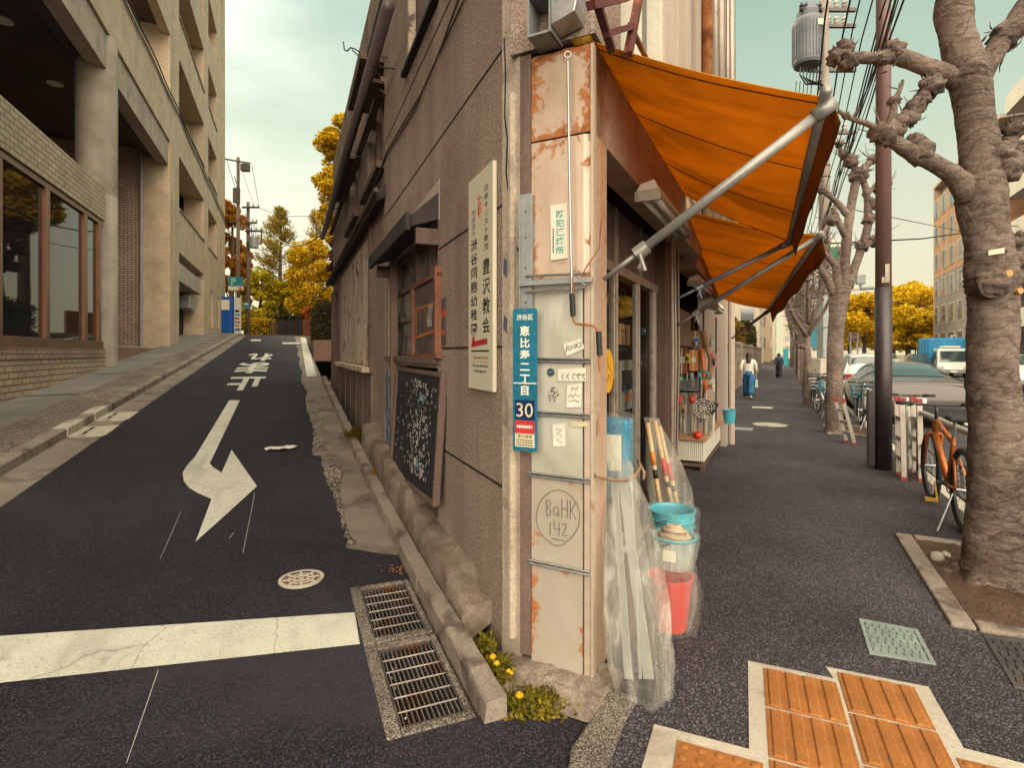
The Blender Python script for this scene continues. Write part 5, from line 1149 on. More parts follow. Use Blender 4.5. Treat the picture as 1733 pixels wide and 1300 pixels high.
# buckets
def bucket(c, r0, r1, h, mat, label, wrap, rings=True, extra=None, name='bucket'):
    t_ = thing(name, label, 'bucket', R, c, 'buckets in plastic bags by the pillar'); x, y, z = c
    m = MB(); m.lathe(c, [(0, .0), (r0, .0), (r1, h * .98), (r1 + .008, h * .98), (r1 + .008, h), (r1 - .006, h), (r1 - .012, h * .96), (r0 - .006, .01), (0, .01)], 32); part(m, 'body', mat, t_, smooth=False, bevel=0)
    if rings:
        for f in (.62, .72, .84): m = MB(); m.ring((x, y, z + h * f), r0 + (r1 - r0) * f + .001, .0055, 32, 7); part(m, 'rib', mat, t_, smooth=True)
    m = MB(); m.tube([(x + (r1 + .004) * math.cos(a), y + (r1 + .004) * math.sin(a) , z + h * .9 - .05 * math.sin(a / 1.0)) for a in frange(0, math.pi, 16)], .0035, 6); part(m, 'handle', m_steel, t_)
    if extra: extra(t_, x, y, z)
    if wrap: bag(t_, [((x, y, z - .005), r0 * 1.05, r0 * 1.05), ((x, y, z + h * .5), (r0 + r1) / 2 * 1.16, (r0 + r1) / 2 * 1.16), ((x, y, z + h * 1.03), r1 * 1.1, r1 * 1.1), ((x, y, z + h * 1.16), r1 * .7, r1 * .7)], m_film2, .035, int(x * 1000) % 97)
    return t_
m_skyb = plain('sky blue plastic', (.06, .36, .45), .35, 0, .5)
c = at(1143, 985, 3.20); zz = zv(985, 3.2)
def crate(c, w, h, label):
    m = MB(); x, y = c[0], c[1]
    m.box(x - w, x + w, y - w, y + w, 0, .02); m.box(x - w, x - w + .015, y - w, y + w, .02, h); m.box(x + w - .015, x + w, y - w, y + w, .02, h); m.box(x - w + .015, x + w - .015, y - w, y - w + .015, .02, h); m.box(x - w + .015, x + w - .015, y + w - .015, y + w, .02, h); m.box(x - w + .015, x + w - .015, y - w + .015, y + w - .015, h - .02, h)
    solo(m, 'plastic_crate', m_brown, label, 'crate', R)
bz = zv(958, 3.22); crate((c[0], c[1] + .04), .10, bz, 'brown crate carrying the sky-blue bucket')
bucket((c[0], c[1] + .02, bz + .001), .10, .13, zv(862, 3.2) - bz, m_skyb, 'sky-blue ribbed plastic bucket in a clear bag', True)
m_clear = film('clear bucket plastic', (.7, .75, .75), .4, .1)
def rope(t_, x, y, z):
    m = MB(); q = random.Random(2)
    for k in range(9): m.ring((x + q.uniform(-.01, .01), y + q.uniform(-.01, .01), z + .14 + .009 * k), .085 - .006 * k + q.uniform(-.006, .006), .012, 24, 6, (q.uniform(-.15, .15), q.uniform(-.15, .15), 1))
    part(m, 'rope_coil', m_twine if False else surf('pale rope', [(.36, .28, .19), (.5, .42, .31)], .9, 25, .3, 80, .6, 60, .006), t_, smooth=True)
    m = MB(); m.ring((x, y, z + .165), .118, .007, 32, 7); part(m, 'blue_rim', m_skyb, t_, smooth=True)
    m = MB(); m.box(x - .122, x - .118, y - .03, y + .04, z + .06, z + .12); part(m, 'label', m_stk, t_)
c2 = at(1141, 1000, 2.98); b2 = .30
bucket((c2[0], c2[1], b2), .095, .115, .17, m_clear, 'clear bucket holding a coil of pale rope, between the blue and the red one', True, False, rope)
c3 = at(1136, 1060, 2.86); bucket((c3[0] + .02, c3[1] + .01, .015), .085, .115, .275, m_pred, 'red plastic bucket in a clear bag, lowest of the three', True, False)
bag(BASE and [o for o in bpy.data.objects if o.name.startswith('bucket')][-1], [((c3[0], c3[1], .012), .10, .11), ((c3[0], c3[1], .2), .125, .135), ((c3[0], c3[1], .36), .11, .115), ((c3[0] + .03, c3[1], .44), .08, .08)], m_film2, .05, 33, name='outer_bag')

# ================================================================ display bench and hanging goods farther along
x0, x1, ya_, yb_ = 7.0, 9.0, .86, 1.22
t = thing('display_bench', 'low timber bench with a white ribbed trough under it outside the shop', 'bench', R, (8, 1.0, 0))
m = MB(); m.box(x0 - .05, x1, ya_ - .03, yb_ + .02, .385, .44); part(m, 'top', surf('orange timber', [(.32, .17, .08), (.44, .25, .13)], .7, 2, .25, 40), t, bevel=.006)
m = MB()
for k in range(14): y = ya_ + .01 + k * .0245; m.tube([(x0 + .01, y, .13), (x0 + .0, y, .36)], .011, 8)
m.box(x0 + .01, x1 - .1, ya_ + .0, yb_ - .01, .13, .37); part(m, 'ribbed_trough', m_white, t)
for xx in (x0 + .02, x1 - .12):
    for yy in (ya_, yb_ - .06): m = MB(); m.box(xx, xx + .05, yy, yy + .05, .0, .128); part(m, 'leg', m_brown, t)
m = MB(); m.box(x0, x1, ya_, yb_, .06, .1); part(m, 'lower_rail', m_brown, t)
GX = 7.0
def gp(u, v, x=GX): y, D = R.hx(u, x); return (x, y, zv(v, D))
def gbox(m, u0, v0, u1, v1, dep=.12, x=GX): a, b = gp(u0, v0, x), gp(u1, v1, x); m.box(x, x + dep, b[1], a[1], b[2], a[2])
G = 'goods hanging outside the shop'
def gthing(name, label, cat, u, v): return thing(name, label, cat, R, gp(u, v), G)
t = gthing('wire_basket', 'grey mesh basket of small tools on the goods rack', 'basket', 1163, 660)
m = MB(); a, b = gp(1144, 641), gp(1182, 660); jr = random.Random(4)
for k in range(11): y = a[1] + (b[1] - a[1]) * k / 10; m.box(GX, GX + .006, y - .003, y + .003, b[2], a[2])
for k in range(6): z = b[2] + (a[2] - b[2]) * k / 5; m.box(GX - .003, GX + .003, b[1], a[1], z - .003, z + .003)
m.box(GX, GX + .22, b[1], a[1], b[2] - .01, b[2]); m.box(GX + .21, GX + .22, b[1], a[1], b[2], a[2]); m.box(GX, GX + .22, b[1], b[1] + .008, b[2], a[2]); m.box(GX, GX + .22, a[1] - .008, a[1], b[2], a[2]); part(m, 'mesh', m_steel, t)
cols = [plain('tool ' + str(i), c, .5) for i, c in enumerate(((.02, .02, .03), (.3, .05, .04), (.4, .38, .34), (.03, .08, .25), (.18, .11, .09)))]
for k in range(12):
    m = MB(); y = b[1] + (a[1] - b[1]) * jr.uniform(.08, .92); m.tube([(GX + jr.uniform(.04, .18), y, b[2] + .03), (GX + jr.uniform(.02, .16), y + jr.uniform(-.04, .04), a[2] + jr.uniform(.02, .09))], jr.uniform(.012, .026), 8); part(m, 'tool', cols[k % 5], t)
def packs(label, u0, v0, u1, v1, content, seed):
    t_ = gthing('bagged_goods', label, 'bagged goods', (u0 + u1) / 2, v1); a, b = gp(u0, v0), gp(u1, v1); cy, cz = (a[1] + b[1]) / 2, b[2]; ry = (a[1] - b[1]) / 2; q = random.Random(seed)
    for k in range(7):
        m = MB(); y = cy + q.uniform(-.7, .7) * ry; m.tube([(GX + .05, y, cz + .04), (GX + .04 + q.uniform(-.02, .03), y + q.uniform(-.04, .04), a[2] - .04)], q.uniform(.006, .016), 7); part(m, 'content', content[k % len(content)], t_)
    bag(t_, [((GX + .04, cy, cz), .04, ry * .9), ((GX + .04, cy, (cz + a[2]) / 2), .06, ry), ((GX + .04, cy, a[2]), .03, ry * .8)], m_film, .03, seed)
pl_ = [plain('grey content', (.4, .37, .33), .6), plain('dark content', (.07, .06, .06), .6), m_bamboo]
packs('clear bag of utensils hanging left on the goods rack', 1146, 664, 1164, 738, pl_, 3); packs('clear bag of utensils in the middle of the goods rack', 1165, 664, 1182, 738, pl_, 6); packs('clear bag of white wire goods right on the goods rack', 1184, 690, 1210, 742, [m_white, m_steel], 8)
for u, v, lab in ((1150, 678, 'red glove grip at the top of the left utensil bag'), (1171, 676, 'red glove grip at the top of the middle utensil bag')):
    a = gp(u, v, GX - .06); m = MB(); m.blob((a[0], a[1], a[2]), .02, .03, .045, 10, 7, .15, jr); m.blob((a[0], a[1] - .025, a[2] + .04), .012, .012, .03, 8, 5, .1, jr); solo(m, 'red_grip', m_pred, lab, 'grip', R, smooth=True)
t = gthing('wire_rack', 'black-framed wire fan guard hanging on the goods rack', 'fan guard', 1200, 700)
a = V(gp(1201, 690, GX - .02)); m = MB(); m.prism([gp(1188, 672, GX - .03), gp(1217, 684, GX - .03), gp(1206, 704, GX - .03), gp(1190, 700, GX - .03)], (.015, 0, 0)); part(m, 'panel', m_black_metal, t)
m = MB()
for q in (.12, .09, .06, .03): m.ring(a + V((-.03, .06, -.01)), q, .004, 24, 6, (1, .2, .2))
for k in range(8): d_ = V((0, math.cos(k * .785), math.sin(k * .785))) * .12; m.tube([a + V((-.03, .06, -.01)), a + V((-.03, .06, -.01)) + d_], .003, 5)
part(m, 'guard', m_white, t)
t = gthing('hedge_shears', 'pair of shears with a teal handle hanging on the goods rack', 'shears', 1190, 650)
m = MB(); m.ring(gp(1191, 634, GX - .05), .05, .012, 20, 8, (1, .1, 0)); part(m, 'handle', plain('teal plastic', (.02, .28, .24), .4), t, smooth=True)
m = MB(); m.bar(gp(1190, 642, GX - .05), gp(1187, 668, GX - .05), .012, .05, (1, 0, 0)); part(m, 'blade', m_steel, t)
m_or = plain('orange plastic', (.6, .16, .03), .45)
for (u0, v0, u1, v1, mt, nm, lab, cat) in ((1166, 592, 1180, 628, surf('orange card box', [(.5, .17, .05), (.58, .24, .09)], .7, 8), 'card_box', 'tall orange carton on the goods rack', 'box'), (1144, 588, 1163, 632, surf('brown box', [(.22, .06, .03), (.3, .1, .05)], .7, 6), 'card_box', 'dark red-brown carton at the left of the goods rack', 'box'),
                                     (1144, 562, 1167, 587, m_clear, 'clear_box', 'clear plastic box on top of the cartons', 'box'), (1168, 560, 1186, 590, surf('kraft box', [(.25, .13, .06), (.33, .19, .1)], .8, 5), 'card_box', 'kraft carton at the top of the goods rack', 'box')):
    t = thing(nm, lab, cat, R, gp((u0 + u1) / 2, v1), 'cartons on the goods rack'); m = MB(); gbox(m, u0, v0, u1, v1, .16); part(m, 'carton', mt, t, bevel=.005)
    m = MB(); gbox(m, u0 + (u1 - u0) * .25, v0 + (v1 - v0) * .35, u1 - (u1 - u0) * .2, v0 + (v1 - v0) * .6, .004, GX - .005); part(m, 'label', m_stk, t)
    m = MB(); gbox(m, (u0 + u1) / 2 - 1, v0, (u0 + u1) / 2 + 1, v1, .003, GX - .003); part(m, 'tape', m_cream2, t)
for pts, r_, mt, lab in (([(1190, 560), (1196, 585), (1203, 605), (1203, 625), (1199, 642)], .035, surf('brown hose', [(.3, .16, .09), (.4, .23, .14)], .6, 10), 'thick brown hose curving down the right of the goods rack'), ([(1187, 590), (1190, 612), (1192, 640), (1195, 660)], .03, m_or, 'orange tube hanging beside the brown hose'), ([(1183, 550), (1184, 600), (1184, 660), (1186, 715)], .012, m_brown, 'thin dark broom stick standing in the goods rack'), ([(1197, 655), (1194, 680), (1190, 705)], .014, m_bamboo, 'short wooden handle under the orange tube')):
    m = MB(); m.tube([gp(u, v, GX + .02) for u, v in pts], r_, 10); solo(m, 'hose' if r_ > .02 else 'stick', mt, lab, 'hose' if r_ > .02 else 'stick', R, smooth=True, group=G)
m = MB(); a = gp(1181, 737, GX - .03); m.blob(a, .055, .055, .05, 14, 9, .0); solo(m, 'red_ball', m_pred, 'red ball at the foot of the goods rack on the bench', 'ball', R, smooth=True)
bucket((8.3, .68, .46), .07, .09, .2, m_skyb, 'small pale blue pail hanging at the far end of the goods', False, False)
m = MB(); m.tube([(8.3, .68, .7), (8.3, .70, 1.6)], .004, 5); solo(m, 'hook_cord', m_black, 'cord holding the small pale blue pail', 'cord', R)
for k, (u, v, w_, h_, cn, cc) in enumerate(((1152, 640, 9, 14, 'green', (.04, .2, .06)), (1164, 606, 8, 16, 'yellow', (.55, .36, .03)), (1206, 652, 8, 22, 'white', (.55, .54, .48)), (1178, 580, 8, 15, 'blue', (.03, .12, .32)), (1209, 610, 7, 24, 'pink', (.5, .2, .22)), (1186, 690, 7, 20, 'black', (.03, .03, .035)), (1204, 578, 7, 18, 'pale green', (.3, .42, .3)), (1157, 694, 7, 18, 'tan', (.4, .26, .13)))):
    t = gthing('hanging_packet', cn + ' carded packet hanging among the goods on the rack', 'packet', u, v); gx = GX - .05 + .03 * (k % 3); a, b = gp(u - w_ / 2, v - h_ / 2, gx), gp(u + w_ / 2, v + h_ / 2, gx)
    m = MB(); m.box(gx, gx + .008, b[1], a[1], b[2], a[2]); part(m, 'card', plain('card ' + cn, cc, .5), t, bevel=.002)
    m = MB(); m.blob((gx - .012, (a[1] + b[1]) / 2, b[2] + (a[2] - b[2]) * .4), .014, (a[1] - b[1]) * .32, (a[2] - b[2]) * .27, 10, 7, .1, jr); part(m, 'product', pl_[k % 3], t, smooth=True)
    m = MB(); m.tube([(gx + .004, (a[1] + b[1]) / 2, a[2] - .01), (gx + .02, (a[1] + b[1]) / 2, a[2] + .03), (gx + .06, (a[1] + b[1]) / 2, a[2] + .035)], .003, 5); part(m, 'hook', m_steel, t)
m = MB(); m.box(5.7, 6.5, .70, .72, 2.98, 3.3); solo(m, 'hanging_banner', m_pblue, 'blue cloth banner on the facade in the gap between the awnings', 'banner', R)
t = gthing('goods_rack', 'dark shelf frame carrying the hanging goods', 'rack', 1163, 740)
m = MB()
for y in (.88, 1.2): m.box(7.16, 7.19, y, y + .02, .44, 2.0); m.box(8.6, 8.63, y, y + .02, .44, 2.0)
part(m, 'uprights', m_black_metal, t)
for z in (.98, 1.48): m = MB(); m.box(7.16, 8.63, .9, 1.2, z, z + .015); part(m, 'shelf', m_brown, t)
m = MB(); m.box(7.4, 8.6, 1.0, 1.18, .44, .95); part(m, 'back_stock', surf('stock', [(.12, .06, .04), (.3, .2, .12), (.12, .14, .2), (.4, .1, .05)], .8, 9, .3, 30), t)

# oval shop sign and the goods behind the glass
t = thing('oval_sign', 'bright yellow oval hanging sign beside the shop door', 'sign', R, (R.hy(1029, .94)[0], .94, 1.2))
a0, a1 = R.hy(1019.5, .94)[0], R.hy(1037, .94)[0]; D_ = R.hy(1028, .94)[1]; zc, rz = zv(628, D_), 37 / F * D_
m = MB(); P = [((a0 + a1) / 2 + (a1 - a0) / 2 * math.cos(a), .935, zc + rz * math.sin(a)) for a in frange(0, 2 * math.pi, 32)[:-1]]; m.prism(P, (0, .012, 0)); part(m, 'disc', surf('yellow sign', [(.7, .36, .01), (.76, .42, .02)], .5, 3, .08, 20), t)
m = MB()
for k in range(12): x = a0 + (a1 - a0) * jr.uniform(.25, .75); z = zc + jr.uniform(-.6, .4) * rz; m.box(x, x + .012, .9335, .9345, z, z + .03)
part(m, 'faded_writing', plain('ochre ink', (.4, .2, .02), .6), t)
SY = 1.10
def sp_(u, v, y=SY): x, D = R.hy(u, y); return (x, y, zv(v, D))
def sbox(u0, v0, u1, v1, mt, name, label, cat, y=SY, parts=()):
    t_ = thing(name, label, cat, R, sp_((u0 + u1) / 2, v1, y), 'goods behind the shop door glass'); a, b = sp_(u0, v0, y), sp_(u1, v1, y)
    m = MB(); m.box(a[0], b[0], y, y + .05, min(a[2], b[2]), max(a[2], b[2])); part(m, 'body', mt, t_, bevel=.006)
    for (f0, g0, f1, g1, m2, nm) in parts:
        m = MB(); X = lambda f: a[0] + (b[0] - a[0]) * f; Z = lambda g: a[2] + (b[2] - a[2]) * g; m.box(X(f0), X(f1), y - .006, y - .001, min(Z(g0), Z(g1)), max(Z(g0), Z(g1))); part(m, nm, m2, t_)
    return t_
m = MB(); m.box(3.3, 5.75, 1.62, 1.66, 1.05, 2.0); solo(m, 'wood_partition', surf('orange plywood', [(.36, .16, .06), (.48, .24, .1)], .6, 2, .2, 30), 'orange plywood partition inside the shop', 'partition', R)
sbox(1049, 547, 1066, 584, surf('tan board', [(.5, .25, .11), (.56, .31, .15)], .7, 3), 'notice_board', 'tan notice board with faint sketch marks behind the shop glass', 'board', SY, ((.15, .3, .3, .4, m_brown, 'mark'), (.5, .3, .65, .4, m_brown, 'mark'), (.2, .6, .25, .95, m_brown, 'mark'), (.55, .6, .6, .95, m_brown, 'mark')))
sbox(1050, 610, 1073, 690, surf('pale appliance card', [(.25, .24, .21), (.36, .35, .31)], .6, 3), 'poster_card', 'pale card with a dark wheel picture behind the shop glass', 'card', SY, ((.1, .2, .8, .6, m_black, 'picture'), (.3, .65, .7, .8, m_or, 'picture'), (.2, .5, .5, .66, m_pblue, 'picture')))
sbox(1087, 554, 1099, 567, m_pblue, 'blue_box', 'small blue box behind the shop glass', 'box', 1.3, ((.2, .3, .8, .6, m_wht, 'label'),))
for u, v, s in ((1054, 515, 1), (1060, 527, .9), (1052, 530, .85), (1030, 510, .8)):
    a = sp_(u, v, 1.16); m = MB(); t_ = thing('kettle', 'yellow kettle hanging behind the shop glass' if s == 1 else ('smaller yellow kettle at the back' if s == .8 else ('yellow kettle right of the others' if s == .9 else 'yellow kettle below the others')), 'kettle', R, a, 'yellow kettles in the shop')
    m.lathe(a, [(0, -.05 * s), (.07 * s, -.04 * s), (.09 * s, 0), (.07 * s, .05 * s), (.03 * s, .07 * s), (0, .075 * s)], 16); part(m, 'pot', plain('yellow enamel', (.6, .36, .02), .3), t_, smooth=True)
    m = MB(); m.tube([V(a) + V((-.07 * s, 0, .04 * s)), V(a) + V((-.05 * s, 0, .12 * s)), V(a) + V((.05 * s, 0, .12 * s)), V(a) + V((.07 * s, 0, .04 * s))], .008 * s, 6); part(m, 'handle', m_black, t_)
    m = MB(); m.tube([V(a) + V((-.08 * s, 0, 0)), V(a) + V((-.13 * s, 0, .05 * s))], .014 * s, 8); part(m, 'spout', plain('yellow spout', (.6, .36, .02), .3), t_)
t = thing('shop_shelf', 'dark shelves of stock at the back of the shop', 'shelf', R, (5.8, 2.4, 0)); jr = random.Random(77)
for z in (.5, 1.0, 1.5, 2.0): m = MB(); m.box(4.2, 7.4, 2.2, 2.6, z, z + .03); part(m, 'board', m_brown, t)
m = MB(); m.box(4.2, 7.4, 2.61, 2.64, 0, 2.4); part(m, 'back', m_brown, t)
mm = [plain('stock ' + str(i), c, .5) for i, c in enumerate(((.4, .12, .05), (.35, .3, .2), (.05, .12, .2), (.5, .3, .05), (.1, .2, .12), (.3, .28, .26)))]
for z in (.53, 1.03, 1.53):
    for k in range(9):
        m = MB(); x = 4.25 + k * .32 + jr.uniform(0, .06); hh = jr.uniform(.14, .38); m.box(x, x + jr.uniform(.15, .25), 2.24, 2.45, z + .001, z + hh); part(m, 'stock_item', mm[jr.randrange(6)], t, bevel=.004)
m = MB(); m.box(6.0, 6.9, 1.0, 1.2, 1.55, 1.95); solo(m, 'shop_poster', surf('dim goods', [(.08, .05, .04), (.2, .12, .08)], .8, 6), 'dim stock bale hanging at the back of the second bay', 'stock', R)

# ================================================================ plants at the corner
m_weed = leaf('weed leaves', [(.05, .055, .010), (.13, .12, .018), (.27, .2, .03)], .35, 8)
m_dand = plain('dandelion yellow', (.75, .42, .01), .7)
m_clock = plain('dandelion clock', (.5, .45, .36), .9)
def tuft(c, r, h, n, label, fr, seed, mat=None, ry=None):
    q = random.Random(seed); m = MB(); ry = ry or r
    for k in range(n):
        a = q.uniform(0, 6.28); d_ = abs(q.gauss(0, .5)); d_ = min(d_, 1.1); x, y = c[0] + r * d_ * math.cos(a), c[1] + ry * d_ * math.sin(a); hh = h * q.uniform(.35, 1.0) * (1.1 - .6 * d_); w_ = q.uniform(.003, .007)
        lean = V((math.cos(a) * .5 * d_ + q.uniform(-.5, .5), math.sin(a) * .5 * d_ + q.uniform(-.5, .5), 1)).normalized(); sd = V((-lean.y, lean.x, q.uniform(-.4, .4))).normalized() * w_
        b = V((x, y, c[2])); m1 = b + lean * hh * .6; tip = b + lean * hh + V((lean.x, lean.y, -.3)) * hh * .3
        m.add([b - sd * .5, b + sd * .5, m1 + sd, m1 - sd, tip], [(0, 1, 2, 3), (3, 2, 4)])
        if q.random() < .55:
            for s in (-1, 1): p = b + lean * hh * q.uniform(.4, .9); d2 = (sd.normalized() * s + V((0, 0, .5))).normalized(); n2 = d2.cross(lean).normalized() * w_ * 1.3; m.add([p, p + d2 * .012 + n2, p + d2 * .026, p + d2 * .012 - n2], [(0, 1, 2, 3)])
    return solo(m, 'weed_clump', mat or m_weed, label, 'weeds', fr, c, 'weeds along the wall foot', fix=False)
c = W.gnd(905, 1196); tuft((c[0], c[1], 0), .17, .065, 1500, 'largest yellow-green weed clump with dandelions at the corner post', W, 1, ry=.12)
c = W.gnd(842, 1150); tuft((c[0], c[1], 0), .08, .11, 700, 'taller weed clump between the kerb end and the corner post', W, 2, ry=.12)
c = W.gnd(822, 1112); tuft((c[0], c[1], .02), .06, .10, 380, 'weed clump behind the kerb, farthest of the corner ones', W, 3)
c = onroad(607, 738, .1); tuft((c[0], -.80, c[2] - .03), .18, .2, 420, 'olive weed tuft on the kerb far along the stucco wall', L, 4, leaf('olive weeds', [(.07, .06, .015), (.14, .11, .03)], .3, 8))
c = onroad(650, 800, .1); tuft((c[0], -.80, c[2] - .02), .07, .08, 120, 'tiny dry weed tuft on the kerb before the chalkboard', L, 5, leaf('dry weeds', [(.2, .1, .03), (.3, .17, .05)], .3, 8))
jr = random.Random(31)
for u, v, s, D_, lab in ((879, 1180, 10, 2.26, 'yellow dandelion low at the front of the weeds'), (861, 1138, 6, 2.38, 'yellow dandelion beside a twin in the middle of the weeds'), (866, 1141, 4, 2.37, 'small half-open dandelion beside its twin'), (841, 1125, 7, 2.42, 'yellow dandelion higher up the weeds'), (834, 1114, 8, 2.45, 'yellow dandelion farthest back in the weeds')):
    D_ *= .965; p = V(W.at(u, v, D_)); t = thing('dandelion', lab, 'flower', W, (p.x, p.y, 0), 'dandelions at the corner'); r_ = s / F * D_ * .8
    m = MB()
    for k in range(30):
        a = 6.283 * k / 30; d_ = V((math.cos(a), math.sin(a) * .8 - .3, .35 + .5 * (k % 3) / 2)).normalized(); m.bar(p, p + d_ * r_, .0022, .001)
    m.blob(p + V((0, -.003, .003)), r_ * .45, r_ * .45, r_ * .4, 8, 5, .1, jr); part(m, 'flower_head', m_dand, t)
    m = MB(); m.tube([p, (p.x + .005, p.y + .01, 0)], .0018, 5); part(m, 'stem', m_weed, t)
for u, v, D_ in ((929, 1152, 2.36), (913, 1153, 2.37)):
    p = V(W.at(u, v, D_)); t = thing('dandelion_clock', 'pale dandelion seed head near the pillar foot' + (', larger one' if u > 920 else ', smaller one'), 'flower', W, (p.x, p.y, 0)); m = MB()
    for k in range(60): d_ = V((jr.gauss(0, 1), jr.gauss(0, 1), jr.gauss(0, 1))).normalized(); q = p + d_ * .02 * (1 if u > 920 else .6); m.bar(p, q, .0007, .0007); m.bar(q - d_.orthogonal() * .003, q + d_.orthogonal() * .003, .0012, .0012)
    part(m, 'seed_head', m_clock, t); m = MB(); m.tube([p, (p.x, p.y, 0)], .0015, 5); part(m, 'stem', m_weed, t)
# crumbling concrete under the pillar
q = random.Random(8); m = MB()
def fn(i, j): return (2.04 + .38 * i, .64 + .54 * j, .014 + .030 * min(1, 3 * i) * (1 - .5 * abs(j - .5)) * (.75 + .5 * q.random()) * (1 if 0 < i and 0 < j < 1 else 0))
m.grid(fn, 12, 16); struct(m, 'broken_sill', m_rubble, R)
m = MB()
for k in range(60):
    u, v = q.uniform(640, 720), q.gauss(972, 8); c = W.gnd(u, v); m.blob((c[0], c[1], zl(3.6) + .012), q.uniform(.004, .014), q.uniform(.004, .014), .004, 6, 4, .3, q)
solo(m, 'dead_leaves', plain('dead leaves', (.22, .09, .04), .9), 'dead leaves gathered behind the drain gratings', 'leaves', W, kind='stuff')

# ================================================================ far end of the side street
m_pole_wood = surf('utility pole', [(.11, .075, .055), (.17, .12, .09)], .85, 2, .3, 40, .3, 50)
m_trunk = surf('tree trunk', [(.06, .04, .028), (.12, .085, .06)], .9, 4, .4, 50, .8, 30, .02)
lf_yellow = leaf('golden leaves', [(.10, .075, .008), (.48, .33, .015), (.8, .6, .045)], .5, .9)
lf_green = leaf('yellow green leaves', [(.07, .07, .012), (.36, .31, .022), (.64, .54, .04)], .5, .9)
lf_brown = leaf('bronze leaves', [(.14, .06, .014), (.3, .13, .025), (.42, .22, .04)], .45, .5)
lf_olive = leaf('olive needles', [(.1, .075, .02), (.2, .15, .035), (.32, .25, .06)], .35, .6)
lf_purple = leaf('purple leaves', [(.045, .022, .03), (.1, .045, .05), (.16, .08, .06)], .35, .6)
lf_dark = leaf('dark hedge leaves', [(.02, .02, .012), (.045, .045, .018), (.09, .075, .03)], .3, .8)
lf_red = leaf('red shrub leaves', [(.2, .05, .015), (.38, .1, .03), (.48, .2, .05)], .4, .8)
def leaves(mb, c, r, n, s, q, flat=.6):
    """n small leaf faces in the ellipsoid c, r"""
    for _ in range(n):
        while True:
            d_ = V((q.uniform(-1, 1), q.uniform(-1, 1), q.uniform(-1, 1)))
            if d_.length < 1: break
        d_ *= (d_.length ** -.4) if d_.length > .05 else 1
        p = V(c) + V((d_.x * r[0], d_.y * r[1], d_.z * r[2])); a = V((q.gauss(0, 1), q.gauss(0, 1), q.gauss(0, 1) * flat)).normalized(); b = a.orthogonal().normalized(); ss = s * q.uniform(.55, 1.3)
        if q.random() < .5: b = a.cross(b)
        mb.add([p - a * ss, p + b * ss * .5, p + a * ss, p - b * ss * .5], [(0, 1, 2, 3)])
def tree(name, label, cat, fr, base, h, crown, mat, n, ls, seed, group=None, trunk_r=.18, shape='round', clumps=26, kind_parts=True):
    """crown = (radius, bottom height); trunk with limbs reaching the leaf clumps"""
    q = random.Random(seed); t = thing(name, label, cat, fr, base, group); x, y, z = base; R_, zb_ = crown; lf = MB(); tr = MB()
    zc = (zb_ + h) / 2; hz = (h - zb_) / 2; cs = []
    tr.tube([(x, y, z - .3), (x + q.uniform(-.1, .1), y, z + h * .3), (x + q.uniform(-.2, .2), y + q.uniform(-.2, .2), z + h * .62), (x + q.uniform(-.2, .2), y, z + h * .9)], [trunk_r * 1.2, trunk_r, trunk_r * .6, trunk_r * .15], 9)
    for _ in range(clumps):
        if shape == 'cone': f = q.random() ** .8; rr_ = R_ * (1 - f) * (.85 + .3 * q.random()) + .12; a = q.uniform(0, 6.28); c = (x + rr_ * .7 * math.cos(a), y + rr_ * .7 * math.sin(a), z + zb_ + (h - zb_) * f); r = (R_ * .34 * (1.15 - f) + .1,) * 2 + (hz * .14,)
        else:
            a, e_ = q.uniform(0, 6.28), q.uniform(-.9, 1.0); k = math.sqrt(max(0, 1 - e_ * e_ * .9)) * q.uniform(.55, 1.0); c = (x + R_ * k * .8 * math.cos(a), y + R_ * k * .8 * math.sin(a), z + zc + hz * e_ * .82); s_ = q.uniform(.22, .42); r = (R_ * s_, R_ * s_, min(hz, R_) * s_ * .8)
        cs.append((c, r)); leaves(lf, c, r, n // clumps, ls, q)
    for c, r in cs[:14 if shape != 'cone' else 22]:
        f = max(.15, min(.85, (c[2] - z) / h - .12)); tr.tube([(x, y, z + h * f), ((x + c[0]) / 2, (y + c[1]) / 2, (z + h * f + c[2]) / 2 + .1), c], [trunk_r * .35 * (1.1 - f), trunk_r * .22 * (1.1 - f) + .01, .012], 5, False)
    part(tr, 'trunk', m_trunk, t, smooth=True, fix=False); part(lf, 'crown', mat, t, fix=False); return t
def conifer(label, fr, base, h, rad, seed, mat, per=26, group=None, z0=.22):
    q = random.Random(seed); x, y, z = base; t = thing('conifer', label, 'tree', fr, base, group); tr = MB(); lf = MB()
    tr.tube([(x, y, z - .3), (x, y, z + h * .5), (x + .1, y, z + h)], [.24, .16, .03], 9)
    nb = 95
    for k in range(nb):
        f = z0 + (1 - z0) * (k / nb); a = q.uniform(0, 6.28); l = rad * (math.sin(min(1, (1 - f) * 1.9) * 1.45) ** .8) * q.uniform(.7, 1.05) + .15; rise = l * (.25 + .4 * f)
        p0 = V((x, y, z + h * f)); p1 = p0 + V((math.cos(a) * l * .55, math.sin(a) * l * .55, rise * .35)); p2 = p0 + V((math.cos(a) * l, math.sin(a) * l, rise)); tr.tube([p0, p1, p2], [.045 * (1.2 - f), .03 * (1.2 - f), .008], 5, False)
        for s in range(per):
            g_ = q.uniform(.3, 1.05); p = p0.lerp(p2, g_) + V((q.gauss(0, .16), q.gauss(0, .16), q.gauss(.04, .13))); d_ = ((p2 - p0).normalized() + V((q.gauss(0, .5), q.gauss(0, .5), q.gauss(.2, .4)))).normalized() * .17; n_ = d_.orthogonal().normalized() * .045
            lf.add([p - d_, p + n_, p + d_, p - n_], [(0, 1, 2, 3)])
    part(tr, 'trunk', m_trunk, t, smooth=True, fix=False); part(lf, 'crown', mat, t, fix=False)
def wat(u, D, z): return ((u - CX) / F * D, D, z)
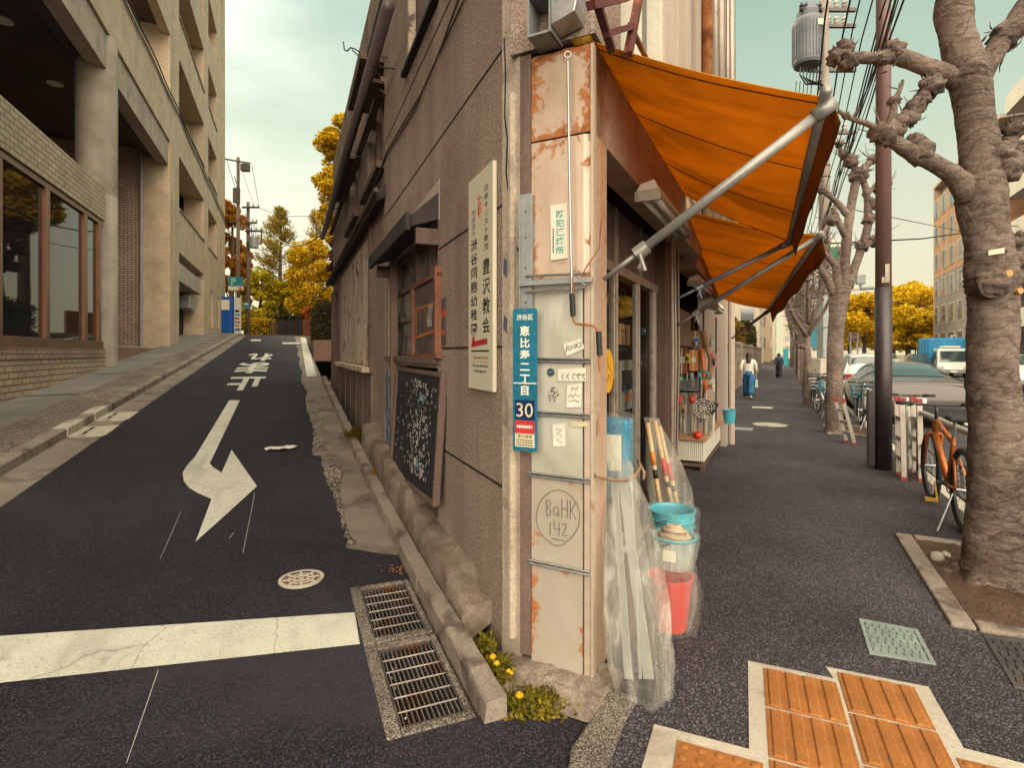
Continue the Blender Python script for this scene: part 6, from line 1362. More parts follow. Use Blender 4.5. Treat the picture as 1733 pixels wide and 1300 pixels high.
ZH = zl(38) - .05
g_trees = 'trees at the top of the side street'
conifer('tall sparse conifer with bare branches, in the middle of the street end', W, wat(474, 47, ZH), zv(356, 47) - ZH, 2.0, 3, lf_olive, 60, g_trees, .26)
conifer('thin bare-topped conifer right of the tall sparse one', W, wat(534, 52, ZH), zv(360, 52) - ZH, 1.6, 5, lf_olive, 26, g_trees, .35)
tree('broadleaf_tree', 'bronze-brown tree beside the apartment building, behind the poles', 'tree', W, wat(392, 43, ZH), zv(326, 43) - ZH, (1.75, 3.0), lf_brown, 10000, .16, 11, g_trees, .2, 'round', 40)
tree('broadleaf_tree', 'tall golden tree rising behind the old corner building', 'tree', W, wat(592, 31, ZH), zv(176, 31) - ZH, (2.0, 4.0), lf_yellow, 20000, .15, 12, g_trees, .22, 'round', 60)
tree('broadleaf_tree', 'bright yellow tree in front of the conifers, right of centre', 'tree', W, wat(528, 42, ZH), zv(398, 42) - ZH, (2.1, .4), lf_yellow, 13000, .15, 13, g_trees, .2, 'round', 46)
tree('broadleaf_tree', 'low yellow-green tree left of the tall conifer', 'tree', W, wat(440, 44, ZH), zv(452, 44) - ZH, (1.9, .4), lf_green, 10000, .15, 14, g_trees, .16, 'round', 40)
tree('broadleaf_tree', 'yellow-green tree directly behind the street pole', 'tree', W, wat(415, 41, ZH), zv(462, 41) - ZH, (1.0, .3), lf_green, 5000, .14, 15, g_trees, .14, 'round', 24)
tree('broadleaf_tree', 'yellow-green bush tree between the conifer and the golden hedge', 'tree', W, wat(500, 45, ZH), zv(470, 45) - ZH, (1.6, .3), lf_green, 8000, .15, 16, g_trees, .14, 'round', 34)
tree('broadleaf_tree', 'purple-leaved tree beside the eave of the corner building', 'tree', W, wat(580, 27, ZH - .4), zv(384, 27) - ZH + .4, (.85, 2.4), lf_purple, 7000, .10, 17, g_trees, .12, 'round', 34)
def hedge(name, label, x0, x1, y0, y1, z0, z1, fr, mat, n, ls, seed, cat='hedge'):
    q = random.Random(seed); m = MB(); t = thing(name, label, cat, fr, ((x0 + x1) / 2, (y0 + y1) / 2, z0))
    for _ in range(n):
        p = V((q.uniform(x0, x1), q.uniform(y0, y1), q.uniform(z0, z1)))
        s = q.randrange(3)
        if s == 0: p.x = q.choice((x0, x1)) + q.gauss(0, .06)
        elif s == 1: p.y = q.choice((y0, y1)) + q.gauss(0, .06)
        else: p.z = z1 + q.gauss(0, .09)
        a = V((q.gauss(0, 1), q.gauss(0, 1), q.gauss(0, .7))).normalized(); b = a.orthogonal().normalized(); b = b if q.random() < .5 else a.cross(b); k = ls * q.uniform(.6, 1.3)
        m.add([p - a * k, p + b * k * .55, p + a * k, p - b * k * .55], [(0, 1, 2, 3)])
    part(m, 'foliage', mat, t, fix=False)
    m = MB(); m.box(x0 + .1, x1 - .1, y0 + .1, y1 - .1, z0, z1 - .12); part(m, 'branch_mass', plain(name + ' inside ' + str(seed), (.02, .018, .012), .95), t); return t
a = L.at(548, 560, 24)
hedge('hedge', 'dark clipped hedge beside the far end of the corner building', 21.5, 27, -1.75, -.95, zl(23) - .2, zl(23) + 1.75, L, lf_dark, 5200, .06, 21)
mb = MB(); mb.box(21, 28, -1.9, -.80, zl(22) - .3, zl(24) + .30); solo(mb, 'planter_wall', surf('brown planter wall', [(.13, .07, .05), (.19, .11, .08)], .85, 3, .3, 40, .3, 50), 'low brown wall under the dark clipped hedge', 'wall', L)
p = wat(530, 37, ZH); tree('shrub', 'round orange-red shrub above the brick wall', 'shrub', W, (p[0], p[1], ZH + .5), 1.9, (.75, .5), lf_red, 2600, .09, 31, None, .06, 'round', 22)
m_redbrick = brick('red brick wall', (.36, .1, .045), (.28, .08, .04), (.2, .14, .1), .24, .08, .8, .01)
a, b = wat(512, 36, 0), wat(560, 33, 0)
mb = MB(); mb.hexa([(a[0], a[1], ZH - .2), (b[0], b[1], ZH - .2), (b[0] + .1, b[1] + .3, ZH - .2), (a[0] + .1, a[1] + .3, ZH - .2), (a[0], a[1], ZH + 1.25), (b[0], b[1], ZH + 1.25), (b[0] + .1, b[1] + .3, ZH + 1.25), (a[0] + .1, a[1] + .3, ZH + 1.25)]); solo(mb, 'brick_wall', m_redbrick, 'low red brick wall at the top right of the side street', 'wall', W)
hedge('hedge', 'golden hedge left of the dark fence at the street end', *[(wat(420, 39, 0)[0]), (wat(458, 39, 0)[0])], 39, 39.8, ZH - .2, ZH + 1.35, W, lf_yellow, 3800, .08, 23)
t = thing('picket_fence', 'dark picket fence closing the top of the side street', 'fence', W, wat(487, 38.6, ZH)); m = MB(); a, b = wat(456, 38.6, 0)[0], wat(520, 38.6, 0)[0]
for k in range(19): x = a + (b - a) * k / 18; m.box(x - .035, x + .035, 38.6, 38.64, ZH - .2, ZH + 1.35 + .08 * (k % 2))
part(m, 'pickets', m_wood_dark, t)
m = MB(); m.box(a, b, 38.64, 38.68, ZH + .25, ZH + .33); m.box(a, b, 38.64, 38.68, ZH + 1.05, ZH + 1.13); part(m, 'rails', m_wood_dark, t)
hedge('hedge', 'dark shadowy shrubs behind the picket fence', wat(452, 40.5, 0)[0], wat(520, 40.5, 0)[0], 40.2, 41.2, ZH - .2, ZH + 1.7, W, lf_dark, 3200, .12, 24, 'shrubs')

# poles, transformers, wires
def pole(label, u, D, zb_, zt_, r, mat=m_pole_wood, fr=W):
    x, y, _ = wat(u, D, 0); t_ = thing('utility_pole', label, 'utility pole', W, (x, y, zb_)); m = MB(); m.tube([(x, y, zb_ - .3), (x, y, zt_)], [r, r * .72], 12); part(m, 'pole', mat, t_, smooth=True); return t_, x, y
D1 = 33.5; z1_ = zv(342, D1); t, X1, Y1 = pole('nearer wooden utility pole at the street end with stacked crossarms', 420, D1, ZH, z1_, .13)
s_ = D1 / F
for v, u0, u1 in ((352, 412, 441), (378, 417, 437), (392, 417, 446), (413, 419, 445)):
    m = MB(); m.box((u0 - CX) * s_, (u1 - CX) * s_, Y1 - .2, Y1 - .12, zv(v, D1) - .05, zv(v, D1) + .05); arm = part(m, 'crossarm', m_iron, t)
    for k in range(3): m = MB(); xx = (u0 + (u1 - u0) * (.35 + .3 * k) - CX) * s_; m.lathe((xx, Y1 - .16, zv(v, D1) + .05), [(.03, 0), (.06, .05), (.03, .08), (.055, .13), (.02, .17), (0, .17)], 8); part(m, 'insulator', m_conc_pale, arm)
m = MB(); m.tube([((445 - CX) * s_, Y1 - .16, zv(392, D1)), ((445 - CX) * s_, Y1 - .16, zv(413, D1))], .04, 6); part(m, 'brace', m_iron, t)
m = MB(); xx = (433 - CX) * s_; m.lathe((xx, Y1 - .3, zv(421, D1)), [(0, 0), (.27, 0), (.28, .05), (.28, .62), (.2, .7), (0, .7)], 16); part(m, 'transformer', m_grey_paint, t, smooth=False)
for k in range(4): m = MB(); xa = (424 + 3 * k - CX) * s_; m.tube([(xa, Y1 - .16, zv(378, D1)), (xa + .1, Y1 - .3, zv(392 + 3 * k, D1)), (xx, Y1 - .3, zv(405, D1))], .014, 5); part(m, 'jumper_wire', m_black, t)
m = MB(); m.box((416 - CX) * s_, (424 - CX) * s_, Y1 - .25, Y1 - .2, zv(523, D1), zv(512, D1)); sg = part(m, 'sign', m_pblue, t)
m = MB(); m.box((417 - CX) * s_, (423 - CX) * s_, Y1 - .256, Y1 - .2501, zv(516, D1), zv(514, D1)); part(m, 'stripe', m_wht, sg)
D2 = 39.5; t, X2, Y2 = pole('farther utility pole beside the apartment building, with a box transformer at its top', 403, D2, ZH, zv(266, D2), .15); s2 = D2 / F
m = MB(); m.bar(((380 - CX) * s2, Y2 - .2, zv(270, D2)), ((426 - CX) * s2, Y2 - .2, zv(278, D2)), .09, .1); part(m, 'crossarm', m_iron, t)
m = MB(); m.box((412 - CX) * s2, (425 - CX) * s2, Y2 - .5, Y2 - .1, zv(292, D2), zv(280, D2)); part(m, 'transformer', m_iron, t, bevel=.03)
m = MB(); m.tube([((399 - CX) * s2, Y2 - .2, zv(300, D2)), ((408 - CX) * s2, Y2 - .3, zv(325, D2)), ((399 - CX) * s2, Y2 - .2, zv(350, D2))], .03, 5); m.box((398 - CX) * s2, (409 - CX) * s2, Y2 - .35, Y2 - .2, zv(345, D2), zv(320, D2)); part(m, 'switch_gear', m_iron, t)
def wire(pts, r, label, group, mat=None, fr=W, sag=0):
    P = []
    for i in range(len(pts) - 1):
        a, b = V(pts[i]), V(pts[i + 1])
        for k in range(10): f = k / 10; P.append(a.lerp(b, f) - V((0, 0, sag * 4 * f * (1 - f))))
    P.append(V(pts[-1])); m = MB(); m.tube(P, r, 5); return solo(m, 'power_line', mat or m_black, label, 'cable', fr, group=group)
gw_ = 'wires over the side street'
def wp(u, v, D): return W.at(u, v, D)
wire([wp(426, 278, D2), wp(437, 342, D1 + .2)], .02, 'wire dropping between the two utility poles, right one', gw_); wire([wp(410, 290, D2), wp(430, 350, D1)], .016, 'wire dropping between the two utility poles, left one', gw_)
wire([wp(384, 272, D2), wp(399, 320, D2)], .02, 'stay wire at the top of the farther pole', gw_)
wire([wp(440, 352, D1), wp(505, 366, 36), wp(590, 352, 40)], .016, 'thin high wire running right from the nearer pole', gw_, sag=.15)
wire([wp(445, 375, D1), wp(590, 345, 22)], .03, 'thick slack cable running right from the nearer pole to the corner building', gw_, sag=1.6)
wire([wp(424, 430, D1), wp(560, 440, 30)], .016, 'low slack service wire over the side street', gw_, sag=.3)
wire([wp(419, 360, D1), wp(381, 372, 36)], .02, 'short wire from the nearer pole to the apartment building', gw_, sag=.3)

# parking sign, vending machine, notice board
D3 = 35.5; s3 = D3 / F; x = (399 - CX) * s3
t = thing('parking_sign', 'blue parking sign with a pale green P on a post by the apartment building', 'sign', W, (x, D3, ZH)); zz0, zz1 = zv(491, D3), zv(469, D3); xa, xb_ = (387 - CX) * s3, (411 - CX) * s3
m = MB(); m.box(xa, xb_, D3 - .1, D3 + .1, zv(484, D3), zz1); part(m, 'panel', m_pblue, t, bevel=.02)
m = MB(); put_text(m, 'P', (xa + .2, D3 - .105, zv(482.5, D3)), (1, 0, 0), (0, 0, 1), .33, .45, .03); part(m, 'letter', plain('pale green letter', (.3, .6, .35), .5), t)
m = MB(); m.box(xa, xb_, D3 - .09, D3 + .09, zz0, zv(484.4, D3)); lw = part(m, 'lower_panel', m_white, t)
m = MB(); m.box(xb_ - .25, xb_ - .03, D3 - .096, D3 - .0905, zz0 + .03, zz0 + .2); part(m, 'orange_mark', m_or, lw)
m = MB(); m.tube([(x, D3 + .02, ZH), (x, D3 + .02, zz0)], .05, 8); part(m, 'post', m_steel, t)
t = thing('vending_machine', 'bright blue vending machine past the end of the apartment building', 'vending machine', W, ((389 - CX) * s3, D3, ZH)); xa, xb_ = (375 - CX) * s3, (394.5 - CX) * s3
m = MB(); m.box(xa, xb_, D3 - .35, D3 + .35, ZH, zv(503, D3)); part(m, 'cabinet', plain('vending blue', (.008, .09, .36), .35), t, bevel=.02)
m = MB(); m.box(xa + .1, xb_ - .06, D3 - .36, D3 - .351, zv(525, D3), zv(508, D3)); part(m, 'display', m_white, t)
m = MB(); m.box(xa + .15, xb_ - .1, D3 - .36, D3 - .351, ZH + .2, ZH + .4); part(m, 'tray', m_black, t)
t = thing('notice_stand', 'white notice board with coloured papers beside the blue vending machine', 'notice board', W, ((402 - CX) * s3, D3, ZH)); xa, xb_ = (397 - CX) * s3, (408 - CX) * s3
m = MB(); m.box(xa, xb_, D3 - .05, D3, ZH + .3, zv(504, D3)); part(m, 'board', m_white, t); q = random.Random(3)
for k in range(6): m = MB(); zz_ = ZH + .5 + k * .24; m.box(xa + .04, xb_ - .04 - .06 * (k % 2), D3 - .056, D3 - .051, zz_, zz_ + .15); part(m, 'paper', (m_pblue, m_or, m_grey_wall, m_pred, m_skyb, m_black)[k], t)
m = MB(); m.box(xa + .03, xa + .07, D3 - .04, D3 - .01, ZH, ZH + .3); m.box(xb_ - .07, xb_ - .03, D3 - .04, D3 - .01, ZH, ZH + .3); part(m, 'feet', m_steel, t)

# ================================================================ main street
# --- stone wall with hedge, buildings far along the left side
m_stone = brick('stone block wall', (.3, .235, .17), (.22, .17, .125), (.11, .085, .065), .62, .34, .85, .018, ((.1, .075, .06), .5), .3)
WX0, WX1 = 9.45, 52
t = thing('stone_wall', 'long stone block wall along the sidewalk beyond the shop', 'wall', R, (30, 1.7, 0))
m = MB(); m.box(WX0, WX1, 1.66, 2.0, -.1, 1.78); part(m, 'body', m_stone, t)
m = MB()
k = 0; x = WX0
while x < WX1 - 1: m.box(x + .01, x + 1.19, 1.63, 2.03, 1.783, 1.88); x += 1.2
part(m, 'coping', m_stone, t, bevel=.01)
for x in (17.5, 26, 35, 44): m = MB(); m.box(x, x + .5, 1.60, 2.02, -.05, 1.95); part(m, 'pier', m_conc, t, bevel=.01)
lf_hedge = leaf('brown green hedge leaves', [(.06, .04, .012), (.13, .085, .02), (.2, .12, .03)], .3, .7)
hedge('hedge', 'brown-green hedge growing above the stone wall', 10.5, 36, 2.05, 3.3, 1.6, 3.0, R, lf_hedge, 9000, .10, 41)
hedge('hedge', 'darker rounded hedge at the far end of the stone wall', 36.5, 46, 1.9, 3.6, 1.5, 3.3, R, lf_dark, 4000, .14, 42)
def block(name, label, fr, x0, x1, y0, y1, h, mat, rows, colsn, face, z0=1.2, wmat=None, roof=True, wcol=None, z_top=None):
    """a far building: body, parapet and a window for every bay; face = which side carries windows"""
    t_ = thing(name, label, 'building', fr, ((x0 + x1) / 2, (y0 + y1) / 2, 0)); m = MB(); m.box(x0, x1, y0, y1, -.2, h); part(m, 'walls', mat, t_)
    m = MB(); m.box(x0 - .15, x1 + .15, y0 - .15, y1 + .15, h + .002, h + .5); part(m, 'parapet', m_conc, t_)
    fh = ((z_top or h) - z0) / rows; nw = 0
    for f in face:
        for r in range(rows):
            for c in range(colsn):
                zz = z0 + fh * r + fh * .28; zt_ = zz + fh * .52; nw += 1
                if nw > 96: break
                m = MB(); g2 = MB(); 
                if f in '+-':
                    yy = y0 if f == '-' else y1; s = -1 if f == '-' else 1; w_ = (x1 - x0) / colsn; a = x0 + w_ * (c + .2); b = a + w_ * .6
                    m.box(a, b, yy, yy + s * .06, zz, zt_); g2.box(a + .08, (a + b) / 2 - .04, yy + s * .062, yy + s * .07, zz + .08, zt_ - .08); g2.box((a + b) / 2 + .04, b - .08, yy + s * .062, yy + s * .07, zz + .08, zt_ - .08)
                else:
                    xx = x0 if f == 'w' else x1; s = -1 if f == 'w' else 1; w_ = (y1 - y0) / colsn; a = y0 + w_ * (c + .2); b = a + w_ * .6
                    m.box(xx, xx + s * .06, a, b, zz, zt_); g2.box(xx + s * .062, xx + s * .07, a + .08, b - .08, zz + .08, zt_ - .08)
                wo = part(m, 'window', m_conc_pale, t_, fix=False); part(g2, 'pane', wmat or m_win, wo, fix=False)
    return t_
m_win = glass('far window glass', (.10, .12, .13), .06, .0, .9)
m_cream_b = surf('cream tower', [(.4, .35, .27), (.48, .43, .34)], .8, .3, .1, 10, streak=((.3, .26, .2), .4, .3))
m_tan_b = surf('tan tower', [(.36, .27, .18), (.43, .33, .22)], .8, .3, .1, 10)
m_teal_b = surf('pale teal tower', [(.32, .36, .33), (.38, .42, .39)], .8, .3, .1, 10)
block('office_block', 'pale teal block behind the hedge, seen under the second awning', R, 40, 55, 9, 22, 15, m_teal_b, 4, 4, '-w')
block('office_block', 'cream mid-rise block at the far end of the sidewalk', R, 72, 88, 2.5, 16, 17, m_cream_b, 5, 5, 'w-')
block('office_block', 'tan block beyond the cream mid-rise block', R, 96, 116, 1.8, 16, 22, m_tan_b, 6, 5, 'w-')
block('office_block', 'tall pale block farthest down the street on the left', R, 130, 160, 1.5, 20, 30, m_cream_b, 8, 6, 'w-')
block('office_block', 'white block across the far end of the street', R, 190, 205, -22, 0, 20, m_cream_b, 6, 6, 'w')
# banners far along the sidewalk
for u, v0, v1, w_, D, mt, lab in ((1376, 588, 540, 30, 30, m_pblue, 'blue hanging banner behind the concrete pole'), (1349, 640, 575, 10, 45, surf('yellow banner', [(.6, .36, .03), (.7, .45, .06)], .6, 4), 'yellow vertical banner far along the sidewalk'), (1330, 620, 590, 8, 60, m_skyb, 'small teal banner farthest along the sidewalk')):
    t = thing('shop_banner', lab, 'banner', W, wat(u, D, 0)); s_ = D / F; m = MB(); m.box((u - w_ / 2 - CX) * s_, (u + w_ / 2 - CX) * s_, D, D + .05, zv(v0, D), zv(v1, D)); part(m, 'cloth', mt, t)
    m = MB(); m.tube([((u - w_ / 2 - CX) * s_, D + .03, 0), ((u - w_ / 2 - CX) * s_, D + .03, zv(v1, D) + .1)], .03, 6); part(m, 'pole', m_steel, t)

# --- buildings on the far side
m_or_tile = brick('orange facade tile', (.42, .23, .12), (.36, .19, .1), (.25, .17, .12), .6, .2, .7, .01)
m_gr_tile = brick('grey facade tile', (.24, .2, .175), (.2, .17, .15), (.13, .11, .1), .6, .2, .7, .01)
OX0, OX1, OY = R.hy(1692, -14.0)[0], R.hy(1580, -14.0)[0], -14.0
OH = zv(316, R.hy(1580, OY)[1])
t = thing('office_building', 'orange-tiled office building with a grey lower half across the main street', 'building', R, ((OX0 + OX1) / 2, OY - 6, 0)); zs = OH * .49
m = MB(); m.box(OX0, OX1, OY - 14, OY, zs, OH - 1.6); part(m, 'upper_wall', m_or_tile, t)
m = MB(); m.box(OX0, OX1, OY - 14, OY - .002, -.2, zs - .002); part(m, 'lower_wall', m_gr_tile, t)
m = MB(); m.box(OX0, OX1, OY - 14, OY - .6, OH - 1.6, OH - .3); part(m, 'setback_storey', m_gr_tile, t)
m = MB(); m.box(OX0 - .1, OX1 + .05, OY - 14, OY + .03, OH - .3, OH); part(m, 'roof_slab', m_cream_b, t)
m = MB(); m.box(OX1 - .3, OX1 + .02, OY - 14, OY + .01, -.2, OH - .3); part(m, 'end_pier', m_tan_b, t)
nfl = 6; fh = (OH - 2.6) / nfl
for r in range(nfl):
    for c in range(7):
        w_ = (OX1 - OX0) / 7; a = OX0 + w_ * (c + .22); b = a + w_ * .56; zz = 1.2 + fh * r + fh * .2; zt_ = zz + fh * .62; m = MB(); m.box(a - .08, b + .08, OY - .003, OY + .05, zz - .08, zt_ + .08); wo = part(m, 'window', m_cream_b, t)
        m = MB(); m.box(a, b, OY + .052, OY + .06, zz, zt_); part(m, 'pane', m_win, wo); m = MB(); m.box((a + b) / 2 - .03, (a + b) / 2 + .03, OY + .061, OY + .075, zz, zt_); part(m, 'mullion', m_iron, wo)
BX1 = OX0 - 1.0; BX0 = BX1 - 26
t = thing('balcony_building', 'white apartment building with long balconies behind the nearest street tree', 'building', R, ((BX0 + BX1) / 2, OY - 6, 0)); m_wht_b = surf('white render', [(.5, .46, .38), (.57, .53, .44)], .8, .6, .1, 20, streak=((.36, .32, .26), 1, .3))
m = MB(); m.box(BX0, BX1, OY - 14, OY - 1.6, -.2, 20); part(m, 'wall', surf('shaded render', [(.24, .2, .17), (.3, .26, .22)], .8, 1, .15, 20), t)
for r in range(6):
    z = 3.2 + r * 3.0; m = MB(); m.box(BX0, BX1, OY - 1.598, OY, z, z + .25); sl = part(m, 'balcony_slab', m_wht_b, t)
    m = MB(); m.box(BX0, BX1, OY - .12, OY - .02, z + .252, z + 1.25); part(m, 'parapet', m_wht_b, sl)
    for c in range(6): m = MB(); a = BX0 + 26 / 6 * c + .8; m.box(a, a + 2.2, OY - 1.597, OY - 1.55, z + .3, z + 2.4); part(m, 'window', m_win, t)
m = MB(); m.box(BX0, BX1, OY - 14, OY - 1.0, 20.002, 21); part(m, 'roof', m_wht_b, t)
for c in range(6): m = MB(); a = BX0 + 26 / 6 * c + .6; m.box(a, a + 3.2, OY - 1.597, OY - 1.5, .1, 2.8); part(m, 'shop_window', m_glass_dark, t)
g_yt = 'golden trees at the far end of the main street'
for i, (u, D, v, rad, lab) in enumerate(((1556, 72, 472, 4.2, 'tallest golden tree, beside the orange office building'), (1512, 80, 486, 4.6, 'golden tree left of the tallest one'), (1462, 76, 500, 4.0, 'golden tree behind the second street tree'), (1537, 60, 520, 2.6, 'smaller golden tree low in front of the tall ones'), (1438, 92, 505, 4.2, 'golden tree farthest left across the main street'))):
    tree('street_tree', lab, 'tree', W, wat(u, D, 0), zv(v, D), (rad, 1.6), lf_yellow, 9000, .26, 60 + i, g_yt, .25, 'round', 40)

# --- concrete poles with gear and wires
def cpole(label, u, D, r, h, gear):
    t_ = thing('utility_pole', label, 'utility pole', W, wat(u, D, 0)); x, y, _ = wat(u, D, 0); m = MB(); m.tube([(x, y, -.2), (x, y, h)], [r, r * .6], 14); part(m, 'pole', m_pole_conc, t_, smooth=True)
    if gear:
        s_ = D / F
        m = MB(); m.box(x - .19, x + .30, y - .26, y + .1, zv(606, D), zv(500, D)); pn = part(m, 'panel', m_grey_paint, t_, bevel=.02)
        m = MB(); m.box(x - .20, x - .18, y - .262, y - .26, zv(560, D), zv(555, D)); m.box(x - .185, x + .295, y - .268, y - .262, zv(556, D), zv(554, D)); part(m, 'strap', m_iron, pn)
        m = MB(); m.box(x - .30, x + .22, y - .3, y + .2, 0, zv(606, D) - .01); part(m, 'base_cabinet', m_conc_pale, t_, bevel=.02)
        cx, cy = (1361 - CX) * s_, y - .2; z0, z1 = zv(118, D), zv(45, D); m = MB()
        m.lathe((cx, cy, z0), [(0, 0), (.38, .02), (.42, .10), (.42, z1 - z0), (.37, z1 - z0 + .1), (0, z1 - z0 + .12)], 28)
        tr_ = part(m, 'transformer', m_trafo, t_)
        m = MB()
        for k in range(30): a = 6.283 * k / 30; m.bar((cx + .425 * math.cos(a), cy + .425 * math.sin(a), z0 + .16), (cx + .425 * math.cos(a), cy + .425 * math.sin(a), z1 - .1), .02, .03, (math.cos(a), math.sin(a), 0))
        part(m, 'fins', m_trafo, tr_)
        m = MB(); m.lathe((cx, cy, z1 + .1), [(.3, 0), (.32, .2), (.26, .42), (.1, .5), (0, .5)], 20); part(m, 'cap', m_trafo, tr_)
        m = MB(); m.box(cx + .08, cx + .25, cy - .44, cy - .428, z1 - .3, z1 - .12); part(m, 'plate', m_cream2, tr_)
        q = random.Random(5)
        for k in range(5): m = MB(); b_ = (cx - .3 + .14 * k, cy - .2, z1 + .25); m.lathe(b_, [(.05, 0), (.07, .06), (.04, .1), (.07, .16), (.03, .22), (0, .3)], 8); part(m, 'bushing', m_black, tr_)
        for k in range(6): m = MB(); xx = cx - .25 + .1 * k; m.tube([(xx, cy - .1, z0), (xx - .1, cy - .2, z0 - .35 - .05 * k), (xx + .2, cy, z0 - .55), (x, y, z0 - .3 - .05 * k)], .022, 6); part(m, 'lead_wire', m_black, t_)
        for k in range(5): m = MB(); xx = cx - .35 + .12 * k; m.tube([(xx, cy, z0 - .45), (xx - .04, cy, z0 - .9), (xx + .1, cy, z0 - 1.6), (xx + .3, y, z0 - 2.6)], .016, 5); part(m, 'hanging_wire', m_black, t_)
        for v_ in (18, 45, 120, 225): m = MB(); m.box(x - .55, x + .95, y - .1, y, zv(v_, D) - .05, zv(v_, D) + .05); ar = part(m, 'crossarm', m_iron, t_); \
            [part(MB().lathe((x + .1 + .25 * k, y - .05, zv(v_, D) + .05), [(.05, 0), (.09, .06), (.05, .1), (.09, .17), (.04, .24), (0, .25)], 8), 'insulator', m_conc_pale, ar) for k in range(3)]
        for k in range(9): m = MB(); zz = zv(300, D) + k * .35; m.ring((x, y, zz), r * .86, .015, 16, 5); part(m, 'band', m_iron, t_)
        for k in range(6): m = MB(); zz = 3.2 + k * .5; m.tube([(x - .15 * (1 if k % 2 else -1), y - .05, zz), (x - .32 * (1 if k % 2 else -1), y - .05, zz)], .012, 5); part(m, 'step_bolt', m_iron, t_)
    return t_
m_trafo = surf('transformer grey', [(.1, .115, .13), (.15, .165, .18)], .55, 2, .2, 40, .1, 50)
DP = 17.0
cpole('concrete utility pole carrying a ribbed transformer behind the second street tree', 1395, DP, .19, 14.5, True)
cpole('slim concrete utility pole far along the kerb', 1352, 34, .17, 11, False)
cpole('slim concrete utility pole farthest along the kerb', 1340, 55, .17, 11, False)
gw_ = 'overhead wires along the main street'
for i, (u, v, y, r_) in enumerate(((1530, 0, -1.2, .012), (1498, 20, -1.2, .014), (1470, 30, -.9, .009), (1452, 20, -.8, .009), (1400, 20, -.5, .013), (1440, 0, -.7, .012), (1512, 30, -1.3, .008), (1478, 75, -1.1, .011))):
    x_, D_ = R.hy(u, y); z_ = zv(v, D_); P = []
    for k in range(41): x = -4 + 60 * k / 40; P.append((x, y + .02 * math.sin(x), z_ - .25 * math.sin(math.pi * ((x - x_) % 30) / 30)))
    m = MB(); m.tube(P, r_, 5); solo(m, 'power_line', m_black, ['outermost', 'thick outer', 'thin inner', 'thin parallel', 'thick innermost', 'heavy inner', 'thin outermost', 'middle'][i] + ' overhead wire along the sidewalk', 'cable', R, group=gw_)
for k, (dy, dz) in enumerate(((.03, .03), (-.02, .05), (.02, -.03))):
    x_, D_ = R.hy(1462, -1.05); z_ = zv(160, D_); m = MB(); m.tube([(x, -1.05 + dy + .02 * math.sin(x * 2 + k), z_ + dz - .15 * math.sin(math.pi * x / 28)) for x in frange(-4, 50, 50)], .011, 5); solo(m, 'power_line', m_black, 'strand of the twisted cable bundle over the sidewalk', 'cable', R, group='twisted cable bundle')
wire([wp(1395, 345, DP), wp(1640, 394, 40)], .018, 'thin wire crossing the main street', gw_); wire([wp(1405, 412, DP), wp(1560, 404, 24), wp(1733, 380, 38)], .03, 'thick cable crossing the main street', gw_)

# --- street furniture
x, y, _ = R.gnd(1495, 796); t = thing('lamp_post', 'tall brown steel lamp post, dark below and paler above, by the guard rail', 'lamp post', R, (x, y, 0))
m_lp_d = surf('dark brown post', [(.035, .026, .03), (.05, .04, .043)], .4, 1, .1, 30, .05, 60, .002, .2, .5, streak=((.09, .07, .07), 5, .4)); m_lp_l = surf('faded brown post', [(.15, .09, .085), (.19, .12, .11)], .45, 1, .1, 30, .05, 60, .002, .1, .45)
zs = zv(487, 6.8); m = MB(); m.tube([(x, y, 0), (x, y, zs)], .094, 24); part(m, 'lower_post', m_lp_d, t, smooth=True)
m = MB(); m.tube([(x, y, zs + .002), (x, y, 9.5)], [.088, .072], 24); part(m, 'upper_post', m_lp_l, t, smooth=True)
m = MB(); m.box(x - .06, x + .06, y + .09, y + .17, .05, 1.0); part(m, 'side_box', m_lp_d, t, bevel=.01)
m = MB(); m.tube([(x, y + .1, zs + .0), (x, y + .24, zs + .0), (x, y + .24, zs + .05)], .02, 8); m.box(x - .05, x + .05, y + .19, y + .29, zs + .06, zs + .17); part(m, 'camera', m_grey_paint, t, bevel=.01)
m = MB(); m.box(x - .098, x - .091, y - .05, y - .005, zs + .05, zs + .28); m.box(x - .099, x - .092, y - .0, y + .03, zs + .05, zs + .12); part(m, 'label', m_conc_pale, t)
m = MB(); m.tube([(x, y, 8.9), (x, y - 1.0, 9.3), (x, y - 1.8, 9.35)], .04, 8); m.box(x - .1, x + .1, y - 2.2, y - 1.7, 9.28, 9.4); part(m, 'lamp_arm', m_lp_l, t)
m_rail = surf('green grey rail', [(.13, .14, .13), (.2, .21, .195)], .5, 5, .25, 40, .1, 60, .002, .2, .45, patch=((.18, .09, .04), 7, .6, .7))
m_rail_w = surf('pale rail', [(.38, .37, .33), (.46, .45, .4)], .45, 5, .15, 40, .1, 60)
RY = -1.41
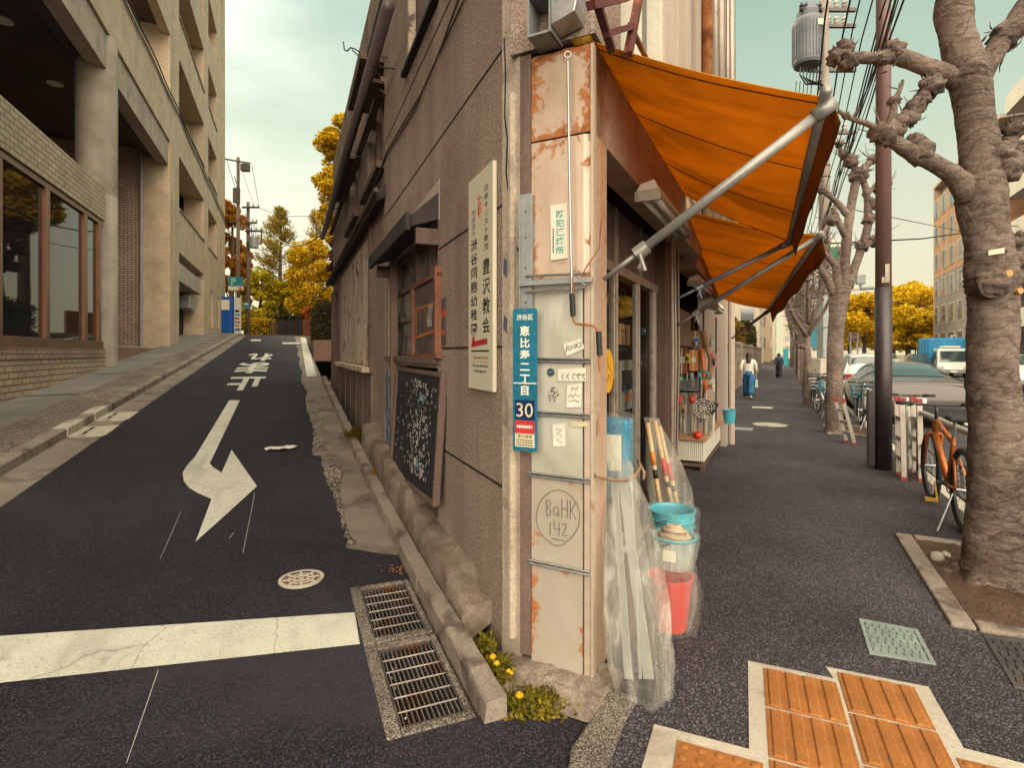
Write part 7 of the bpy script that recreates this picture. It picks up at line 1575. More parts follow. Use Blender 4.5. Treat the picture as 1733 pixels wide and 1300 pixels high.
for i, (x0, x1, lab) in enumerate(((4.0, 7.7, 'guard rail behind the orange bicycle'), (8.3, 10.3, 'guard rail past the lamp post'), (10.45, 12.4, 'guard rail at the second street tree'), (19, 22, 'guard rail far along the kerb'))):
    t = thing('guard_rail', lab, 'guard rail', R, ((x0 + x1) / 2, RY, 0), 'pipe guard rails along the kerb')
    m = MB(); m.tube([(x0, RY, .02), (x0, RY, .72), (x0 + .07, RY, .79), (x1 - .07, RY, .79), (x1, RY, .72), (x1, RY, .02)], .03, 10); part(m, 'top_rail', m_rail_w, t, smooth=True)
    for xx in (x0 + .24 * (x1 - x0),): m = MB(); m.tube([(xx, RY, .02), (xx, RY, .77)], .038, 10); part(m, 'post', m_rail, t, smooth=True)
    m = MB(); m.tube([(x0, RY, .42), (x1, RY, .42)], .02, 8); m.tube([(x0, RY, .2), (x1, RY, .2)], .02, 8); part(m, 'lower_rail', m_rail, t, smooth=True)
m_dullred = plain('dull red plastic', (.28, .04, .035), .6)
def ladder(x, y, h, w, yaw, label, lean):
    t_ = thing('step_ladder', label, 'ladder', R, (x, y, 0), 'red-capped ladders by the guard rail'); ca, sa = math.cos(yaw), math.sin(yaw)
    def P(a, b, z): return (x + ca * a - sa * (b + lean * z), y + sa * a + ca * (b + lean * z), z)
    for s in (-w / 2, w / 2):
        m = MB(); m.bar(P(s, 0, .02), P(s, 0, h - .06), .05, .03); st = part(m, 'stile', m_alu_l, t_)
        for z0, z1 in ((h - .04, h + .02), (.0, .05)): m = MB(); m.bar(P(s, 0, z0), P(s, 0, z1), .056, .036); part(m, 'red_cap', m_dullred, st)
    for k in range(1, 4): m = MB(); m.bar(P(-w / 2, 0, h * k / 4), P(w / 2, 0, h * k / 4), .03, .05); part(m, 'rung', m_alu_l, t_)
m_alu_l = surf('bright aluminium', [(.42, .38, .33), (.52, .48, .42)], .4, 5, .1, 40, .05, 60, .002, .3, .5)
ladder(10.2, -.98, .72, .26, .35, 'small aluminium step ladder with red caps beside the second street tree', .25)
ladder(7.7, -1.24, .93, .30, .02, 'folded white ladder with red caps behind the orange bicycle', .02)
ladder(7.7, -1.40, .93, .30, .02, 'second folded red-capped ladder, behind the first', .02)

# --- bicycles
m_spoke = plain('spokes', (.4, .4, .4), .3, .8)
def bike(x, y, yaw, frame_mat, label, grp, basket=None, fender=False, s=1.0, bar_w=.34, mtb=True):
    t_ = thing('bicycle', label, 'bicycle', R, (x, y, .013), grp); ca, sa = math.cos(yaw), math.sin(yaw); rw = .335 * s; wb = 1.06 * s
    def P(a, b, c): return (x + ca * a - sa * b, y + sa * a + ca * b, .013 + c)
    ax = (-sa, ca, 0); rear, front = P(0, 0, rw), P(wb, 0, rw)
    for c in (rear, front):
        m = MB(); m.ring(c, rw - .022, .024 if mtb else .017, 36, 8, ax); wh = part(m, 'wheel', m_black, t_, smooth=True)
        m = MB(); m.ring(c, rw - .05, .009, 36, 6, ax); part(m, 'rim', m_steel if not mtb else m_black_metal, wh, smooth=True)
        m = MB()
        for k in range(20): a = 6.283 * k / 20; e1 = V((ca * math.cos(a), sa * math.cos(a), math.sin(a))); m.tube([V(c) + e1 * .02 + V(ax) * (.02 if k % 2 else -.02), V(c) + e1 * (rw - .05)], .0014, 4, False)
        m.tube([V(c) - V(ax) * .05, V(c) + V(ax) * .05], .018, 8); part(m, 'spokes', m_spoke, wh)
    bb, seat, ht, hb = P(.43 * s, 0, .30 * s), P(.27 * s, 0, .72 * s), P(.86 * s, 0, .80 * s), P(.90 * s, 0, .68 * s)
    m = MB(); fr_ = .021
    m.tube([bb, seat], .018, 10); m.tube([V(seat).lerp(V(bb), .12), ht], fr_, 10); m.tube([bb, hb], fr_ * 1.25, 10); m.tube([ht, hb], .024, 10)
    for d_ in (-.05, .05): m.tube([P(.43 * s, d_ * .6, .30 * s), P(0, d_, rw)], .011, 8); m.tube([V(seat).lerp(V(bb), .15), P(0, d_, rw)], .010, 8)
    part(m, 'frame', frame_mat, t_, smooth=True)
    m = MB()
    for d_ in (-.055, .055): m.tube([hb, P(.915 * s, d_, .66 * s), P(wb, d_, rw)], [.018, .017, .012], 8)
    part(m, 'fork', frame_mat, t_, smooth=True)
    m = MB(); m.tube([ht, P(.83 * s, 0, .90 * s), P(.88 * s, 0, .93 * s)], .015, 8); m.tube([P(.84 * s, -bar_w, .95 * s), P(.88 * s, -.12, .94 * s), P(.88 * s, .12, .94 * s), P(.84 * s, bar_w, .95 * s)], .012, 8); hd = part(m, 'handlebar', m_black_metal, t_, smooth=True)
    for d_ in (-1, 1): m = MB(); m.tube([P(.845 * s, d_ * (bar_w - .12), .948 * s), P(.835 * s, d_ * (bar_w + .01), .951 * s)], .018, 8); part(m, 'grip', m_black, hd, smooth=True); m = MB(); m.tube([P(.86 * s, d_ * (bar_w - .15), .94 * s), P(.92 * s, d_ * (bar_w - .08), .91 * s)], .006, 6); part(m, 'brake_lever', m_steel, hd)
    m = MB(); m.tube([V(seat), P(.24 * s, 0, .85 * s)], .013, 8); part(m, 'seat_post', m_steel, t_)
    m = MB(); m.prism([P(.10 * s, -.07, .86 * s), P(.2 * s, -.075, .87 * s), P(.40 * s, -.02, .87 * s), P(.40 * s, .02, .87 * s), P(.2 * s, .075, .87 * s), P(.10 * s, .07, .86 * s)], (0, 0, .045)); part(m, 'saddle', m_black, t_, bevel=.015)
    m = MB(); m.ring(bb, .085, .006, 24, 6, ax); m.tube([V(bb) - V(ax) * .09, V(bb) + V(ax) * .09], .02, 8); cr = part(m, 'crank', m_black_metal, t_)
    for d_, a in ((-1, 1.0), (1, 4.14)):
        m = MB(); e1 = V((ca * math.cos(a), sa * math.cos(a), math.sin(a))) * .165; o = V(bb) + V(ax) * .1 * d_; m.bar(o, o + e1, .014, .02); m.box(*[f(q_) for q_ in (0,) for f in ()]) if False else m.bar(o + e1, o + e1 + V(ax) * .09 * d_, .08, .02); part(m, 'pedal', plain('pedal yellow', (.45, .26, .03), .5) if d_ > 0 and mtb else m_black, cr)
    if fender:
        for c in (rear, front):
            m = MB(); pts = [V(c) + V((ca * math.cos(a), sa * math.cos(a), math.sin(a))) * (rw + .015) for a in frange(.3, 3.0, 12)]; m.tube(pts, .018, 6); part(m, 'mudguard', m_steel, t_)
    if basket:
        m = MB(); a0, z0 = wb + .02, .62 * s
        for k in range(7): m.tube([P(a0 - .12 + .04 * k, -.17, z0 + .24), P(a0 - .10 + .033 * k, -.13, z0), P(a0 - .10 + .033 * k, .13, z0), P(a0 - .12 + .04 * k, .17, z0 + .24)], .004, 4)
        for z_, w_ in ((0, .13), (.08, .145), (.16, .16), (.24, .17)): m.tube([P(a0 - .12, -w_, z0 + z_), P(a0 + .14, -w_, z0 + z_), P(a0 + .14, w_, z0 + z_), P(a0 - .12, w_, z0 + z_), P(a0 - .12, -w_, z0 + z_)], .006, 5)
        part(m, 'basket', basket, t_)
    m = MB(); m.tube([P(.05, .06, .3), P(-.04, .18, .0)], .009, 6); part(m, 'kickstand', m_steel, t_)
    return t_
m_orbike = plain('orange bicycle paint', (.40, .105, .014), .3, .1, .6)
m_tlbike = plain('dark teal bicycle paint', (.02, .09, .09), .35)
bike(5.56, -1.31, .0, m_orbike, 'orange mountain bicycle parked by the nearest street tree', None, None, False, 1.02, .31)
bike(7.9, -1.42, -.1, m_tlbike, 'dark teal bicycle behind the ladders', None, None, True, .95, .25, False)
gb = 'bicycles parked near the second street tree'
bike(12.7, -1.05, .15, m_black_metal, 'black bicycle with a blue-lined basket behind the second street tree', gb, m_pblue, True, .95, .26, False)
bike(14.0, -.95, .2, m_steel, 'silver bicycle beyond the black bicycle', gb, m_steel, True, .95, .26, False)
bike(11.9, -1.45, .05, m_tlbike, 'teal bicycle between the second street tree and the parked sedan', gb, m_pblue, True, .92, .24, False)
bike(15.6, -.98, .2, m_black_metal, 'dark bicycle farthest along the row', gb, m_black_metal, True, .95, .26, False)

# --- traffic signs and posts across the street
t = thing('road_sign', 'dark rectangular sign on two posts before the golden trees', 'sign', W, wat(1446, 48, 0)); s_ = 48 / F
m = MB(); m.box((1436 - CX) * s_, (1456 - CX) * s_, 48, 48.08, zv(579, 48), zv(562, 48)); part(m, 'panel', m_brown, t)
m = MB(); m.box((1438 - CX) * s_, (1454 - CX) * s_, 47.98, 47.999, zv(571, 48), zv(570, 48)); part(m, 'stripe', m_conc, t)
for u in (1440, 1452): m = MB(); m.tube([((u - CX) * s_, 48.05, 0), ((u - CX) * s_, 48.05, zv(562, 48))], .07, 6); part(m, 'post', m_steel, t)
t = thing('street_light', 'slender street light with a long curved arm before the golden trees', 'street light', W, wat(1549, 60, 0)); s_ = 60 / F; x = (1549 - CX) * s_
m = MB(); m.tube([(x, 60, 0), (x, 60, zv(530, 60)), (x - .6, 60, zv(515, 60)), ((1512 - CX) * s_, 60, zv(511, 60))], .07, 6); part(m, 'pole', m_iron, t)
m = MB(); m.box((1506 - CX) * s_, (1513 - CX) * s_, 59.9, 60.1, zv(513, 60), zv(510, 60)); part(m, 'lamp_head', m_steel, t)
t = thing('overhead_sign', 'white and green direction sign behind the second street tree', 'sign', W, wat(1412, 30, 3)); s_ = 30 / F
m = MB(); m.box((1402 - CX) * s_, (1424 - CX) * s_, 30, 30.06, zv(440, 30), zv(418, 30)); part(m, 'green_panel', plain('sign green', (.01, .16, .08), .5), t)
m = MB(); m.box((1402 - CX) * s_, (1424 - CX) * s_, 30, 30.06, zv(417.5, 30), zv(405, 30)); part(m, 'white_panel', m_white, t)
m = MB(); m.tube([((1424 - CX) * s_, 30.1, 0), ((1424 - CX) * s_, 30.1, zv(404, 30))], .08, 8); part(m, 'post', m_steel, t)
t = thing('lantern_sign', 'small orange lantern sign on the far side of the second street tree', 'sign', W, wat(1408, 22, 2)); s_ = 22 / F
m = MB(); m.box((1404 - CX) * s_, (1413 - CX) * s_, 22, 22.15, zv(489, 22), zv(471, 22)); part(m, 'panel', m_or, t, bevel=.03)
m = MB(); m.box((1406 - CX) * s_, (1411 - CX) * s_, 21.99, 21.999, zv(487, 22), zv(481, 22)); part(m, 'mark', m_cream2, t)
m = MB(); m.tube([((1409 - CX) * s_, 22.1, 0), ((1409 - CX) * s_, 22.1, zv(472, 22))], .04, 6); part(m, 'post', m_steel, t)
t = thing('bus_stop_sign', 'small white plate sign before the orange office building', 'sign', W, wat(1614, 42, 0)); s_ = 42 / F
m = MB(); m.box((1610 - CX) * s_, (1619 - CX) * s_, 42, 42.05, zv(578, 42), zv(567, 42)); part(m, 'plate', m_white, t)
m = MB(); m.ring(((1614.5 - CX) * s_, 41.98, zv(572.5, 42)), .13, .03, 16, 6, (0, 1, 0)); part(m, 'mark', m_ink, t)
m = MB(); m.tube([((1614.5 - CX) * s_, 42.06, 0), ((1614.5 - CX) * s_, 42.06, zv(578, 42))], .05, 6); part(m, 'post', m_steel, t)

# ================================================================ pollarded street trees
from mathutils import noise as mnoise
def bark_mat(name, c0, c1, c2):
    t_ = T(name); v = t_.co((1, 1, 3.2)); n1 = t_.noise(13, 9, .72, v, 1.0); n2 = t_.noise(2.2, 4, .6)
    wv = t_.n('ShaderNodeTexWave', wave_type='BANDS', bands_direction='Z'); t_.set(wv.inputs['Vector'], t_.co()); wv.inputs['Scale'].default_value = 3.2; wv.inputs['Distortion'].default_value = 11; wv.inputs['Detail'].default_value = 4; wv.inputs['Detail Scale'].default_value = 2.5
    vo = t_.vor(34, 'DISTANCE_TO_EDGE', t_.co((1.3, 1.3, .5)))
    c = t_.ramp(n1, [(.3, c0), (.5, c1), (.72, c2)]); c = t_.mix(t_.ramp(n2, [(.42, 0), (.68, .55)]), c, tuple(x * 1.25 for x in c2)); c = t_.mix(t_.ramp(wv.outputs[1], [(.02, .4), (.16, 0)]), c, tuple(x * .5 for x in c0))
    c = t_.mix(t_.ramp(vo, [(.0, .22), (.06, 0)]), c, c0)
    h = t_.math('ADD', t_.math('MULTIPLY', n1, 1.25), t_.math('ADD', t_.math('MULTIPLY', wv.outputs[1], .16), t_.math('MULTIPLY', t_.math('MINIMUM', vo, .08), 1.2)))
    return t_.done(t_.bsdf(c, .9, 0, .25, t_.bump(h, 1.0, .018)))
m_bark = bark_mat('plane tree bark', (.034, .024, .021), (.135, .099, .084), (.28, .225, .188))
m_cut = plain('fresh cut wood', (.5, .26, .1), .8)
def spline(P, n):
    P = [V(p) for p in P]; out = []
    for i in range(len(P) - 1):
        a, b, c, d_ = P[max(0, i - 1)], P[i], P[i + 1], P[min(len(P) - 1, i + 2)]
        for k in range(n):
            s = k / n; out.append(.5 * ((2 * b) + (c - a) * s + (2 * a - 5 * b + 4 * c - d_) * s * s + (3 * b - a - 3 * c + d_) * s ** 3))
    out.append(P[-1]); return out
def limb(mb, P, rs, n=16, sub=6, amp=.12, fq=9, rings=()):
    """tapered, lumpy limb"""
    pts = spline(P, sub); R_ = []
    for i in range(len(pts)):
        f = i / sub; k = min(int(f), len(rs) - 2); s = f - k; s = s * s * (3 - 2 * s); R_.append(rs[k] * (1 - s) + rs[k + 1] * s)
    u = None; vs = []
    for i, p in enumerate(pts):
        t_ = (pts[min(len(pts) - 1, i + 1)] - pts[max(0, i - 1)]).normalized()
        u = t_.orthogonal().normalized() if u is None else (u - t_ * u.dot(t_)).normalized(); w = t_.cross(u)
        for j in range(n):
            a = 2 * math.pi * j / n; d_ = u * math.cos(a) + w * math.sin(a); q = p + d_ * R_[i]
            vs.append(p + d_ * R_[i] * (1 + amp * (mnoise.noise(q * fq) + .6 * mnoise.noise(q * fq * 2.7)) + .03 * mnoise.noise(V((q.x * 30, q.y * 30, q.z * 70))) + sum(a_ * math.exp(-((q.z - z_) / w_) ** 2) * math.sin(q.z * 150 + 5 * mnoise.noise(q * 9)) for z_, w_, a_ in rings)))
    k = len(pts); mb.add(vs, [(i * n + j, i * n + (j + 1) % n, (i + 1) * n + (j + 1) % n, (i + 1) * n + j) for i in range(k - 1) for j in range(n)] + [tuple(range(n))[::-1], tuple((k - 1) * n + j for j in range(n))])
def knob(mb, c, r, q, n=14, m=9, amp=.38):
    c = V(c); b = len(mb.v); mb.blob(c, r, r, r * .9, n, m, 0, q)
    for i in range(b, len(mb.v)):
        p = V(mb.v[i]); d_ = p - c; mb.v[i] = tuple(c + d_ * (1 + amp * mnoise.noise(p * (2.2 / r)) + amp * .6 * mnoise.noise(p * (5.5 / r))))
def twigs(mb, c, r, n, l, q, w=.006):
    for _ in range(n):
        d_ = V((q.gauss(0, 1), q.gauss(0, 1), q.gauss(.5, .8))).normalized(); p = V(c) + d_ * r * .8; ll = l * q.uniform(.3, 1)
        mb.tube([p, p + d_ * ll * .5 + V((0, 0, ll * .1)), p + d_ * ll + V((q.uniform(-.2, .2) * ll, q.uniform(-.2, .2) * ll, ll * .35))], [w * 1.5, w, w * .45], 5, False)
def pit(x0, x1, y0, y1, lab):
    t_ = thing('tree_pit', lab, 'tree pit', R, ((x0 + x1) / 2, (y0 + y1) / 2, 0), 'tree pits in the sidewalk'); m = MB(); e = .11
    for a, b, c, d_ in ((x0, x1, y1 - e, y1), (x0, x0 + e, y0, y1 - e - .005), (x1 - e, x1, y0, y1 - e - .005)):
        n = max(1, int(max(b - a, d_ - c) / .6))
        for k in range(n):
            if b - a > d_ - c: m2 = MB(); w_ = (b - a) / n; m2.box(a + w_ * k + .004, a + w_ * (k + 1) - .004, c, d_, -.05, .035)
            else: m2 = MB(); w_ = (d_ - c) / n; m2.box(a, b, c + w_ * k + .004, c + w_ * (k + 1) - .004, -.05, .035)
            part(m2, 'edging', m_curb, t_, bevel=.012)
    q = random.Random(3); m = MB(); m.grid(lambda i, j: (x0 + e + (x1 - x0 - 2 * e) * i, y0 + (y1 - y0 - e) * j, .016 + .018 * q.random() + .03 * math.sin(3.1 * i) * math.sin(3.1 * j)), 22, 16); part(m, 'soil', m_soil, t_, smooth=True); return t_
pit(3.62, 5.25, -1.47, -.80, 'earth-filled tree pit with stone edging at the nearest street tree'); pit(11.2, 12.6, -1.47, -.72, 'tree pit with stone edging at the second street tree')
D0 = 3.43; pxm = D0 / F * .78
def tp(u, v, dd=0): return W.at(u, v, D0 + dd)
t = thing('pollarded_tree', 'large pollarded plane tree with knobbly stubs, nearest on the right', 'tree', W, tp(1692, 1000)); q = random.Random(17)
tr = [(1697, 1010, 84), (1692, 975, 70), (1689, 930, 60), (1687, 850, 52), (1683, 700, 46), (1679, 600, 44), (1681, 510, 44), (1679, 470, 47), (1670, 400, 41), (1662, 335, 45), (1660, 280, 38), (1650, 200, 34), (1643, 150, 36), (1636, 120, 38), (1620, 60, 32), (1614, 20, 35), (1612, -30, 30), (1606, -120, 27)]
m = MB(); limb(m, [tp(u, v) for u, v, _ in tr], [r * pxm for _, _, r in tr], 56, 16, .08, 7, [(tp(1660, 310)[2], .12, .03), (tp(1680, 480)[2], .12, .035), (tp(1643, 130)[2], .05, .05), (tp(1690, 980)[2], .12, .02)])
for a in range(6):
    an = a * 1.05 + .3; b_ = V(tp(1692, 985)); limb(m, [b_ + V((0, 0, .12)), b_ + V((math.cos(an) * .22, math.sin(an) * .22, -.02)), b_ + V((math.cos(an) * .36, math.sin(an) * .36, -.12))], [.13, .075, .03], 12, 5, .15)
tk = part(m, 'trunk', m_bark, t, smooth=True)
def branch(P, r, kn=(), tw=()):
    m_ = MB(); limb(m_, [tp(*p) for p in P], [x * pxm for x in r], 18, 7, .13, 11)
    for u, v, dd, rr_ in kn: knob(m_, tp(u, v, dd), rr_ * pxm * 1.35, q, 18, 12, .5)
    for u, v, dd, rr_, n_, l_ in tw: twigs(m_, tp(u, v, dd), rr_ * pxm, n_, l_ * pxm, q, .004)
    return part(m_, 'branch', m_bark, t, smooth=True)
branch([(1645, 145), (1600, 125), (1555, 108), (1515, 94), (1480, 97), (1445, 97), (1424, 96)], [27, 19, 17, 17, 12, 12, 14], [(1512, 86, 0, 17), (1493, 98, 0, 13), (1428, 84, 0, 15), (1436, 104, -.02, 15), (1416, 96, 0, 15)], [(1430, 90, 0, 16, 3, 25), (1505, 118, 0, 10, 2, 22)])
branch([(1650, 140), (1682, 88), (1712, 45), (1740, 0), (1775, -60)], [27, 21, 19, 19, 17], [(1702, 60, 0, 22)], [(1680, 50, 0, 8, 3, 22), (1700, 90, 0, 12, 2, 45), (1660, 72, 0, 5, 2, 18)])
branch([(1645, 330), (1612, 296), (1580, 276), (1550, 262), (1522, 245), (1497, 226)], [30, 19, 17, 19, 15, 15], [(1556, 256, 0, 20), (1549, 240, 0, 14), (1500, 225, 0, 22), (1520, 210, .02, 16), (1537, 200, 0, 15)], [(1500, 222, 0, 18, 8, 45), (1537, 205, 0, 14, 5, 40)])
branch([(1503, 220), (1512, 190), (1514, 170), (1524, 150), (1528, 135)], [10, 8, 7, 4, 3], [(1513, 170, 0, 9)], [(1522, 150, 0, 4, 3, 25)])
branch([(1505, 226), (1470, 210), (1440, 200), (1418, 187)], [9, 6, 5, 4], [(1433, 196, 0, 6)], [(1440, 200, 0, 5, 4, 22)])
branch([(1522, 215), (1540, 196), (1556, 172), (1572, 150), (1590, 146)], [13, 11, 11, 11, 6], [(1548, 182, 0, 15), (1576, 146, 0, 17), (1560, 168, 0, 12)], [(1575, 145, 0, 15, 7, 28), (1552, 190, 0, 12, 4, 30)])
branch([(1497, 228), (1520, 246), (1535, 250)], [7, 8, 6], [], [(1495, 240, 0, 10, 5, 40)])
branch([(1678, 300), (1697, 285), (1706, 265), (1713, 235), (1716, 215)], [30, 30, 26, 12, 12], [(1702, 284, -.03, 27), (1688, 262, -.06, 22), (1714, 220, 0, 15), (1708, 248, -.02, 15)], [(1715, 212, 0, 12, 6, 22), (1712, 265, 0, 20, 4, 30)])
branch([(1690, 470), (1715, 455), (1728, 430)], [30, 24, 16], [(1720, 440, -.04, 22), (1730, 410, -.02, 18), (1736, 455, -.02, 17), (1716, 470, -.05, 14)], [(1728, 420, 0, 18, 8, 28)])
branch([(1705, 252), (1722, 254), (1742, 248)], [13, 9, 8], [(1740, 249, 0, 11)], [])
for u, v, rr_, lab in ((1709, 462, 7, 0), (1728, 492, 6, 0)):
    m = MB(); m.lathe(tp(u, v, -.155), [(0, 0), (rr_ * pxm, 0), (rr_ * pxm * 1.1, .02)], 12, (0, 1, 0)); part(m, 'saw_cut', m_cut, t)
m = MB()
knob(m, tp(1680, 480, -.115), 30 * pxm, q, 26, 18, .25); m.ring(tp(1680, 482, -.135), 24 * pxm, .012, 26, 7, (.15, 1, .1))
part(m, 'bark_eye', m_bark, t, smooth=True)
m = MB(); m.tube([tp(1634, 438, -.02), tp(1650, 432, -.15), tp(1676, 428, -.165), tp(1705, 424, -.13), tp(1716, 422, .0)], .004, 6); solo(m, 'tree_tie', m_black, 'thin dark wire tied round the nearest street tree', 'wire', W)
m = MB(); m.hexa([tp(1673, 432, -.175), tp(1700, 428, -.165), tp(1700, 428, -.155), tp(1673, 432, -.165), tp(1673, 424, -.175), tp(1700, 419, -.165), tp(1700, 419, -.155), tp(1673, 424, -.165)]); solo(m, 'tree_tag', m_cream2, 'pale wooden tag wired to the nearest street tree', 'tag', W)
# second tree
D0 = 9.9; pxm = D0 / F * .76; t = thing('pollarded_tree', 'second street tree, pollarded into several upright knobbly limbs', 'tree', W, tp(1412, 735)); q = random.Random(23)
m = MB(); tr = [(1412, 742, 24), (1412, 720, 18), (1412, 640, 16), (1415, 560, 16), (1421, 505, 19), (1424, 485, 20)]; limb(m, [tp(u, v) for u, v, _ in tr], [r * pxm for _, _, r in tr], 24, 7, .10, 6); part(m, 'trunk', m_bark, t, smooth=True)
for P, r, tips in (([(1412, 498), (1398, 470), (1385, 448), (1379, 430), (1373, 405)], [10, 8, 6, 6, 5], [(1380, 436, 9), (1373, 402, 8)]), ([(1418, 490), (1414, 450), (1400, 434), (1385, 425)], [11, 8, 7, 5], [(1385, 424, 8)]),
                   ([(1428, 485), (1431, 430), (1437, 370), (1443, 335), (1450, 295), (1440, 276)], [13, 10, 9, 9, 8, 6], [(1441, 274, 10), (1450, 300, 10), (1428, 262, 7)]), ([(1434, 486), (1450, 442), (1459, 416), (1469, 380), (1467, 330), (1456, 290)], [12, 9, 8, 8, 7, 7], [(1460, 416, 10), (1470, 372, 9), (1457, 292, 11), (1476, 345, 9)]),
                   ([(1434, 362), (1408, 334), (1390, 322), (1373, 310)], [8, 6, 5, 5], [(1374, 310, 7), (1392, 322, 6)]), ([(1455, 292), (1478, 268), (1495, 255)], [8, 7, 6], [(1497, 254, 8), (1478, 270, 8)]), ([(1432, 400), (1417, 372), (1410, 350)], [8, 7, 6], [(1409, 372, 9)]),
                   ([(1461, 414), (1480, 408), (1492, 398)], [8, 8, 7], [(1482, 408, 10), (1493, 392, 8)]), ([(1463, 330), (1480, 318), (1500, 312)], [7, 6, 5], [(1484, 318, 8), (1502, 311, 6)]), ([(1441, 280), (1425, 262), (1421, 245)], [6, 5, 4], [(1421, 243, 6)])):
    m = MB(); limb(m, [tp(*p) for p in P], [x * pxm for x in r], 14, 6, .18, 8)
    for u, v, k in tips: knob(m, tp(u, v), k * pxm * 1.5, q, 14, 10, .5); twigs(m, tp(u, v), k * pxm, 11, 30 * pxm, q, .006)
    part(m, 'branch', m_bark, t, smooth=True)
def pollard(x, y, h, seed, label, r0=.13):
    q = random.Random(seed); t_ = thing('pollarded_tree', label, 'tree', R, (x, y, 0), 'pollarded trees along the sidewalk'); m = MB(); f = h * q.uniform(.42, .5)
    limb(m, [(x, y, -.1), (x + q.uniform(-.06, .06), y, f * .5), (x + q.uniform(-.1, .1), y + q.uniform(-.08, .08), f)], [r0 * 1.4, r0 * .95, r0 * 1.1], 16, 7, .14, 5); knob(m, (x, y + .12, f * .72), r0 * .9, q); part(m, 'trunk', m_bark, t_, smooth=True)
    for k in range(8):
        a = k * .785 + q.uniform(-.3, .3); l = h * q.uniform(.25, .5); o = q.uniform(.25, .75); p = V((x, y, f - q.uniform(0, .5))); p2 = p + V((math.cos(a) * o, math.sin(a) * o, l * .45)); p3 = p2 + V((math.cos(a) * o * .5 + q.uniform(-.2, .2), math.sin(a) * o * .5, l * .6)); m = MB(); limb(m, [p, p2, p3], [r0 * .55, r0 * .42, r0 * .35], 10, 5, .22, 7)
        for e in (p2, p3, p2.lerp(p3, .5)): knob(m, e, r0 * q.uniform(.5, .8), q, 8, 6); twigs(m, e, r0 * .6, 9, .55, q, .012)
        part(m, 'branch', m_bark, t_, smooth=True)
for i, (x, y, h) in enumerate(((17.0, -.62, 5.2), (21.8, -.75, 5.6), (27, -.8, 5.6), (33, -.8, 6), (40, -.85, 6), (49, -.9, 6))):
    pollard(x, y, h, 80 + i, ('third', 'fourth', 'fifth', 'sixth', 'seventh', 'eighth')[i] + ' pollarded tree from the viewer along the sidewalk', .10)
t = thing('loose_stones', 'two small stones lying on the soil of the nearest tree pit', 'stones', R, R.gnd(1590, 945, .03)); q = random.Random(4)
for u, v, s in ((1586, 944, .045), (1600, 940, .03)): c = R.gnd(u, v, .045); m = MB(); knob(m, c, s, q, 10, 7, .2); part(m, 'stone', m_conc_pale, t, smooth=True)

# ================================================================ vehicles
m_tint = glass('tinted car glass', (.03, .05, .055), .03, .0, 1.0)
m_tyre = plain('tyre', (.018, .018, .018), .75)
def paint(name, c): 
    t_ = T(name); return t_.done(t_.bsdf(c, .35, .15, .5, None, **{'Coat Weight': .5, 'Coat Roughness': .08}))
m_lamp_red = plain('tail lamp red', (.3, .01, .01), .2); m_lamp_clear = plain('headlamp', (.55, .55, .5), .1, 0, .8)
SEDAN = [(0, .34, .70, .72, .78, .60), (.06, .26, .86, .90, .88, .62), (.16, .22, .955, .985, .935, .64), (.42, .2, .98, 1.015, .965, .66), (.62, .19, .975, 1.06, .975, .66), (1.1, .18, .96, 1.22, .98, .62), (1.7, .18, .95, 1.35, .98, .60), (2.3, .18, .93, 1.38, .97, .60), (2.9, .18, .91, 1.31, .96, .60), (3.5, .18, .90, 1.06, .95, .66), (3.8, .19, .88, .94, .95, .7), (4.4, .2, .78, .84, .92, .66), (4.8, .24, .62, .66, .82, .5), (4.93, .32, .5, .52, .66, .4)]
HATCH = [(0, .36, .80, .9, .72, .55), (.05, .26, .9, 1.2, .80, .6), (.2, .22, .92, 1.44, .83, .6), (.7, .2, .92, 1.52, .84, .6), (1.4, .2, .91, 1.54, .84, .6), (2.1, .2, .9, 1.50, .84, .6), (2.7, .2, .89, 1.18, .83, .64), (3.0, .2, .88, 1.0, .83, .66), (3.5, .22, .80, .86, .80, .6), (3.8, .26, .64, .68, .72, .5), (3.9, .34, .5, .52, .6, .4)]
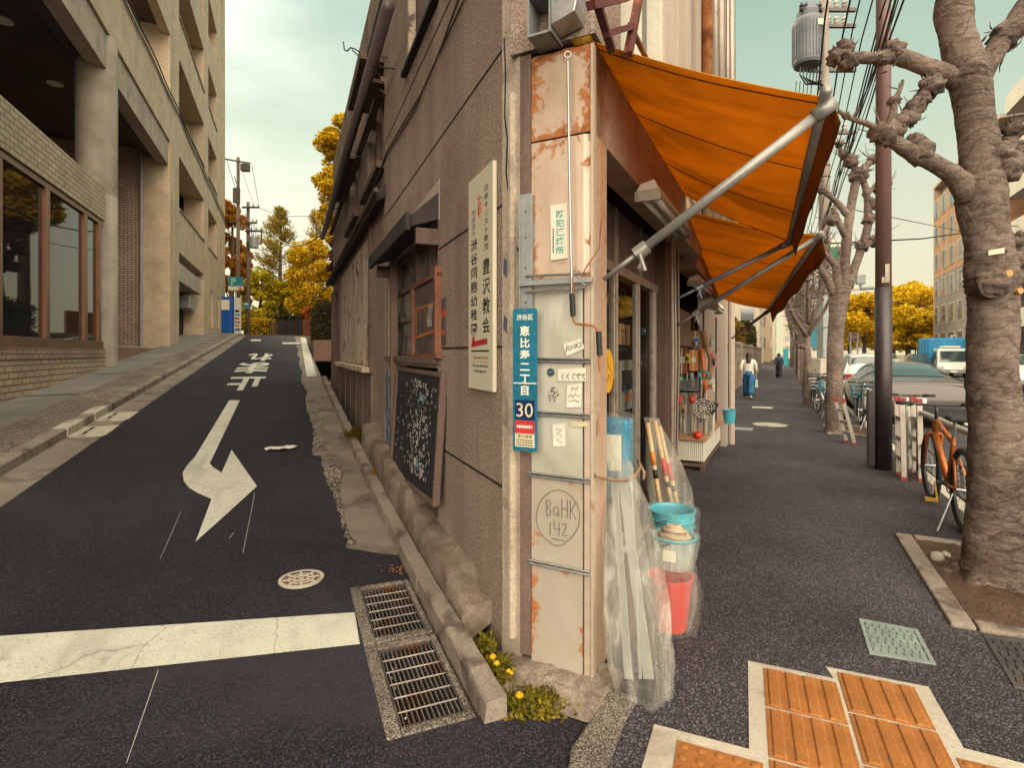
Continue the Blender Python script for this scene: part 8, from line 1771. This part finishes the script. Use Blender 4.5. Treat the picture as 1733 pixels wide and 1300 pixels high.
def car(prof, x, y, yaw, col, label, wheels, lamps='rear', plate=True):
    t_ = thing('parked_car' if lamps == 'rear' else 'car', label, 'car', R, (x, y, -.12)); ca, sa = math.cos(yaw), math.sin(yaw)
    def P(a, b, c): return (x + ca * a - sa * b, y + sa * a + ca * b, c - .12)
    A = [p[0] for p in prof]
    def S(a):
        i = max(0, min(len(A) - 2, next((k - 1 for k in range(len(A)) if A[k] > a), len(A) - 2))); s = (a - A[i]) / (A[i + 1] - A[i]); s = max(0, min(1, s)); p0, p1, p2, p3 = prof[max(0, i - 1)], prof[i], prof[i + 1], prof[min(len(A) - 1, i + 2)]
        return [.5 * (2 * p1[k] + (p2[k] - p0[k]) * s * .9 + (2 * p1[k] - 5 * p1[k] + 0) * 0 + 0) if False else p1[k] * (1 - s) + p2[k] * s for k in range(6)]
    def sec(a):
        _, zb_, zt_, zr, w, wr_ = S(a); return [(0, zb_), (w * .86, zb_), (w * .97, zb_ + .12), (w, zb_ + (zt_ - zb_) * .55), (w * .985, zt_ - .08), (w * .93, zt_), (wr_ + (w * .93 - wr_) * .28, zt_ + (zr - zt_) * .72), (wr_ * .92, zr - .03 * min(1, (zr - zt_) * 4)), (wr_ * .5, zr), (0, zr + .004)]
    st = sorted({round(A[i] + (A[i + 1] - A[i]) * k / 4, 4) for i in range(len(A) - 1) for k in range(5)}); m = MB(); vs = []
    for a in st:
        h_ = sec(a); ring_ = h_ + [(-b, c) for b, c in h_[-2:0:-1]]; vs += [P(a, b, c) for b, c in ring_]
    n = 18; m.add(vs, [(i * n + j, i * n + (j + 1) % n, (i + 1) * n + (j + 1) % n, (i + 1) * n + j) for i in range(len(st) - 1) for j in range(n)] + [tuple(range(n)), tuple((len(st) - 1) * n + j for j in range(n))[::-1]])
    part(m, 'body', col, t_, smooth=True)
    L_ = A[-1]
    def glassgrid(a0, a1, j0, j1, name, both=False):
        for sgn in ((1, -1) if both else (0,)):
            m = MB(); rows_ = frange(a0, a1, 8); vs = []; k_ = 0
            for a in rows_:
                h_ = sec(a); pts = h_[j0:j1 + 1]; line = pts if sgn else [(-b, c) for b, c in pts[::-1]][::1] + pts[::-1][1:] if False else (pts if sgn else [(b, c) for b, c in pts] + [(-b, c) for b, c in pts[-2::-1]])
                for b, c in line: 
                    b2 = b * (sgn or 1); vs.append(P(a, b2 + (.008 if b2 > 0 else -.008 if b2 < 0 else 0), c + .010))
                k_ = len(line)
            m.add(vs, [(i * k_ + j, i * k_ + j + 1, (i + 1) * k_ + j + 1, (i + 1) * k_ + j) for i in range(len(rows_) - 1) for j in range(k_ - 1)]); part(m, name, m_tint, t_, smooth=True)
    if prof is SEDAN: glassgrid(.66, 1.62, 7, 9, 'rear_window'); glassgrid(2.95, 3.7, 7, 9, 'windscreen'); glassgrid(1.0, 3.35, 5, 7, 'side_window', True)
    else: glassgrid(.07, .22, 6, 9, 'rear_window'); glassgrid(2.15, 2.9, 7, 9, 'windscreen'); glassgrid(.4, 2.5, 5, 7, 'side_window', True)
    for a in wheels:
        for s in (-1, 1):
            w_ = S(a)[4]; m = MB(); c = P(a, s * (w_ - .1), .33); m.lathe(c, [(.2, -.1), (.31, -.105), (.335, -.07), (.335, .07), (.31, .105), (.2, .108), (.2, -.1)], 26, (-sa * s, ca * s, 0)); wh = part(m, 'wheel', m_tyre, t_, smooth=False)
            m = MB(); m.lathe(c, [(0, .112), (.06, .115), (.2, .105), (.2, .08)], 20, (-sa * s, ca * s, 0)); part(m, 'rim', m_steel, wh)
    w0 = S(.12)[4]
    if prof is SEDAN:
        m = MB(); m.box(0, 0, 0, 0, 0, 0) if False else m.grid(lambda i, j: P(.09 - .012 + .16 * abs(2 * i - 1) ** 3 * 0, (2 * i - 1) * .84, .84 + .07 * j), 16, 1); lb_ = part(m, 'light_bar', m_black_metal, t_, solid=.02)
        m = MB(); m.grid(lambda i, j: P(.072, (2 * i - 1) * .82, .865 + .015 * j), 16, 1); part(m, 'red_line', m_lamp_red, lb_, solid=.006)
        m = MB(); m.hexa([P(-.03, -.72, .24), P(.15, -.85, .22), P(.15, .85, .22), P(-.03, .72, .24), P(-.03, -.70, .47), P(.05, -.86, .47), P(.05, .86, .47), P(-.03, .70, .47)]); part(m, 'diffuser', m_black, t_, bevel=.02)
        m = MB(); m.hexa([P(-.035, -.17, .52), P(-.02, -.17, .52), P(-.02, .17, .52), P(-.035, .17, .52), P(.01, -.17, .68), P(.03, -.17, .68), P(.03, .17, .68), P(.01, .17, .68)]); part(m, 'number_plate', m_white, t_)
        for s in (-1, 1): m = MB(); m.blob(P(3.0, s * 1.06, .98), .09, .07, .06, 10, 7, 0); part(m, 'mirror', col, t_, smooth=True)
    else:
        for s in (-1, 1): m = MB(); m.box(*sorted((P(.0, 0, 0)[0] - .01, P(.08, 0, 0)[0])), *sorted((P(0, s * .52, 0)[1], P(0, s * .72, 0)[1])), .6, .78); part(m, 'tail_lamp', m_lamp_red, t_, bevel=.01)
        for s in (-1, 1): m = MB(); q0, q1 = P(L_ - .14, s * .42, .5), P(L_ - .04, s * .62, .62); m.box(*sorted((q0[0], q1[0])), *sorted((q0[1], q1[1])), q0[2], q1[2]); part(m, 'headlight', m_lamp_clear, t_, bevel=.01)
        m = MB(); q0, q1 = P(-.03, -.2, .5), P(.05, .2, .64); m.box(*sorted((q0[0], q1[0])), *sorted((q0[1], q1[1])), q0[2], q1[2]); part(m, 'number_plate', m_white, t_)
    return t_
m_taupe = paint('taupe metallic', (.06, .046, .043)); m_whitecar = paint('white car paint', (.6, .6, .55)); m_silver = paint('silver car paint', (.32, .33, .34)); m_darkcar = paint('dark car paint', (.03, .035, .045))
car(SEDAN, 13.9, -2.5, 0, m_taupe, 'taupe low sports sedan parked at the kerb, seen from behind', (.98, 3.9))
car(HATCH, 20.5, -2.55, 0, m_whitecar, 'white hatchback parked ahead of the taupe sedan', (.7, 3.2))
car(HATCH, 26.5, -2.5, 0, m_silver, 'silver car parked ahead of the white hatchback', (.7, 3.2))
car(HATCH, 33, -8.9, math.pi, m_whitecar, 'white car coming along the far lane at the right edge', (.7, 3.2), 'front')
car(HATCH, 47, -8.4, math.pi, m_darkcar, 'dark car far behind the blue-covered truck', (.7, 3.2), 'front'); car(HATCH, 51, -6.0, 0, m_silver, 'silver car far ahead on the road, left of the truck', (.7, 3.2)); car(HATCH, 58, -8.0, math.pi, m_whitecar, 'white car farthest away on the road', (.7, 3.2), 'front')
car(HATCH, 38.5, -12.4, math.pi, m_silver, 'silver car half hidden behind the nearest street tree', (.7, 3.2), 'front')
# small truck with a blue cover, facing the viewer
x, y = 43.2, -9.6; x = R.inv(wat(1616, 34, 0))[0]; y = R.inv(wat(1614, 34, 0))[1]
t = thing('delivery_truck', 'small white truck with a tall bright blue cover driving towards the viewer', 'truck', R, (x, y, -.12)); m_tarp = surf('blue tarpaulin', [(.015, .17, .36), (.03, .25, .48)], .5, 1.2, .15, 20, .3, 4, .05)
m = MB(); m.hexa([(x, y - .82, .35), (x + 1.5, y - .82, .35), (x + 1.5, y + .82, .35), (x, y + .82, .35), (x + .35, y - .72, 1.72), (x + 1.5, y - .74, 1.75), (x + 1.5, y + .74, 1.75), (x + .35, y + .72, 1.72)]); part(m, 'cab', m_whitecar, t, bevel=.05)
m = MB(); m.hexa([(x + .09, y - .70, .92), (x + .14, y - .70, .92), (x + .14, y + .70, .92), (x + .09, y + .70, .92), (x + .31, y - .63, 1.58), (x + .36, y - .63, 1.58), (x + .36, y + .63, 1.58), (x + .31, y + .63, 1.58)]); part(m, 'windscreen', m_tint, t)
for s in (-1, 1): m = MB(); m.hexa([(x + .4, y + s * .80, .95), (x + 1.3, y + s * .80, .95), (x + 1.3, y + s * .83, .95), (x + .4, y + s * .83, .95), (x + .55, y + s * .73, 1.55), (x + 1.3, y + s * .74, 1.55), (x + 1.3, y + s * .77, 1.55), (x + .55, y + s * .76, 1.55)]); part(m, 'side_window', m_tint, t)
m = MB(); m.box(x - .08, x + .05, y - .82, y + .82, .18, .42); bp = part(m, 'bumper', m_grey_paint, t, bevel=.03); m = MB(); m.box(x - .1, x - .082, y - .17, y + .17, .22, .36); part(m, 'number_plate', m_white, bp)
for s in (-1, 1): m = MB(); m.box(x - .02, x + .03, y + s * .48, y + s * .74, .46, .62); part(m, 'headlight', m_lamp_clear, t, bevel=.02); m = MB(); m.box(x + .2, x + .3, y + s * .84, y + s * .98, 1.05, 1.3); part(m, 'mirror', m_black, t, bevel=.02)
m = MB(); m.box(x + .4, x + 1.4, y - .45, y + .45, 1.76, 1.9); part(m, 'roof_rack', m_white, t, bevel=.03)
m = MB(); m.grid(lambda i, j: (x + 1.55 + 3.0 * i, y + (1.22 if False else .98) * math.cos(math.pi * j) * (1 if .18 < j < .82 else 1), 0), 1, 1) if False else m.hexa([(x + 1.6, y - 1.0, .6), (x + 4.6, y - 1.0, .6), (x + 4.6, y + 1.0, .6), (x + 1.6, y + 1.0, .6), (x + 1.6, y - .95, 2.42), (x + 4.6, y - .95, 2.42), (x + 4.6, y + .95, 2.42), (x + 1.6, y + .95, 2.42)]); cv = part(m, 'cargo_cover', m_tarp, t, bevel=.1)
m = MB()
for k in range(4): xx = x + 1.75 + .9 * k; m.tube([(xx, y - 1.01, .6), (xx, y - .97, 2.4), (xx, y - .9, 2.44), (xx, y + .9, 2.44), (xx, y + .97, 2.4), (xx, y + 1.01, .6)], .02, 6)
part(m, 'hoops', m_tarp, cv)
m = MB(); m.box(x + 1.52, x + 4.6, y - .9, y + .9, .38, .595); part(m, 'load_bed', m_grey_paint, t)
for a in (.55, 3.8):
    for s in (-1, 1): m = MB(); m.lathe((x + a, y + s * .72, .16), [(0, .1), (.17, .1), (.27, .09), (.28, -.08), (.1, -.09)], 20, (0, s, 0)); part(m, 'wheel', m_tyre, t)

# ================================================================ people on the sidewalk
def person(x, y, h, yaw, label, top, legs, hair, hair_len, stride, bag=None, pack=None, wide=1.0):
    s = h / 1.65; t_ = thing('person', label, 'person', R, (x, y, .012)); ca, sa = math.cos(yaw), math.sin(yaw)
    def P(a, b, c): return V((x + (ca * a - sa * b) * s, y + (sa * a + ca * b) * s, .012 + c * s))
    J = []; E = []; Rr = []
    def j(p, r, par=None): J.append(P(*p)); Rr.append(r * s); k = len(J) - 1; (E.append((par, k)) if par is not None else None); return k
    pel = j((0, 0, .90), .125); sp1 = j((.01, 0, 1.05), .11, pel); ch = j((.01, 0, 1.24), .13, sp1); nk = j((.01, 0, 1.39), .05, ch); hd = j((.03, 0, 1.50), .085, nk); j((.03, 0, 1.60), .07, hd); j((.125, 0, 1.515), .014, hd)
    for sd, ph in ((1, stride), (-1, -stride)):
        hp = j((0, sd * .09, .86), .088, pel); kn = j((ph * .28 + .04, sd * .09, .48), .056, hp); an = j((ph * .52 - (.06 if ph < 0 else 0), sd * .085, .09 + (.05 if ph < 0 else 0)), .036, kn); j((ph * .52 + .14, sd * .09, .03 + (.01 if ph < 0 else 0)), .03, an)
        sh = j((.0, sd * .175, 1.34), .055, ch); el = j((-ph * .15 - .02, sd * .23, 1.08), .04, sh); wr_ = j((-ph * .22 + .04, sd * .23, .86), .026, el); pm = j((-ph * .23 + .05, sd * .23, .80), .03, wr_)
        for k in range(4): f1 = j((-ph * .23 + .075 - .018 * k, sd * .235, .755), .0085, pm); j((-ph * .23 + .07 - .018 * k, sd * .222, .722 - (.008 if k in (1, 2) else 0)), .0075, f1)
        th = j((-ph * .23 + .09, sd * .215, .785), .009, pm); j((-ph * .23 + .1, sd * .205, .755), .008, th)
    me = bpy.data.meshes.new('person_body'); b = BASE[t_.name][1]; me.from_pydata([tuple(p - V(b)) for p in J], E, [])
    o = bpy.data.objects.new('body', me); COL.objects.link(o); o.parent = t_; BASE[o.name] = (R, b)
    bm = bmesh.new(); bm.from_mesh(me); ly = bm.verts.layers.skin.verify(); bm.verts.ensure_lookup_table()
    for i, v in enumerate(bm.verts): v[ly].radius = (Rr[i], Rr[i]); v[ly].use_root = (i == 0)
    bm.to_mesh(me); bm.free(); me.materials.append(m_skin); o.modifiers.new('skin', 'SKIN'); q = o.modifiers.new('sub', 'SUBSURF'); q.levels = q.render_levels = 1
    m = MB(); rows_ = [(.80, .165, .125), (.90, .165, .125), (1.05, .145, .11), (1.22, .17, .125), (1.33, .19, .11), (1.38, .12, .085), (1.41, .065, .06)]; vs = []; n = 24
    for z, rx, ry in rows_:
        for k in range(n): a = 6.283 * k / n; vs.append(P(ry * math.cos(a) * (1 + .05 * math.sin(5 * a + z * 9)), rx * math.sin(a) * (1 + .04 * math.sin(7 * a + z * 5)), z))
    m.add(vs, [(i * n + k, i * n + (k + 1) % n, (i + 1) * n + (k + 1) % n, (i + 1) * n + k) for i in range(len(rows_) - 1) for k in range(n)])
    for sd, ph in ((1, stride), (-1, -stride)): m.tube([P(0, sd * .15, 1.34), P(-ph * .08 - .01, sd * .215, 1.2), P(-ph * .15 - .02, sd * .235, 1.07), P(-ph * .21 + .03, sd * .235, .89)], [.06 * s, .058 * s, .05 * s, .04 * s], 12)
    part(m, 'top', top, t_, smooth=True)
    m = MB(); m.tube([P(0, 0, .76), P(0, 0, .84), P(0, 0, .96)], [.15 * s, .158 * s, .145 * s], 18)
    for sd, ph in ((1, stride), (-1, -stride)): m.tube([P(0, sd * .085, .84), P(ph * .16 + .02, sd * .09, .66), P(ph * .28 + .03, sd * .09, .48), P(ph * .42, sd * .09, .27), P(ph * .52 - (.05 if ph < 0 else 0), sd * .09, .085 + (.05 if ph < 0 else 0))], [.105 * s, .10 * s * wide, .088 * s * wide, .09 * s * wide, .092 * s * wide], 14)
    part(m, 'trousers', legs, t_, smooth=True)
    m = MB(); n = 18; vs = []; rows_ = [(1.625, .02), (1.61, .06), (1.57, .088), (1.50, .102), (1.44, .10)] + ([(1.36, .11), (1.26, .112), (1.18, .085)] if hair_len else [(1.41, .075)])
    for z, r in rows_:
        for k in range(n): a = 6.283 * k / n; fr_ = .55 if (math.cos(a) > .35 and z < 1.57) else 1; vs.append(P(.01 - .01 + r * math.cos(a) * fr_ + (.02 if z > 1.4 else -.03), r * .95 * math.sin(a) * (1 + .07 * math.sin(k * 2.3 + z * 8)), z))
    m.add(vs, [(i * n + k, i * n + (k + 1) % n, (i + 1) * n + (k + 1) % n, (i + 1) * n + k) for i in range(len(rows_) - 1) for k in range(n)]); part(m, 'hair', hair, t_, smooth=True)
    for sd, ph in ((1, stride), (-1, -stride)):
        m = MB(); c = P(ph * .52 + .06 - (.05 if ph < 0 else 0), sd * .088, .04 + (.035 if ph < 0 else 0)); m.blob(c, .13 * s, .05 * s, .045 * s, 12, 7, 0); part(m, 'shoe', m_white if hair_len else m_black, t_, smooth=True)
    if pack: m = MB(); c = P(-.17, 0, 1.17); m.blob(c, .1 * s, .15 * s, .21 * s, 14, 9, .03); solo(m, 'backpack', pack, 'dark blue backpack on the walker farther down the sidewalk', 'backpack', R, smooth=True)
    if bag:
        c = P(.04 + stride * -.23 * -1 * -1, -.25, .56); m = MB(); z0, z1 = c.z - .17 * s, c.z + .10 * s
        m.hexa([(c.x - .13, c.y - .05, z0), (c.x + .13, c.y - .05, z0), (c.x + .13, c.y + .05, z0), (c.x - .13, c.y + .05, z0), (c.x - .10, c.y - .035, z1), (c.x + .10, c.y - .035, z1), (c.x + .10, c.y + .035, z1), (c.x - .10, c.y + .035, z1)])
        b_ = solo(m, 'carrier_bag', bag, 'pale blue carrier bag in the walking woman\'s right hand', 'bag', R, bevel=.02)
        m = MB(); m.tube([(c.x - .06, c.y, z1 - .01), P(.05 + stride * .23, -.232, .74), (c.x + .06, c.y, z1 - .01)], .006, 5); part(m, 'strap', bag, b_)
    return t_
m_skin = plain('skin', (.45, .27, .19), .6)
m_hair = surf('dark brown hair', [(.02, .011, .008), (.045, .025, .018)], .5, 12, .3, 60, .4, 40, .006)
x, y, _ = R.inv(wat(1267, 17.3, 0)); person(x, y, 1.5, 0, 'woman with dark shoulder-length hair in a white blouse and wide blue jeans walking away', surf('white blouse', [(.55, .52, .44), (.64, .61, .52)], .9, 5, .1, 30, .3, 9, .02), surf('blue denim', [(.02, .09, .19), (.035, .13, .25)], .9, 5, .2, 60, .3, 12, .01), m_hair, 1, .42, surf('pale blue bag', [(.3, .45, .45), (.36, .52, .52)], .6, 5), None, 1.18)
x, y, _ = R.inv(wat(1318, 31, 0)); person(x, y, 1.46, 0, 'dark-clothed walker with a backpack far down the sidewalk', plain('slate shirt', (.05, .08, .10), .9), plain('dark trousers', (.02, .02, .028), .9), m_hair, 0, .38, None, plain('navy backpack', (.02, .035, .06), .8))
